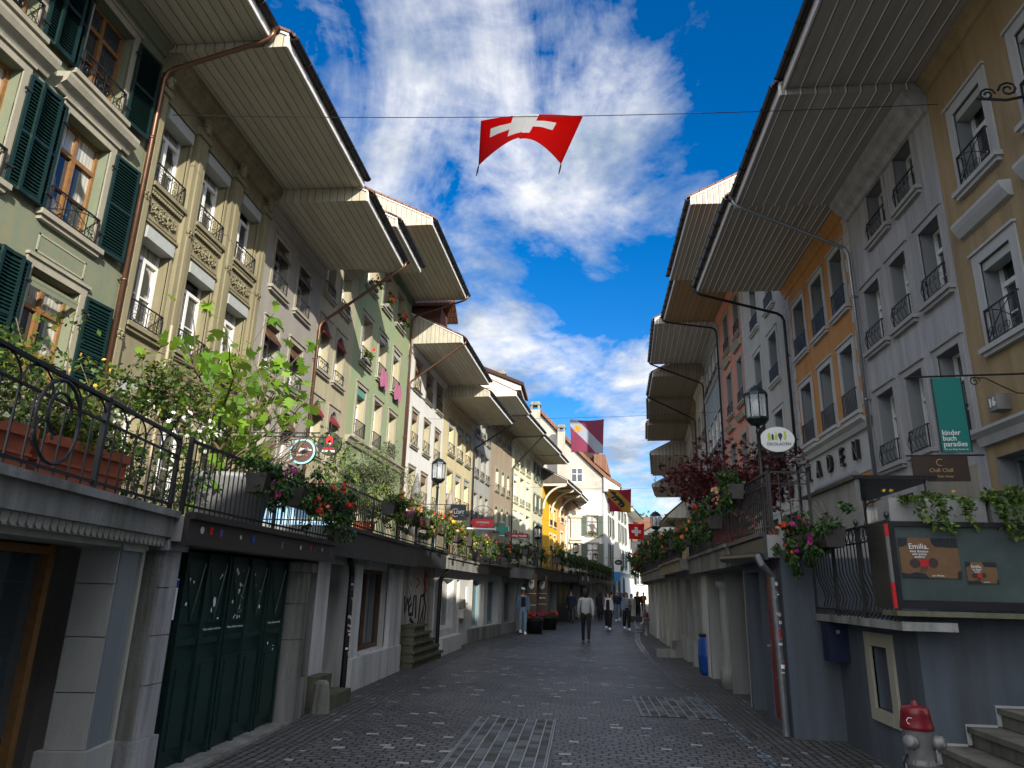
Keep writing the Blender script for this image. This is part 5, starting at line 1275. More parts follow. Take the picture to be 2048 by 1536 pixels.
t_ = thing('folded_parasol', 'closed black parasol standing on the far right terrace', 'parasol', T(4.55,56,2.5)); q = MB(); q.tube(M_BLACK, [(0,0,0),(0,0,3.1)], .03, 6); q.lathe(M_BLACK, [(.3,.7),(.36,1.2),(.26,2.4),(.05,3.0)], (0,0,0), 9); q.build('canopy', t_, True)
# ------------------------------------------------------------------ people
SKIN = paint('skin', (.42,.24,.17), .55); HAIRD = paint('dark_hair', (.012,.009,.008), .5); HAIRB = paint('brown_hair', (.05,.028,.018), .5); HAIRG = paint('grey_hair', (.3,.3,.3), .6)
def skin_mesh(name, verts, edges, rad, mat, root=0, parent=None, sub=2):
    me = bpy.data.meshes.new(name); me.from_pydata([tuple(v) for v in verts], edges, []); me.materials.append(mat)
    o = bpy.data.objects.new(name, me); COL.objects.link(o); m = o.modifiers.new('s', 'SKIN'); m.use_smooth_shade = True
    for i, r in enumerate(rad):
        sv = me.skin_vertices[0].data[i]; sv.radius = r if isinstance(r, tuple) else (r, r); sv.use_root = (i == root)
    sd = o.modifiers.new('d', 'SUBSURF'); sd.levels = sd.render_levels = sub
    bpy.context.view_layer.update()
    m2 = bpy.data.meshes.new_from_object(o.evaluated_get(bpy.context.evaluated_depsgraph_get())); m2.name = name
    bpy.data.objects.remove(o); bpy.data.meshes.remove(me)
    m2.materials.clear(); m2.materials.append(mat)
    return link(name, m2, parent)
def person(label, x, y, rz, h=1.72, top=None, legs=None, hair=HAIRD, shoes=M_BLACK, stride=.22, arms=(0,0), fore=(.15,.15), longhair=.0, loose=1.0, legw=1.0, coat=0.0, jacket=None, cap=None, bag=None, female=False, pocket=False, skirt=False, headturn=0.0, group=None):
    """faces local -Y; y axis = backwards"""
    t = thing('person', label, 'person', T(x, y, 0, rz, s=h/1.75), group)
    sh = .185 if not female else .165; S = stride
    hip, kn = .90, .49
    V = [(0,0,.96),(0,.0,1.12),(0,.01,1.30),(0,0,1.44),(0,0,1.50),(0,-.01,1.60),(0,-.015,1.69)]; E_ = [(0,1),(1,2),(2,3),(3,4),(4,5),(5,6)]
    Rr = [(.145,.105),(.125,.09),(.16,.105),(.10,.075),(.052,.055),(.07,.085),(.06,.08)]
    J = {}
    for sg, st in ((1, S), (-1, -S)):
        b = len(V); hx = sg*.09
        ky = -st*.45-.04*(st > 0); fy = -st*.95 if st > 0 else -st*1.05
        pts = [(hx,0,hip),(hx*1.05,ky,kn),(hx*1.0,fy,.09 if st > 0 or S < .05 else .15),(hx*1.25,fy-.13,.035 if st > 0 or S < .05 else .05)]
        V += pts; Rr += [(.085,.085),.055,.036,(.035,.028)]; E_ += [(0,b),(b,b+1),(b+1,b+2),(b+2,b+3)]; J[('leg', sg)] = pts
    for k, sg in enumerate((1,-1)):
        b = len(V); sw = arms[k]; el = (sg*(sh+.055), .02-sw*.5, 1.14); bend = fore[k]
        wr = (sg*(sh+.04-(.10 if pocket else 0)-bend*.12), el[1]-.06-bend*.9, .90+(bend*.9)) if bend > .2 else (sg*(sh+.05), el[1]-.05-sw*.4, .89)
        hd = (wr[0]-sg*.0, wr[1]-.03-(.05 if bend > .2 else 0), wr[2]-.085+(.1 if bend > .2 else 0))
        V += [(sg*sh,0,1.41), el, wr, hd]; Rr += [.058,.040,.028,(.032,.020)]; E_ += [(3,b),(b,b+1),(b+1,b+2),(b+2,b+3)]; J[('arm', sg)] = [V[b],el,wr,hd]
    skin_mesh('body', V, E_, Rr, SKIN, 0, t)
    # hands: five short fingers from each palm
    q = MB()
    for sg in (1,-1):
        a, el, wr, hd = [Vector(p) for p in J[('arm', sg)]]; d = (hd-wr).normalized(); s_ = Vector((0,1,0)) if abs(d.y) < .8 else Vector((1,0,0)); s_ = (s_-d*s_.dot(d)).normalized()
        for f in range(4): p = hd+s_*(-.024+.016*f); l = (.055,.068,.072,.06)[f]; q.tube(SKIN, [p, p+d*l*.6, p+d*l+Vector((-sg*.012,0,0))], [.009,.008,.006], 5)
        p = wr+d*.03-s_*.025; q.tube(SKIN, [p, p+d*.03-s_*.02, p+d*.06-s_*.022], [.011,.010,.007], 5)
    q.build('fingers', t, True)
    hz = 1.655
    q = MB(); q.lathe(SKIN, [(.001,0),(.012,.005),(.016,.02),(.008,.045)], (0,-.105,hz-.035), 6); q.lathe(paint('lips', (.35,.12,.10), .5), [(.001,-.006),(.022,0),(.001,.006)], (0,-.092,hz-.062), 8, 1, .5)
    for sg in (1,-1):
        q.lathe(M_WHITE, [(.001,-.008),(.013,0),(.001,.008)], (sg*.028,-.090,hz+.01), 8, 1, .6); q.lathe(HAIRD, [(.001,-.006),(.006,0),(.001,.006)], (sg*.028,-.099,hz+.01), 6, 1, .5)
        q.lathe(SKIN, [(.001,-.03),(.02,-.01),(.022,.015),(.001,.032)], (sg*.074,.0,hz), 8, .5, 1)
    q.build('face', t, True)
    q = MB()
    if hair:
        q.lathe(hair, [(.080,-.02),(.090,.03),(.085,.075),(.055,.11),(.001,.122)], (0,.022,hz), 14, .98, 1.12); q.lathe(hair, [(.04,-.10),(.078,-.04),(.082,.02)], (0,.04,hz), 12, 1, .95)
        if longhair: q.lathe(hair, [(.03,-.10-longhair),(.085,-.06-longhair*.7),(.105,-.06),(.10,.02),(.085,.07)], (0,.04,hz), 12, 1, .85)
        q.build('hair', t, True)
    def clothe(nm, mat, which, k, extra=0):
        VV, EE, RR = [], [], []
        if which == 'legs':
            VV = [(0,0,.94),(0,0,1.10)]; EE = [(0,1)]; RR = [(.155,.115),(.135,.10)]
            for sg in (1,-1):
                p = J[('leg', sg)]; b = len(VV); VV += [p[0],p[1],(p[2][0],p[2][1],p[2][2]-.04)]; RR += [.10*(1+(k-1)*.5),.070*k,.052*k]; EE += [(0,b),(b,b+1),(b+1,b+2)]
        else:
            VV = [(0,0,.88-extra),(0,0,1.12),(0,.005,1.31),(0,0,1.43),(0,0,1.475)]; EE = [(0,1),(1,2),(2,3),(3,4)]; RR = [(.17*k+extra*.12,.125*k+extra*.1),(.15*k,.115*k),(.175*k,.125*k),(.12,.09),(.075,.07)]
            if extra > .1: VV.insert(1, (0,0,.97)); EE = [(0,1),(1,2),(2,3),(3,4),(4,5)]; RR.insert(1, (.17*k,.13*k))
            c = len(VV)-2
            for sg in (1,-1):
                p = J[('arm', sg)]; b = len(VV); w = Vector(p[2]); VV += [p[0],p[1],tuple(w)]; RR += [.075*k,.058*k,.045*k]; EE += [(c,b),(b,b+1),(b+1,b+2)]
        skin_mesh(nm, VV, EE, RR, mat, 0, t)
    if legs: clothe('trousers', legs, 'legs', legw)
    if skirt:
        q = MB(); q.lathe(legs, [(.22,.25),(.20,.5),(.17,.8),(.14,1.0)], (0,0,0), 16, 1.1, .95); q.build('skirt', t, True)
    if top: clothe('sweater' if not jacket else 'shirt', top, 'top', loose, coat)
    if jacket:
        q = MB()
        # open jacket: two front panels and a back
        for sg in (1,-1):
            pts = [(sg*.085,-.135,1.44),(sg*.16,-.10,1.45),(sg*.215,0,1.40),(sg*.225,.02,1.0),(sg*.19,-.13,.93),(sg*.10,-.165,.93)]
            q.poly(jacket, pts if sg > 0 else pts[::-1]); q.poly(jacket, [(p[0]*.97,p[1]+.012,p[2]) for p in pts][::-1] if sg > 0 else [(p[0]*.97,p[1]+.012,p[2]) for p in pts])
        q.poly(jacket, [(.215,0,1.42),(-.215,0,1.42),(-.22,.02,.95),(.22,.02,.95)]); q.poly(jacket, [(.2,.13,1.42),(-.2,.13,1.42),(-.2,.145,.93),(.2,.145,.93)][::-1])
        for sg in (1,-1): q.poly(jacket, [(sg*.215,0,1.42),(sg*.2,.13,1.42),(sg*.2,.145,.93),(sg*.225,.02,.95)])
        q.build('jacket', t)
        VV, EE, RR = [], [], []
        for sg in (1,-1):
            p = J[('arm', sg)]; b = len(VV); VV += [(sg*.08,0,1.42), p[0],p[1],p[2]]; RR += [(.09,.08),.08,.062,.05]; EE += [(b,b+1),(b+1,b+2),(b+2,b+3)]
        EE.append((0,4)); skin_mesh('jacket_sleeves', VV, EE, RR, jacket, 0, t)
    q = MB()
    for sg in (1,-1):
        p = Vector(J[('leg', sg)][2]); z = p.z-.09 if p.z > .1 else 0
        q.prism(shoes, [(.10,z),(-.20,z+.0),(-.205,z+.045),(-.12,z+.085),(.0,z+.11),(.09,z+.11),(.105,z+.05)], 'x', p.x-.045, p.x+.045)
        k = len(q.v)-14
        for j in range(k, len(q.v)): q.v[j] = (q.v[j][0], q.v[j][1]+p.y, q.v[j][2])
    q.build('shoes', t)
    if cap:
        q = MB(); q.lathe(cap, [(.098,-.0),(.098,.05),(.075,.095),(.001,.115)], (0,.0,hz+.03), 14); q.prism(cap, [(-.08,-.06),(.08,-.06),(.06,-.17),(-.06,-.17)], 'z', hz+.035, hz+.045); q.build('cap', t, True)
    if bag:
        q = MB(); q.prism(bag, [(.22,.72),(.22,1.0),(.26,1.02),(.30,1.0),(.30,.72)], 'y', -.14, .14); q.tube(bag, [(.25,-.05,1.0),(.2,-.03,1.42),(.25,.06,1.0)], .012, 5); q.build('bag', t)
    return t
C_GREY = paint('light_grey_knit', (.33,.34,.36), .85, sc=40, var=.2); C_BLK = paint('black_cloth', (.010,.010,.012), .85); C_NAVY = paint('navy_cloth', (.012,.018,.04), .8); C_DEN = paint('denim_blue', (.12,.18,.27), .85, sc=30, var=.3); C_DENL = paint('pale_denim', (.17,.25,.34), .85, sc=30, var=.3)
C_WHT = paint('white_cloth', (.60,.58,.60), .8); C_BEI = paint('beige_cloth', (.36,.33,.26), .8); C_MINT = paint('mint_cloth', (.40,.62,.55), .8); C_OLV = paint('olive_cloth', (.06,.07,.04), .8); C_MULT = paint('orange_brown_cloth', (.35,.11,.03), .8); C_GRT = paint('grey_trousers', (.06,.065,.07), .8)
st_, snt, sN, sL, sb = _new('striped_cloth'); sx_ = sN.new('ShaderNodeSeparateXYZ'); sL.new(coords(sN), sx_.inputs[0]); sL.new(mixc(sN, sL, mth(sN, sL, 'GREATER_THAN', mth(sN, sL, 'FRACT', mth(sN, sL, 'DIVIDE', sx_.outputs[2], .06)), .6), (.02,.02,.02), (.42,.38,.32)), sb.inputs['Base Color']); C_STR = st_
person('person from behind in light grey knit top and black trousers walking up the street', .11, 25.2, pi, 1.78, C_GREY, C_BLK, HAIRD, M_BLACK, .20, (.15,-.15), (.1,.1), .10, 1.08, .95, group=None)
person('person in open denim jacket, pale jeans, white shoes and mint cap with hands in pockets', -2.41, 29.7, radians(12), 1.76, C_BLK, C_DENL, HAIRD, M_WHITE, .05, (0,0), (.1,.1), 0, .95, 1.15, jacket=C_DEN, cap=C_MINT, pocket=True)
person('person in a navy coat and grey trousers walking down the left side', -.64, 41.4, 0, 1.76, C_NAVY, C_GRT, HAIRD, M_BLACK, .18, (.1,-.1), (.1,.1), 0, 1.15, 1.0, coat=.28)
person('person in black with a white open jacket and wide black trousers, looking aside', 1.22, 35.5, radians(-8), 1.68, C_BLK, C_BLK, HAIRB, M_WHITE, .12, (0,0), (.1,.75), .22, .95, 1.55, jacket=C_WHT, female=True)
person('person in striped top and denim jacket with pale bag', 2.09, 35.6, radians(6), 1.69, C_STR, C_BLK, HAIRB, M_WHITE, .14, (0,0), (.3,.1), .25, .97, 1.5, jacket=C_DEN, female=True, bag=C_BEI)
person('person in a long black coat partly behind the white jacket', 1.05, 44.6, radians(170), 1.72, C_BLK, C_BLK, HAIRD, M_BLACK, .1, (.05,0), (.1,.1), .25, 1.2, 1.2, coat=.5, female=True)
person('grey haired person in a navy jacket seen from behind in the crowd', 2.15, 45.6, pi, 1.80, C_NAVY, C_DEN, HAIRG, M_WHITE, .1, (0,0), (.1,.1), 0, 1.15, 1.05)
person('person in dark checked top in the middle of the crowd', 1.75, 47.6, radians(175), 1.74, C_STR, C_BLK, HAIRB, M_BLACK, .1, (0,0), (.1,.5), 0, 1.1, 1.0)
person('person in beige jacket and pale trousers behind the striped top', 3.05, 46.2, radians(10), 1.62, C_BEI, C_BEI, HAIRD, M_WHITE, .1, (0,0), (.1,.3), .1, 1.1, 1.1, female=True)
person('person all in black with grey hair at the right of the crowd', 3.45, 46.5, radians(165), 1.78, C_BLK, C_BLK, HAIRG, M_BLACK, .12, (0,0), (.1,.1), 0, 1.1, 1.0)
person('person in an orange brown and white top walking alone farther up', 5.4, 66, 0, 1.75, C_MULT, C_OLV, HAIRD, M_BLACK, .12, (0,0), (.4,.4), 0, 1.2, 1.1)
person('person in a bright blue top deep in the crowd', 2.75, 52, 0, 1.66, paint('bright_blue_cloth', (.03,.22,.55), .8), C_BLK, HAIRB, M_BLACK, .1, (0,0), (.1,.5), .15, 1.05, 1.0, female=True)
person('person in dark clothes at the back of the crowd', 2.2, 56, pi, 1.72, C_BLK, C_OLV, HAIRD, M_BLACK, .1, (0,0), (.1,.1), 0, 1.1, 1.0)
person('person in a grey cardigan near the far right wall', 4.4, 60, 0, 1.68, C_GRT, C_BLK, HAIRB, M_BLACK, .1, (0,0), (.1,.1), .1, 1.1, 1.0)
# ------------------------------------------------------------------ signs
GR_SIGN = paint('dark_grey_sign', (.045,.05,.055), .5); TEAL = paint('teal_banner', (.0,.145,.125), .6, var=.05); CYAN = paint('pale_blue_rim', (.25,.62,.72), .4); BRN = paint('brown_sign', (.085,.035,.028), .5); BRN2 = paint('brown_parking_sign', (.10,.065,.035), .5)
REDS = paint('bright_red_sign', (.62,.005,.015), .4); CRIM = paint('crimson_sign', (.28,.005,.03), .5); LIME = paint('lime_green', (.45,.55,.03), .5); NAVYS = paint('dark_blue_ink', (.02,.03,.05), .5)
BLK_S = paint('black_sign_face', (.012,.012,.013), .4); WS = paint('white_sign_face', (.66,.68,.68), .5, var=.04)
def disc(mb, m, r, y0, y1, n=32, sx=1, sz=1, c=(0,0)): mb.prism(m, [(c[0]+r*sx*cos(2*pi*k/n), c[1]+r*sz*sin(2*pi*k/n)) for k in range(n)], 'y', y0, y1)
def words(parent, items):
    for txt, size, x, z, m, kw in items:
        q = MB(); q.add(text_mesh(txt, size, m, .003, **kw), T(x, kw and -.0 or 0, z)); o = q.build('lettering', parent); 
def sign(label, x, y, z, rz, cat='sign', name='hanging_sign'): return thing(name, label, cat, T(x,y,z,rz))
def txt(parent, s, size, x, z, m, y=-.045, **kw): q = MB(); q.add(text_mesh(s, size, m, .003, **kw), T(x, y, z)); return q.build('lettering', parent)
def arm(t, pts, r=.014, nm='bracket'): q = MB(); q.tube(M_IRON, pts, r, 6); return q.build(nm, t)
t = sign('round brown sign with pale blue rim above the red flowers on the left', -4.50, 10.8, 3.76, radians(8))
q = MB(); disc(q, M_BLACK, .205, -.03, .06); disc(q, CYAN, .208, -.036, -.03); disc(q, BRN, .178, -.040, -.036); q.build('board', t)
txt(t, 'ringbreite', .078, 0, .035, WS, bold=.0015); txt(t, '@oldschool', .036, .0, -.06, WS)
arm(t, [(-2.9,.3,.25),(.35,0,.25)], .012); arm(t, [(0,0,.2),(0,0,.26)]); q = MB(); scroll(q, -.5, .05, .14, .1, .008, 1.4, 1); scroll(q, -.25, .02, .12, .08, .008, 1.4, -1); q.build('scrollwork', t)
t = sign('round black sign with a red lantern emblem next to the brown one', -4.78, 12.7, 4.28, radians(8))
q = MB(); disc(q, BLK_S, .225, -.03, .08); q.build('board', t)
q = MB(); disc(q, REDS, .07, -.036, -.03, 20, .9, 1.5, (0,.05)); disc(q, WS, .04, -.038, -.036, 16, .8, .6, (.0,-.0)); disc(q, BLK_S, .04, -.040, -.0385, 16, .7, .45, (-.005,-.03)); q.box(WS, -.02, .02, -.038, -.03, .15, .165); q.build('emblem', t)
txt(t, 'IZAKAYA', .05, 0, -.105, REDS, bold=.001); txt(t, 'KONOMI', .058, 0, -.155, WS, bold=.002); arm(t, [(-3,.4,.2),(-.2,0,.2)]); arm(t, [(0,0,.24),(0,.0,.6)], .01)
t = sign('square dark grey sign reading LOFT with a big round C', -4.55, 25.8, 4.37, radians(6))
q = MB(); q.box(GR_SIGN, -.29, .29, -.03, .03, -.28, .28); q.build('board', t)
q = MB(); q.tube(WS, [(-.10+.14*cos(a*pi/10), -.032, .0+.14*sin(a*pi/10)) for a in range(3,18)], .018, 5); q.build('emblem', t); txt(t, 'LOFT', .16, .03, .01, WS, bold=.006); txt(t, 'living', .05, .15, -.09, WS); arm(t, [(-3,.3,.3),(.3,0,.3)])
t = sign('bright red rounded sign with white lettering left of the green cross', -4.0, 28.4, 4.25, radians(6))
q = MB(); q.prism(REDS, [(-.30+.16*cos(a*pi/8), .16*sin(a*pi/8)) for a in range(4,13)]+[(.30+.16*cos(a*pi/8), .16*sin(a*pi/8)) for a in range(-4,5)], 'y', -.03, .03); q.build('board', t)
txt(t, 'LÖWENHERZ', .11, 0, .015, WS, bold=.002, sx=.82); txt(t, 'boutique', .05, 0, -.08, WS); arm(t, [(-2.6,.3,.6),(.25,0,.4)], .01); arm(t, [(0,0,.16),(0,0,.6)], .01)
q = MB(); [scroll(q, x, 0, .42, .13, .010, 1.3, s) for x, s in ((-.22,1),(.05,-1),(.28,1))]; q.tube(M_IRON, [(-.45+.45*(1-cos(a*pi/8)),0,.25+.45*sin(a*pi/8)) for a in range(9)], .012, 5); q.build('scrollwork', t)
t = sign('green pharmacy cross sign on a white arm', -4.05, 36.0, 4.65, radians(6))
GX = paint('green_cross_face', (.0,.17,.12), .35); q = MB(); q.prism(GX, [(-.11,-.33),(.11,-.33),(.11,-.11),(.33,-.11),(.33,.11),(.11,.11),(.11,.33),(-.11,.33),(-.11,.11),(-.33,.11),(-.33,-.11),(-.11,-.11)], 'y', -.06, .06); q.build('cross', t)
q = MB()
for a, b, c, d in ((-.13,.13,.32,.345),(-.13,.13,-.345,-.32),(.32,.345,-.13,.13),(-.345,-.32,-.13,.13)): q.box(WS, a, b, -.065, -.06, c, d)
q.build('edge_trim', t); q = MB(); q.box(WS, -1.8, -.33, -.02, .02, -.05, .02); q.build('bracket', t)
t = sign('crimson board with looping white script', -3.5, 39.6, 4.6, radians(6)); q = MB(); q.box(CRIM, -.5, .5, -.03, .03, -.12, .12); q.build('board', t); txt(t, 'shop nouba', .17, 0, -.01, WS, shear=.35, bold=.002); arm(t, [(-2,.3,.13),(-.4,0,.13)])
t = sign('black oval sign on scroll bracket before the vivid yellow house', -1.55, 44.0, 3.75, radians(5)); q = MB(); disc(q, BLK_S, .30, -.03, .03, 28, 1.15, .8); q.build('board', t); txt(t, 'TWISTER', .12, 0, .0, WS, y=-.035); txt(t, 'BAR', .06, 0, .12, WS, y=-.035); arm(t, [(-2.5,.3,.5),(.3,0,.5)])
t = sign('pale grey rounded sign board right of the black oval sign', -.75, 48.5, 4.05, radians(5)); q = MB(); q.prism(WS, [(-.28+.14*cos(a*pi/6), -.12+.12*sin(a*pi/6)) for a in range(6,10)]+[(.28+.14*cos(a*pi/6), -.12+.12*sin(a*pi/6)) for a in range(9,13)]+[(.28+.14*cos(a*pi/6), .12+.12*sin(a*pi/6)) for a in range(0,4)]+[(-.28+.14*cos(a*pi/6), .12+.12*sin(a*pi/6)) for a in range(3,7)], 'y', -.03, .03); q.build('board', t); arm(t, [(-2.5,.3,.3),(.3,0,.3)])
t = sign('dark oval sign far off against the white houses', 3.05, 62, 4.15, 0); q = MB(); disc(q, BLK_S, .30, -.03, .03, 24, 1.1, .75); q.build('board', t); txt(t, 'bar', .22, 0, 0, WS, y=-.035); arm(t, [(-1.2,0,.35),(.3,0,.35)])
# blue banner
t = thing('banner', 'blue printed banner with a street number on the terrace behind the red flowers', 'banner', T(-6.25,15.0,3.28,radians(14))); BB, nt_, N_, L_, b_ = _new('printed_sky_blue'); L_.new(ramp(N_, L_, noise(N_, L_, 1.6, 4, .6, coords(N_)), [(.35,(.03,.13,.30)),(.65,(.25,.45,.62))]), b_.inputs['Base Color'])
q = MB(); q.box(BB, -.85, .85, -.015, .015, -.42, .40); q.build('cloth', t); txt(t, 'Filiale', .15, .45, .05, WS, y=-.02); txt(t, 'Hauptgasse 19', .15, .22, -.22, WS, y=-.02)
# right hand signs
t = sign('long teal banner sign reading kinder buch paradies', 5.62, 11.0, 4.45, radians(-6))
q = MB(); q.box(TEAL, -.20, .20, -.012, .012, -.60, .57); q.build('board', t)
q = MB(); q.box(M_BLACK, -.215, -.20, -.02, .02, -.6, .57); q.box(M_BLACK, .20, .215, -.02, .02, -.6, .57); q.build('frame', t)
for i, s in enumerate(('kinder','buch','paradies')): txt(t, s, .112, -.17, -.30-.088*i, WS, y=-.016, align='LEFT', sx=.88, bold=.001)
txt(t, 'Bei uns fängt Lesen an.', .036, .0, -.555, WS, y=-.016)
arm(t, [(-.55,0,.60),(1.35,.0,.60)], .016); q = MB(); q.tube(M_IRON, [(.35,0,.56),(.55,0,.55),(.75,0,.42),(.95,0,.30),(1.25,0,.27)], .010, 5); scroll(q, .40, 0, .50, .08, .009, 1.4, 1); scroll(q, 1.15, 0, .33, .08, .009, 1.4, -1); q.box(M_IRON, 1.3, 1.33, -.03, .03, .15, .68); q.build('scrollwork', t)
t = sign('small dark brown sign with gold emblem under the teal banner', 5.35, 11.0, 3.60, radians(-6)); q = MB(); q.box(paint('dark_brown_sign', (.03,.016,.012), .5), -.38, .38, -.02, .02, -.19, .19); q.build('board', t)
GOLD = paint('gold_lettering', (.36,.26,.10), .5); txt(t, 'Chill Chill', .082, .0, -.03, GOLD, y=-.025); txt(t, 'Take Away', .05, .04, -.12, GOLD, y=-.025, shear=.3); q = MB(); q.tube(GOLD, [(.0+.05*cos(a), -.024, .09+.05*sin(a)) for a in (.9,1.6,2.3,3.0,3.7,4.4,5.1)], .007, 5); q.build('emblem', t); arm(t, [(-.45,0,.2),(.62,0,.2)], .015)
t = sign('white oval sign with lime vegetables and bottle pictures above the near right lamp', 4.0, 14.6, 4.80, radians(-5)); q = MB(); disc(q, M_GREY, .345, .0, .05, 36, 1, .78); disc(q, WS, .335, -.02, .0, 36, 1, .78); q.build('board', t)
txt(t, 'ÖKOLADEN', .088, .02, -.10, NAVYS, y=-.026)
q = MB()
def blob(m, pts, x, z): q.prism(m, [(x+a, z+b) for a, b in pts], 'y', -.028, -.02)
blob(LIME, [(-.02,-.08),(.025,-.08),(.035,.02),(.02,.08),(-.02,.08),(-.03,.02)], -.16, .06)
blob(NAVYS, [(0,-.08),(.022,-.04),(.022,.03),(0,.08),(-.022,.03),(-.022,-.04)], -.09, .05)
blob(LIME, [(-.028,-.07),(.028,-.07),(.028,.02),(.010,.05),(.010,.10),(-.010,.10),(-.010,.05),(-.028,.02)], -.02, .06)
blob(NAVYS, [(0,-.10),(.03,-.02),(.045,.03),(.02,.07),(-.03,.07),(-.045,.02)], .06, .06)
blob(LIME, [(-.012,-.02),(-.035,.0),(-.02,-.07),(0,-.10),(.02,-.07),(.035,0),(.012,.05),(.03,.09),(-.03,.09),(-.012,.05)], .15, .07); q.build('pictures', t)
arm(t, [(-.4,0,-.37),(.5,0,-.37)], .014); q = MB(); [scroll(q, x, 0, -.31, .05, .008, 1.4, s) for x, s in ((-.26,1),(-.12,-1),(.02,1),(.18,-1),(.3,1))]; q.box(M_IRON, .46, .49, -.02, .02, -.45, -.27); q.build('scrollwork', t)
t = sign('blank white box sign behind the red maple', 4.6, 21.2, 4.75, radians(-5)); q = MB(); q.box(WS, -.3, .3, -.06, .06, -.2, .2); q.build('board', t)
t = thing('awning', 'small red awning with printed letters seen through the maple', 'awning', T(5.2,27,3.9)); q = MB(); q.prism(REDS, [(-.5,.4),(.5,.0),(.5,-.3),(.48,-.3),(.48,-.02),(-.5,.36)], 'x', -.9, .9); q.build('fabric', t)
t = thing('awning', 'pink red striped awning below the red rounded sign', 'awning', T(-6.3,36.8,3.5,WL)); q = MB(); q.prism(paint('pink_red_fabric', (.62,.08,.09), .8), [(-.4,.8),(1.0,.0),(1.0,-.2),(.97,-.2),(.97,-.02),(-.4,.76)], 'x', -1.9, 1.9); q.build('fabric', t)
for i, (x, y, lab, ar) in enumerate(((-2.3,33.0,'tall brown parking sign board, nearer of the two on the left',0),(-1.98,36,'tall brown parking sign board with an arrow, farther of the two',1))):
    t = thing('parking_sign', lab, 'parking sign', T(x,y,0,0)); q = MB(); q.box(BRN2, -.24, .24, -.04, .04, .55, 2.42); q.build('board', t)
    q = MB(); q.box(M_BLACK, -.03, .03, -.02, .02, 0, .55); q.build('post', t); q = MB()
    for z in (1.55, 1.05): q.box(WS, -.22, .22, -.043, -.04, z, z+.02); q.build('line', t); q = MB()
    q.prism(WS, [(-.12,1.85),(0,1.74),(.12,1.85),(.12,2.15),(-.12,2.15)], 'y', -.046, -.041); q.build('plate', t); txt(t, 'P', .27, 0, 1.99, BRN2, y=-.052, bold=.006)
    if ar: q = MB(); q.prism(WS, [(-.16,1.35),(-.06,1.42),(-.06,1.37),(.16,1.37),(.16,1.33),(-.06,1.33),(-.06,1.28)], 'y', -.046, -.041); q.build('arrow', t)
t = thing('beach_flag', 'tall narrow grey and blue advertising flag before the white arches', 'banner', T(3.35,70,2.7)); q = MB(); q.tube(M_BLACK, [(-.35,0,0),(-.35,0,3.6)], .02, 5); q.build('pole', t)
q = MB(); q.prism(WS, [(-.35,.9),(.28,.9),(.33,2.6),(.15,3.6),(-.15,3.75),(-.35,3.4)], 'y', -.01, .01); q.prism(paint('flag_blue', (.03,.22,.5), .6), [(-.35,.0),(.2,.0),(.28,.9),(-.35,.9)], 'y', -.01, .01); q.build('cloth', t)
# display case
t = thing('display_case', 'framed glass display case with two brown book posters, above the slate wall', 'display case', T(0,0,0))
q = MB(); FR = M_BLACK
q.box(FR, 3.02, 6.4, 7.40, 7.46, 1.62, 1.70); q.box(FR, 3.02, 6.4, 7.40, 7.46, 2.40, 2.45); q.box(FR, 3.02, 3.08, 7.40, 7.46, 1.70, 2.40); q.box(FR, 4.62, 4.68, 7.40, 7.46, 1.7, 2.4); q.box(FR, 3.02, 3.08, 7.46, 7.95, 1.62, 2.45); q.build('frame', t)
DG = glass('greenish_wired_glass', (.035,.048,.046), .12); q = MB(); q.box(DG, 3.08, 6.4, 7.43, 7.442, 1.70, 2.40); q.build('pane', t)
q = MB(); q.box(M_REDP, 2.985, 3.015, 7.38, 7.41, 1.62, 1.86); q.box(MATS['sticker_grey'], 2.985, 3.015, 7.38, 7.41, 1.86, 2.30); q.box(M_REDP, 2.985, 3.015, 7.38, 7.41, 2.30, 2.42); q.build('marker_strip', t)
PB = paint('brown_poster', (.13,.07,.03), .6, var=.25); PK = paint('poster_black', (.010,.013,.018), .6); PP = paint('poster_plum', (.035,.02,.02), .6)
def poster(x0, x1, z0, z1, nm):
    q = MB(); y = 7.424; w, h = x1-x0, z1-z0; q.box(PB, x0, x1, y-.004, y, z0, z1)
    P = lambda u, v: (x0+u*w, z0+v*h)
    for pts in ([(0,1),(.16,1),(.14,.82),(.04,.76),(0,.78)], [(.55,1),(1,1),(1,.76),(.62,.78),(.56,.88)], [(0,.0),(.45,0),(.40,.10),(.25,.14),(.12,.09),(0,.12)], [(.93,.0),(1,0),(1,.2),(.94,.16)]): q.prism(PK, [P(*p) for p in pts], 'y', y-.006, y-.004)
    o = q.build('poster', t); q = MB()
    for cx, cz, rx, rz_ in ((.24,.36,.09,.11),(.55,.38,.08,.12)): q.prism(PP, [P(cx+rx*cos(k*pi/8), cz+rz_*sin(k*pi/8)) for k in range(16)], 'y', y-.008, y-.006)
    q.prism(M_REDP, [P(.33,.28),(P(.47,.28)),P(.47,.44),P(.33,.44)], 'y', y-.009, y-.006)
    for sg in (0,1,2): q.tube(PP, [(x0+w*(.36+.04*sg), y-.008, z0+h*.28), (x0+w*(.30+.05*sg), y-.008, z0+h*.14)], .003, 4)
    q.build('drawing', o)
    for s, k, vz in (('Emilia.',.13,.78),('eine Ameise',.062,.66),('wie keine',.062,.59),('andere',.062,.52),('zur Aktion',.045,.06)):
        q = MB(); q.add(text_mesh(s, k*h*1.5, WS, .001), T(x0+w*(.33 if vz > .1 else .6), y-.010, z0+h*vz)); q.build('lettering', o)
poster(3.11, 3.66, 1.91, 2.29, 'a'); poster(3.71, 3.99, 1.87, 2.07, 'b')
t = thing('shelter', 'glass and sheet metal booth with a flat dark roof on the right terrace', 'booth', T(0,0,0))
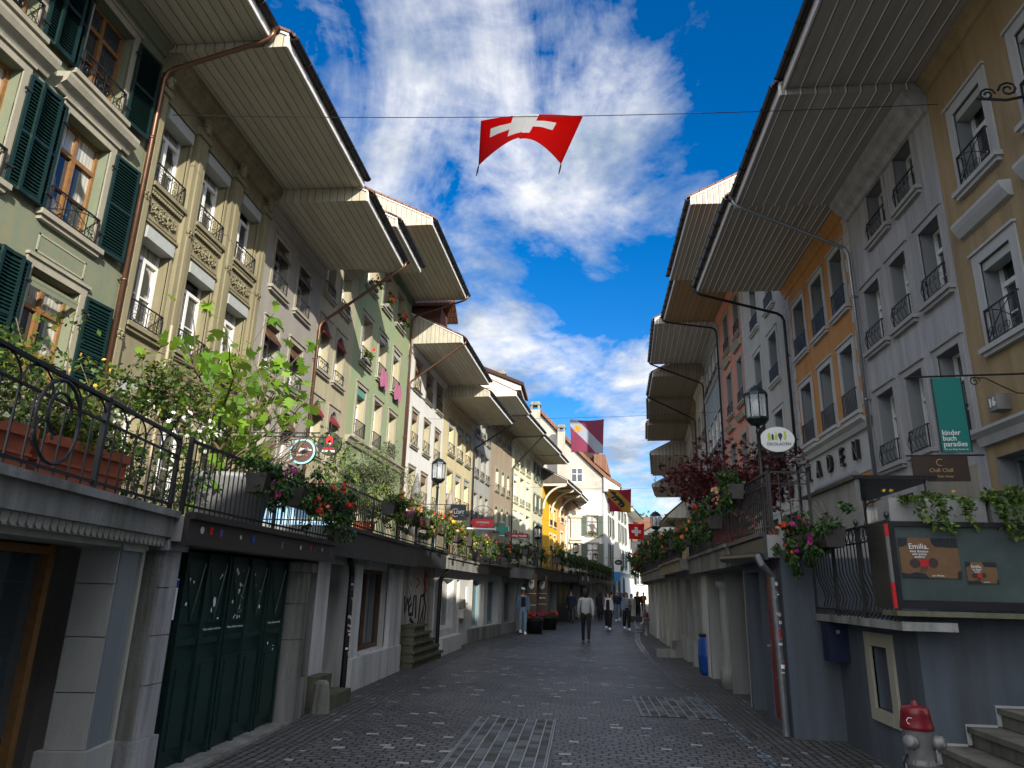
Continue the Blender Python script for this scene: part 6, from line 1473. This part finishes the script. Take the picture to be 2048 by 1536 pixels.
q = MB(); q.box(M_BLACK, 3.82, 4.95, 10.3, 12.75, 3.33, 3.38); q.build('roof', t)
q = MB(); q.box(plaster('dusty_metal_sheet', (.30,.29,.26), stain=1), 3.88, 3.90, 10.4, 12.6, 2.35, 3.33); q.build('side_panel', t)
q = MB(); [q.box(M_ZINC, a, a+.05, 10.34, 10.39, 2.3, 3.33) for a in (3.86, 4.8)]; q.box(M_ZINC, 4.8, 4.85, 12.6, 12.65, 2.3, 3.33); q.build('frame', t)
t = thing('round_mirror_frame', 'small arched mirror propped beside the booth', 'mirror', T(4.15,10.5,2.4)); q = MB(); q.tube(M_BLACK, [(-.14,0,0),(-.14,0,.5)]+[(-.14*cos(a*pi/6),0,.5+.14*sin(a*pi/6)) for a in range(1,6)]+[(.14,0,.5),(.14,0,0)], .014, 5); q.build('frame', t); q = MB(); q.box(M_GLC, -.13, .13, .01, .02, 0, .58); q.build('mirror', t)
# parasols
for i, (x, y, z, lab) in enumerate(((-5.6,23.4,2.6,'closed grey parasol left of the second one, in front of the white house'),(-5.2,27.5,2.6,'closed taupe parasol in front of the pale yellow house'))):
    t = thing('parasol', lab, 'parasol', T(x,y,z)); m = paint('taupe_canvas%d' % i, ((.16,.155,.16) if i == 0 else (.27,.24,.21)), .9)
    q = MB(); q.tube(M_GREY, [(0,0,0),(0,0,2.85)], .025, 6); q.build('pole', t); q = MB(); n = 16; prof = [(.16,.75),(.20,1.0),(.11,1.35),(.20,1.75),(.18,2.2),(.03,2.82)]
    q.lathe(m, prof, (0,0,0), n)
    for k in range(len(q.v)):
        if (k % n) % 2: vx, vy, vz = q.v[k]; q.v[k] = (vx*.72, vy*.72, vz)
    q.lathe(M_BLACK, [(.115,1.32),(.125,1.35),(.115,1.38)], (0,0,0), 12); q.build('canopy', t, True)
t = thing('parasol', 'orange half folded parasol cloth behind the left railing', 'parasol', T(-4.7,25,2.6,radians(20))); q = MB(); q.tube(M_WOOD, [(0,0,0),(0,0,1.5)], .03, 6); q.build('pole', t); q = MB(); q.prism(paint('orange_canvas', (.55,.20,.03), .8), [(-.5,1.3),(.0,1.5),(.5,1.1),(.5,1.0),(0,1.42),(-.5,.8)], 'y', -.3, .3); q.build('canopy', t)
# hydrants, barrel
def hydrant(label, x, y, rz, s=1.0):
    t = thing('hydrant', label, 'hydrant', T(x,y,0,rz,s=s)); HM = paint('dull_silver_paint', (.17,.17,.165), .45, .3, var=.35, sc=12); HR = paint('hydrant_red', (.15,.008,.013), .35, var=.3)
    q = MB(); q.lathe(HM, [(.12,0),(.12,.05),(.085,.07),(.082,.52),(.105,.54),(.112,.56),(.098,.58),(.103,.60),(.108,.79),(.112,.80)], (0,0,0), 24); o = q.build('body', t, True)
    q = MB(); q.lathe(HR, [(.118,.795),(.117,.82),(.104,.895),(.106,.90),(.098,.945),(.088,.955),(.03,.965),(.022,.975),(.022,.995),(.001,1.0)], (0,0,0), 24); q.build('cap', t, True)
    for a in (-.35, -2.0):
        q = MB(); Mx = T(0,0,.68,a+pi/2)@Matrix.Rotation(radians(75),4,'X'); v = MB(); v.lathe(HM, [(.042,.06),(.042,.12),(.052,.125),(.052,.15),(.046,.155),(.046,.18),(.034,.19),(.001,.19)], (0,0,0), 16); q.add(v, Mx); q.build('outlet', t, True)
    q = MB()
    for k in range(6): c = k*pi/3; q.lathe(HM, [(.012,.555),(.012,.585)], (.112*cos(c),.112*sin(c),0), 6)
    q.build('bolts', t); q = MB(); q.tube(M_IRON, [(-.09,-.06,.62),(-.12,-.08,.56),(-.12,-.09,.50),(-.09,-.08,.47)], .008, 5); q.build('chain', t); q = MB(); q.tube(WS, [(-.045+.025*cos(k),-.10,.86+.025*sin(k)) for k in (0,1,2,3,4,5,6.28)], .003, 4); q.build('badge', t)
    return t
hydrant('silver hydrant with a dark red cap in the right foreground', 2.50, 6.05, radians(-20), .97)
hydrant('small far hydrant with a red cap by the right wall', 2.62, 31.0, 0, .95)
t = thing('blue_barrel', 'blue plastic barrel with a black lid beside the stone column', 'barrel', T(2.80,17.0,0,s=.92)); q = MB(); q.lathe(BLUEP, [(.20,0),(.25,.08),(.26,.4),(.27,.42),(.26,.45),(.25,.8),(.21,.88)], (0,0,0), 20); q.build('body', t, True); q = MB(); q.lathe(M_BLACK, [(.23,.87),(.23,.93),(.001,.94)], (0,0,0), 20); q.build('lid', t)
t = thing('blue_bin', 'small dark blue metal bin in the shaded corner of the slate wall', 'bin', T(3.13,9.6,.95)); q = MB(); q.box(paint('dark_blue_enamel', (.006,.010,.035), .4), -.12, .12, -.12, .12, 0, .45); q.build('body', t); q = MB(); q.box(M_GREY, -.02, .02, -.126, -.12, .33, .37); q.build('lock', t)
t = thing('bench_cart', 'small dark wheeled cart in front of the far hydrant', 'cart', T(2.45,33.5,0)); q = MB(); q.box(M_BLACK, -.3, .2, -.2, .2, .45, .7); q.box(M_BLACK, -.12, .3, -.3, .3, .05, .15); q.build('box', t); q = MB(); q.box(M_ZINC, -.14, -.10, -.3, -.26, .1, .5); q.box(M_ZINC, -.14, .2, -.31, -.27, .06, .1); q.build('frame', t)
# wall lamp bracket on right ochre house
t = thing('wall_bracket', 'ornate iron scroll bracket high on the ochre house', 'bracket', T(6.6,9.9,9.35,radians(-8))); q = MB(); [scroll(q, x, 0, z, r, .02, 1.5, s) for x, z, r, s in ((-.25,0,.12,1),(.05,.05,.14,-1))]; q.tube(M_IRON, [(-.4,0,-.05),(0,0,-.14),(.4,0,-.1)], .022, 6); q.build('scrollwork', t)
# ------------------------------------------------------------------ far end of the street
def far_wall(label, P, Q, zt, mat, wins, roofz=None, dep=8, st=None, cat='house', arches=None, roof=True, side='L', slope=.8):
    M, L, sx = frame(side, P, Q); t = thing('town_house', label, cat, M); rnd = random.Random(2)
    mb = MB(); wall_grid(mb, mat, 0, L, 0, zt, [w[:4] for w in wins], .2)
    for x in (0, L): mb.poly(mat, [(x,0,0),(x,-dep,0),(x,-dep,zt),(x,0,zt)])
    mb.build('wall', t)
    s0 = dict(key='far'+label[:6], trim=M_STONE, tw=.12, near=False, depth=.2, frame=M_WHITE, shut=M_SHUT, shw=.42, sho=.02); s0.update(st or {})
    for w in wins: window(t, (w[0]+w[1])/2, w[2], w[1]-w[0], w[3]-w[2], s0, rnd)
    if roof:
        rz = zt+(1.6+dep*.55)*slope; mb = MB(); mb.prism(M_SOFW, [(1.6,zt),(1.6,zt+.2),(-dep*.55,rz),(-dep,zt)], 'x', .01, L-.01); mb.build('eave', t)
        mb = MB(); mb.prism(M_TILE, [(1.7,zt+.2),(1.7,zt+.3),(-dep*.55,rz+.12),(-dep-.2,zt+.15),(-dep-.2,zt+.05),(-dep*.55,rz)], 'x', -.05, L+.05); mb.build('roof', t)
        mb = MB(); mb.tube(M_GUT, [(-.0,1.75,zt+.18),(L,1.75,zt+.18)], .07, 6); mb.build('gutter', t)
    return t, L
# white gabled house
t = thing('gabled_house', 'tall white house with a shingled gable and steep brown roof closing the street', 'house', T(0,86,0)); K = 86/70
SHG = bricks('grey_shingles', (.36,.35,.31), (.46,.45,.40), (.2,.19,.17), .35, .22, .012, rot=(radians(90),0,0), bmp=.3)
x0, x1 = -2.6, 2.62
q = MB(); ops = [(.55,1.85,8.35,10.9),(.55,1.85,4.55,7.3)]
g_ = MB(); wall_grid(g_, W14, 0, x1-x0, 0, 12.6, [(x1-1.85,x1-.55,8.1,10.5),(x1-1.85,x1-.55,4.7,7.2)], .25); q.add(g_, Matrix(((-1,0,0,x1),(0,-1,0,0),(0,0,1,0),(0,0,0,1)))); 
q.poly(W14, [(x0,0,12.6),(x1,0,12.6),(x1,0,13.4),(x0,0,13.4)]); q.build('wall', t)
q = MB(); q.prism(SHG, [(-9,13.4),(2.6,13.4),(2.6,15.1),(1.0,16.6),(-1.61,19.2),(-5.2,23.0),(-9,19)], 'y', .0, .3); q.build('gable', t)
q = MB(); q.box(M_WHITE, -1.35, -1.25, -.08, 0, 14.6, 16.3); q.box(M_WHITE, .0, .1, -.08, 0, 14.6, 16.3); q.box(M_WHITE, -1.35, .1, -.08, 0, 14.5, 14.6); q.box(M_WHITE, -1.35, .1, -.08, 0, 16.2, 16.3); q.box(M_WHITE, -.66, -.58, -.08, 0, 14.6, 16.2); q.box(M_WHITE, -1.25, 0, -.07, 0, 15.5, 15.56); o = q.build('window', t); q = MB(); q.box(M_GL, -1.25, 0, -.05, -.02, 14.6, 16.2); q.build('pane', o)
q = MB(); R_ = [(4.6,13.9),(2.9,15.0),(1.03,16.7),(-1.61,19.35),(-5.2,23.2)]
q.prism(M_TILE, R_+[(a+.15,b+.35) for a, b in R_[::-1]], 'y', -.5, 14); q.prism(M_TILE, [(-5.2,23.2),(-5.1,23.6),(-14,14),(-14,13.6)], 'y', -.5, 14); q.build('roof', t)
q = MB(); q.prism(M_SOFW, [(2.62,13.4),(4.55,13.45),(4.55,13.9),(2.62,15.4)], 'y', -.4, 13.5); q.build('eave', t)
q = MB(); q.tube(M_GUT, [(4.7,-.5,13.85),(4.7,14,13.85)], .09, 6); q.build('gutter', t)
q = MB(); q.prism(M_TILE, [(-.2,18.6),(-.2,20.2),(1.6,20.2),(3.0,16.4)], 'y', 3, 8); q.prism(M_TILE, [(1.5,17.4),(1.5,18.4),(2.9,18.4),(3.6,15.6)], 'y', 2, 6); q.build('dormer', t)
MR = Matrix(((-1,0,0,0),(0,-1,0,0),(0,0,1,0),(0,0,0,1)))
for z, h in ((8.1,2.4),(4.7,2.5)):
    w_ = window(t, 0, 0, 1.3, h, dict(key='gab', trim=M_STONE, tw=.16, near=False, depth=.2, frame=M_DWOOD, shut=M_SHUTG, shw=.62, sho=.03, curt=.9), random.Random(1)); w_.matrix_local = T(1.2,0,z,pi)
q = MB(); q.box(M_STONE_G, 2.3, 2.66, -.04, .02, 2.6, 13.4); q.box(W14, x0, x1+.02, -.15, 0, 3.9, 4.2); q.build('string_course', t)
q = MB(); cloud(q, G3, (1.2,-.3,8.4), (.6,.2,.25), 140, .18, random.Random(1), .6); q.build('flower_trough', t)
for z in (8.2, 5.2):   # oriel relief with cornice on the left part of its face
    q = MB(); q.box(M_CREAM, -1.35, -.15, -.30, 0, z-.4, z+1.9); q.prism(M_CREAM, [(0,z+1.9),(-.42,z+2.0),(-.5,z+2.25),(0,z+2.35)], 'x', -1.5, 0); [q.box(M_CREAM, -1.3+.25*k, -1.2+.25*k, -.38, -.30, z-.3, z+1.8) for k in range(5)]; q.box(M_CREAM, -1.45, -.05, -.4, 0, z-.6, z-.4); q.build('oriel', t)
# lower eave of the house just before the gable
t, L_ = far_wall('white house front with a wide low eave left of the shingled gable', (-1.62,88.7-2.9), (-1.45,86.0), 11.0, W14, [], dep=5)
# side wall running away to the right
wn = []
P_, Q_ = (2.68,86.02), (7.0,110); Ls = hypot(Q_[0]-P_[0], Q_[1]-P_[1])
for a in (3.0,6.2,12.5,16,19.5):
    for z0, z1 in ((4.9,7.4),(8.4,10.8),(11.4,12.9)): wn.append((Ls-a-1.0, Ls-a, z0, z1))
t, L_ = far_wall('long white side facade with many dark green shutters receding behind the flags', P_, Q_, 13.3, W14, wn, roof=False, dep=5)
q = MB(); W_A = MATS['bright_white_render']
for k in range(4):
    c = L_-2.5-5*k; q.prism(M_VOID, [(c-1.2,0),(c+1.2,0),(c+1.2,2.6)]+[(c+1.2*cos(a*pi/8), 2.6+1.2*sin(a*pi/8)) for a in range(1,8)]+[(c-1.2,2.6)], 'y', .0, .02)
q.build('arched_opening', t); band(t, L_, 4.0, 4.3, W14, .3)
t_ = thing('flower_box', 'long dark box of trailing green under the shuttered side facade windows', 'flower box', T(4.2,92.5,4.6,radians(-80))); q = MB(); cloud(q, G2, (0,0,0), (4,.4,.5), 700, .25, random.Random(5), .6); q.build('foliage', t_)
far_wall('white house stepping forward beyond the shuttered facade', (6.2,108), (8.6,122), 13.5, W14, [(2,3.2,4,6.5),(5,6.2,4,6.5),(8,9.2,4,6.5),(2,3.2,8.5,11),(5,6.2,8.5,11)], dep=6)
far_wall('bright white building closing the end of the street', (7.0,120), (13,121), 9.5, W14, [(1,2,3,5),(3.2,4.2,3,5),(1,2,6.4,8.2),(3.2,4.2,6.4,8.2)], dep=8, side='L')
far_wall('dim grey house on the right where the street bends', (8.5,84), (9.2,100), 8.2, W8, [(2,3.2,3,4.8),(5,6.2,3,4.8),(8,9.2,3,4.8),(11,12.2,3,4.8)], side='R', dep=8, slope=.6)
far_wall('red roofed cottage peeking over the right terrace flowers', (9.4,66), (9.6,76), 8.4, W9, [], side='R', dep=6, slope=.9)
t_ = thing('brick_chimney', 'orange brick chimney above the red roofed cottage', 'chimney', T(10.6,72,9)); q = MB(); q.box(bricks('orange_brick', (.42,.15,.06), (.5,.2,.1), (.3,.25,.2), .25, .08, .012, rot=(radians(90),0,0)), -.6, .6, -.5, .5, 0, 4.2); q.box(M_CONC, -.7, .7, -.6, .6, 4.2, 4.4); q.build('stack', t_)
# chimneys and dormers over the left roofs
for x, y, z0, z1, w_, lab in ((-7.4,60,15.5,20.6,.55,'tall weathered white chimney with a vented stone cap'),(-4.9,72,15,20.9,.5,'slimmer chimney right of the tall one'),(-2.5,84,15,21.2,.45,'slim weathered chimney next to the star flag')):
    t_ = thing('chimney', lab, 'chimney', T(x,y,0)); q = MB(); q.box(plaster('weathered_chimney_render', (.42,.39,.33), stain=1.2), -w_, w_, -w_, w_, z0-4, z1-.9); q.build('stack', t_)
    q = MB(); [q.box(M_STONE_D, sx-.12, sx+.12, sy-.12, sy+.12, z1-.9, z1-.4) for sx in (-w_+.12, w_-.12) for sy in (-w_+.12, w_-.12)]; q.box(M_STONE_D, -w_-.1, w_+.1, -w_-.1, w_+.1, z1-.4, z1-.2); q.box(M_STONE_D, -w_+.05, w_-.05, -w_, w_, z1-.2, z1); q.build('cap', t_)
t_ = thing('dormer', 'small brown tiled dormer rising between the green and white houses', 'dormer', T(-7.6,33.4,14.55)); q = MB(); RB = paint('red_brown_boards', (.11,.045,.03), .7)
q.box(RB, -1.6, .5, -.9, .9, -.5, .9); q.build('wall', t_); q = MB(); q.prism(M_TILE, [(-1.3,.75),(0,1.55),(1.3,.75),(1.3,.9),(0,1.72),(-1.3,.9)], 'x', -2.0, 1.0); q.build('roof', t_)
t_ = thing('roof_gable', 'white boarded gable of a roof behind the cream yellow house', 'dormer', T(-6.8,47.5,15.4)); q = MB(); q.prism(M_SOFW, [(-3,0),(2.6,-.4),(2.6,-.1),(-3,2.2)], 'y', -1, 3); q.build('wall', t_); q = MB(); q.prism(M_TILE, [(-3,2.22),(2.8,-.1),(2.8,.1),(-3,2.5)], 'y', -1.2, 3.2); q.build('roof', t_)
# hills
q = MB(); HB = leafm('hill_forest', [(0,(.03,.055,.02)),(1,(.09,.13,.04))], .1); n = 40; HG = plaster('autumn_hillside', (.17,.17,.06), grain=.5, stain=1, c2=(.05,.08,.03))
def hz(x, y): return max(-1, 47*math.exp(-((x-30)/70)**2)*min(1, max(0, (y-190)/240))+3*sin(x*.07)+2.5*sin(y*.05+x*.03)-3)
for i in range(n):
    for j in range(24):
        f = lambda a, b: (-110+300*a/n, 190+420*b/24, hz(-110+300*a/n, 190+420*b/24)); q.poly(HG, [f(i,j),f(i+1,j),f(i+1,j+1),f(i,j+1)])
tag(q.build('hill', smooth=True), kind='structure')
q = MB(); rn = random.Random(8)
for i in range(900):
    x = rn.uniform(-30,100); y = rn.uniform(230,470); z = hz(x,y); r = rn.uniform(2,4)
    if sin(x*.09+2)*cos(y*.04) > .15: continue
    for k in range(14): leaf(q, HB, (x+rn.gauss(0,r*.5), y+rn.gauss(0,r*.5), z+rn.uniform(0,r*1.7)), 2.2, rn, .7)
tag(q.build('hillside_wood', None), 'dark mixed wood covering the hill beyond the rooftops', 'wood', kind='stuff')
# unseen houses behind the viewpoint on the right, added to shade the street
for P_, Q_, ze_, lab in (((7.0,-34),(7.0,-.6),9.0,'long unseen row of grey houses added behind the viewpoint on the right to shade the street'),):
    M, L, sx = frame('R', P_, Q_); t = thing('town_house', lab, 'house', M)
    q = MB(); q.box(V2, 0, L, -9, 0, 0, ze_); q.build('wall', t); q = MB(); q.prism(M_SOFR, [(2.9,ze_+.003),(2.9,ze_+.3),(-5,ze_+4),(-9,ze_+.003)], 'x', 0, L); q.build('roof', t)
    q = MB(); q.box(GRY, 0, L, 0, 4.3, 0, 2.4); q.build('arcade', t)
# drainage grates, gutter channel
GRT = paint('grate_steel', (.30,.31,.32), .45, .2, var=.3); SLAB = plaster('dark_slab', (.10,.105,.115), stain=.8, bmp=.6)
def grate(label, x0, x1, y0, y1, nx, ny):
    t = thing('paved_cover', label, 'cover', T(0,0,.004)); q = MB(); q.box(GRT, x0, x0+.035, y0, y1, -.03, .012); q.box(GRT, x1-.035, x1, y0, y1, -.03, .012); q.box(M_BLACK, x0-.03, x1+.03, y0-.03, y0, -.03, .003); q.box(M_BLACK, x0-.03, x1+.03, y1, y1+.03, -.03, .003)
    for i in range(1, nx): x = x0+(x1-x0)*i/nx; q.box(GRT, x-.007, x+.007, y0, y1, -.03, .010)
    for i in range(int((y1-y0)/.035)): q.box(M_BLACK, x0+.008, x0+.028, y0+i*.035, y0+i*.035+.016, .012, .0135); q.box(M_BLACK, x1-.028, x1-.008, y0+i*.035, y0+i*.035+.016, .012, .0135)
    q.build('frame', t); q = MB(); rn = random.Random(nx)
    ms = [SLAB, plaster('dark_slab_lighter', (.14,.147,.155), stain=.8, bmp=.6), plaster('dark_slab_brown', (.07,.068,.062), stain=.8, bmp=.6)]
    for i in range(nx):
        a, b = x0+(x1-x0)*i/nx+.012, x0+(x1-x0)*(i+1)/nx-.012; y = y0+.01
        while y < y1-.05:
            l = rn.uniform(.09,.22); e = min(y+l, y1-.01); q.box(rn.choice(ms), a+.02*(i == 0), b-.02*(i == nx-1), y, e-.012, -.03, .004+rn.random()*.006); y = e
    tag(q.build('setts', t), kind='stuff')
grate('steel framed sett cover in the middle foreground of the street', -1.42, -.36, 7.3, 10.45, 8, 10)
grate('steel framed sett cover on the right near the dark door', .84, 1.90, 11.15, 13.12, 8, 8)
MCH = paint('wet_channel_stone', (.15,.19,.24), .25, sc=20, var=.5)
q = MB(); pts = [(1.98,7.4),(1.96,10.8),(1.98,13.3),(1.80,15.8),(1.80,20.2),(1.97,26.9),(2.25,31),(2.55,35),(2.85,39),(3.4,44),(3.8,48)]
rn = random.Random(6)
for (ax, ay), (bx, by) in zip(pts, pts[1:]):
    n = max(1, int((by-ay)/.16))
    for k in range(n):
        f, g_ = k/n, (k+.9)/n; xa, xb = ax+(bx-ax)*f, ax+(bx-ax)*g_; ya, yb = ay+(by-ay)*f, ay+(by-ay)*g_
        w_ = .055 if ya < 22 else .10
        for o in ((-w_, -.01), (.01, w_)):
            if rn.random() < (.7 if ya < 20 else .95): q.poly(MCH, [(xa+o[0],ya,.006),(xa+o[1],ya,.006),(xb+o[1],yb,.006),(xb+o[0],yb,.006)])
tag(q.build('gutter_channel'), kind='structure')
q = MB()
for P_, Q_ in zip([(2.35,7.3),(2.0,12),(1.86,16),(1.86,22),(2.1,28),(2.6,34),(3.3,42),(4.5,52)], [(2.0,12),(1.86,16),(1.86,22),(2.1,28),(2.6,34),(3.3,42),(4.5,52),(6.5,64)]):
    q.poly(M_SETT2, [(P_[0],P_[1],.003),(P_[0]+3,P_[1],.003),(Q_[0]+3,Q_[1],.003),(Q_[0],Q_[1],.003)])
tag(q.build('pavement'), kind='structure')
q = MB()
for P_, Q_ in zip([(-3.0,5),(-3.0,10),(-3.2,16),(-3.05,23),(-2.4,29),(-1.6,38)], [(-3.0,10),(-3.2,16),(-3.05,23),(-2.4,29),(-1.6,38),(-.4,47)]): q.poly(M_SETT2, [(P_[0]-3,P_[1],.003),(P_[0],P_[1],.003),(Q_[0],Q_[1],.003),(Q_[0]-3,Q_[1],.003)])
tag(q.build('pavement'), kind='structure')
# ------------------------------------------------------------------ camera
PITCH, YAW, ROLL = radians(16.3695), radians(5.9330), radians(1.47526)
fw = Vector((-sin(YAW)*cos(PITCH), cos(YAW)*cos(PITCH), sin(PITCH)))
rt = Vector((cos(YAW), sin(YAW), 0)); up = rt.cross(fw)
c_, s_ = cos(ROLL), sin(ROLL)
r2 = rt*c_ + up*s_; u2 = up*c_ - rt*s_
cam = bpy.data.cameras.new('camera'); co = bpy.data.objects.new('camera', cam); COL.objects.link(co)
co.matrix_world = Matrix(((r2.x,u2.x,-fw.x,0),(r2.y,u2.y,-fw.y,0),(r2.z,u2.z,-fw.z,1.7),(0,0,0,1)))
cam.sensor_width = 36; cam.lens = 1400/2048*36; cam.clip_end = 3000; cam.clip_start = .05
SC.camera = co
# ------------------------------------------------------------------ light
SD = Vector((1, -1.8, .80)).normalized()     # towards the sun
sun = bpy.data.lights.new('sun', 'SUN'); sun.energy = 4.4; sun.angle = radians(.5); sun.color = (1, .93, .80)
so = bpy.data.objects.new('sun', sun); COL.objects.link(so); so.rotation_euler = (-SD).to_track_quat('-Z', 'Y').to_euler()
w = bpy.data.worlds.new('World'); SC.world = w; w.use_nodes = True
N, L = w.node_tree.nodes, w.node_tree.links
bg = N['Background']; bg.inputs['Strength'].default_value = .148
sky = N.new('ShaderNodeTexSky'); sky.sky_type = 'NISHITA'; sky.sun_disc = False
sky.sun_elevation = math.asin(SD.z); sky.sun_rotation = atan2(SD.x, SD.y)
sky.altitude = 600; sky.air_density = 1.0; sky.dust_density = .4; sky.ozone_density = 3.0
g = N.new('ShaderNodeTexCoord').outputs['Generated']
hs = N.new('ShaderNodeHueSaturation'); hs.inputs['Saturation'].default_value = 1.4; hs.inputs['Value'].default_value = .70; hs.inputs['Hue'].default_value = .508
L.new(sky.outputs[0], hs.inputs['Color'])
sp = N.new('ShaderNodeSeparateXYZ'); L.new(g, sp.inputs[0])
zc = mth(N, L, 'ADD', mth(N, L, 'MAXIMUM', sp.outputs[2], 0.0), .16)
cb = N.new('ShaderNodeCombineXYZ')
L.new(mth(N, L, 'DIVIDE', sp.outputs[0], zc), cb.inputs[0]); L.new(mth(N, L, 'DIVIDE', sp.outputs[1], zc), cb.inputs[1])
pl = cb.outputs[0]
n1 = noise(N, L, 2.3, 10, .62, mapping(N, L, pl, (1.25,.7,1), rot=(0,0,radians(35)), loc=(3.1, .7, 0)), .5)
n2 = noise(N, L, 5.5, 8, .62, pl, .6)
n4 = noise(N, L, 14, 6, .6, pl, .3)
cov = None
BL = [((-.29,.72,.63), .24, .55), ((-.12,.73,.675), .13, .30), ((-.24,.79,.56), .13, .62), ((-.17,.86,.49), .085, .85), ((.0,.84,.53), .13, .7), ((.10,.83,.55), .12, .6),
      ((-.085,.945,.318), .07, 1.3), ((.02,.953,.303), .055, 1.3), ((.085,.954,.285), .055, 1.2), ((-.14,.93,.34), .06, .9), ((-.11,.91,.40), .05, .45), ((.10,.99,.10), .08, 1.3), ((0,.99,.1), .08, .7),
      ((.05,.972,.215), .03, 1.0), ((.09,.975,.20), .028, 1.0), ((.25,.72,.65), .05, .45), ((.17,.84,.51), .05, .35), ((.02,.905,.42), .03, .4),
      ((.8,-.3,.5), .6, .9), ((-.7,-.5,.5), .5, .8), ((0,-.7,.7), .6, .9), ((0,-.1,1), .4, .7)]  # last row: unseen clouds added overhead and behind for whiter fill light
for d, rad, amp in BL:
    dv = Vector(d).normalized(); vm = N.new('ShaderNodeVectorMath'); vm.operation = 'DISTANCE'
    L.new(g, vm.inputs[0]); vm.inputs[1].default_value = dv
    q = mth(N, L, 'DIVIDE', vm.outputs['Value'], rad); e = mth(N, L, 'MULTIPLY', mth(N, L, 'EXPONENT', mth(N, L, 'MULTIPLY', mth(N, L, 'MULTIPLY', q, q), -1)), amp)
    cov = e if cov is None else mth(N, L, 'ADD', cov, e)
cov = mth(N, L, 'MINIMUM', cov, 1.0)
back = mth(N, L, 'MULTIPLY', mth(N, L, 'MAXIMUM', mth(N, L, 'MULTIPLY', sp.outputs[1], -1.0), 0.0), 2.2)   # unseen cloud added behind the viewpoint for neutral fill light
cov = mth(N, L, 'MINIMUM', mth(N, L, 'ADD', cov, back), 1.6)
nn = mth(N, L, 'ADD', mth(N, L, 'MULTIPLY', n1, .62), mth(N, L, 'ADD', mth(N, L, 'MULTIPLY', n2, .28), mth(N, L, 'MULTIPLY', n4, .10)))
dens = mth(N, L, 'ADD', mth(N, L, 'MULTIPLY', mth(N, L, 'SUBTRACT', nn, .5), 5.2), mth(N, L, 'SUBTRACT', mth(N, L, 'MULTIPLY', cov, 1.0), .42))
al = ramp(N, L, dens, [(0, (0,0,0)), (.3, (.28,.28,.28)), (.75, (.75,.75,.75)), (1, (.97,.97,.97))])
shade = noise(N, L, 3.1, 6, .6, mapping(N, L, pl, (1,1,1), loc=(.25, -.18, 3)))
cc = mixc(N, L, ramp(N, L, shade, [(.38, (0,0,0)), (.62, (1,1,1))]), (1.55, 1.9, 2.4), (4.1, 4.1, 4.15))
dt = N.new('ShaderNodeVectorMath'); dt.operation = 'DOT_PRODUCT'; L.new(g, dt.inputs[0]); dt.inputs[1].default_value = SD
gl = ramp(N, L, dt.outputs['Value'], [(.0, (.38,.38,.38)), (.7, (1.15,1.12,1.08))])      # unseen clouds towards the sun brightened to lift the fill
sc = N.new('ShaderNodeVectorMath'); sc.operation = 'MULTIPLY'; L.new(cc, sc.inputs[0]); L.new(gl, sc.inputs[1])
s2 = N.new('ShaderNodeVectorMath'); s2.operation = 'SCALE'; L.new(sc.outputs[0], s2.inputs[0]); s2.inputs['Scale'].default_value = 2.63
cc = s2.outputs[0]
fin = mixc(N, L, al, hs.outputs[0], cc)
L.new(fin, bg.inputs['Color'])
vs = SC.view_settings; vs.view_transform = 'Standard'; vs.look = 'None'; vs.gamma = 1; vs.exposure = 0.85
GR = dict(town_house='old town houses lining the street', arcade_shop='low shop bays under the terraces', iron_railing='iron railings along the terraces', street_lamp='street lamps on the terraces', flag='flags hanging over the street',
          person='people walking in the street', span_wire='wires spanning the street', hanging_sign='shop signs on brackets', parasol='closed parasols on the terrace', flower_tub='flower tubs on the street', parking_sign='brown parking signs',
          hydrant='street hydrants', terracotta_trough='terracotta troughs on the terrace', window_plant='plants on the window ledges of the light green house', chimney='chimneys above the left roofs', stone_step='small stone steps along the walls', paved_cover='sett covers in the street')
for o in list(COL.objects):
    if not o.parent and 'category' in o and 'group' not in o:
        k = o.name.split('.')[0]
        if k in GR: o['group'] = GR[k]
SC.render.engine = 'CYCLES'; SC.cycles.max_bounces = 8; SC.cycles.diffuse_bounces = 4
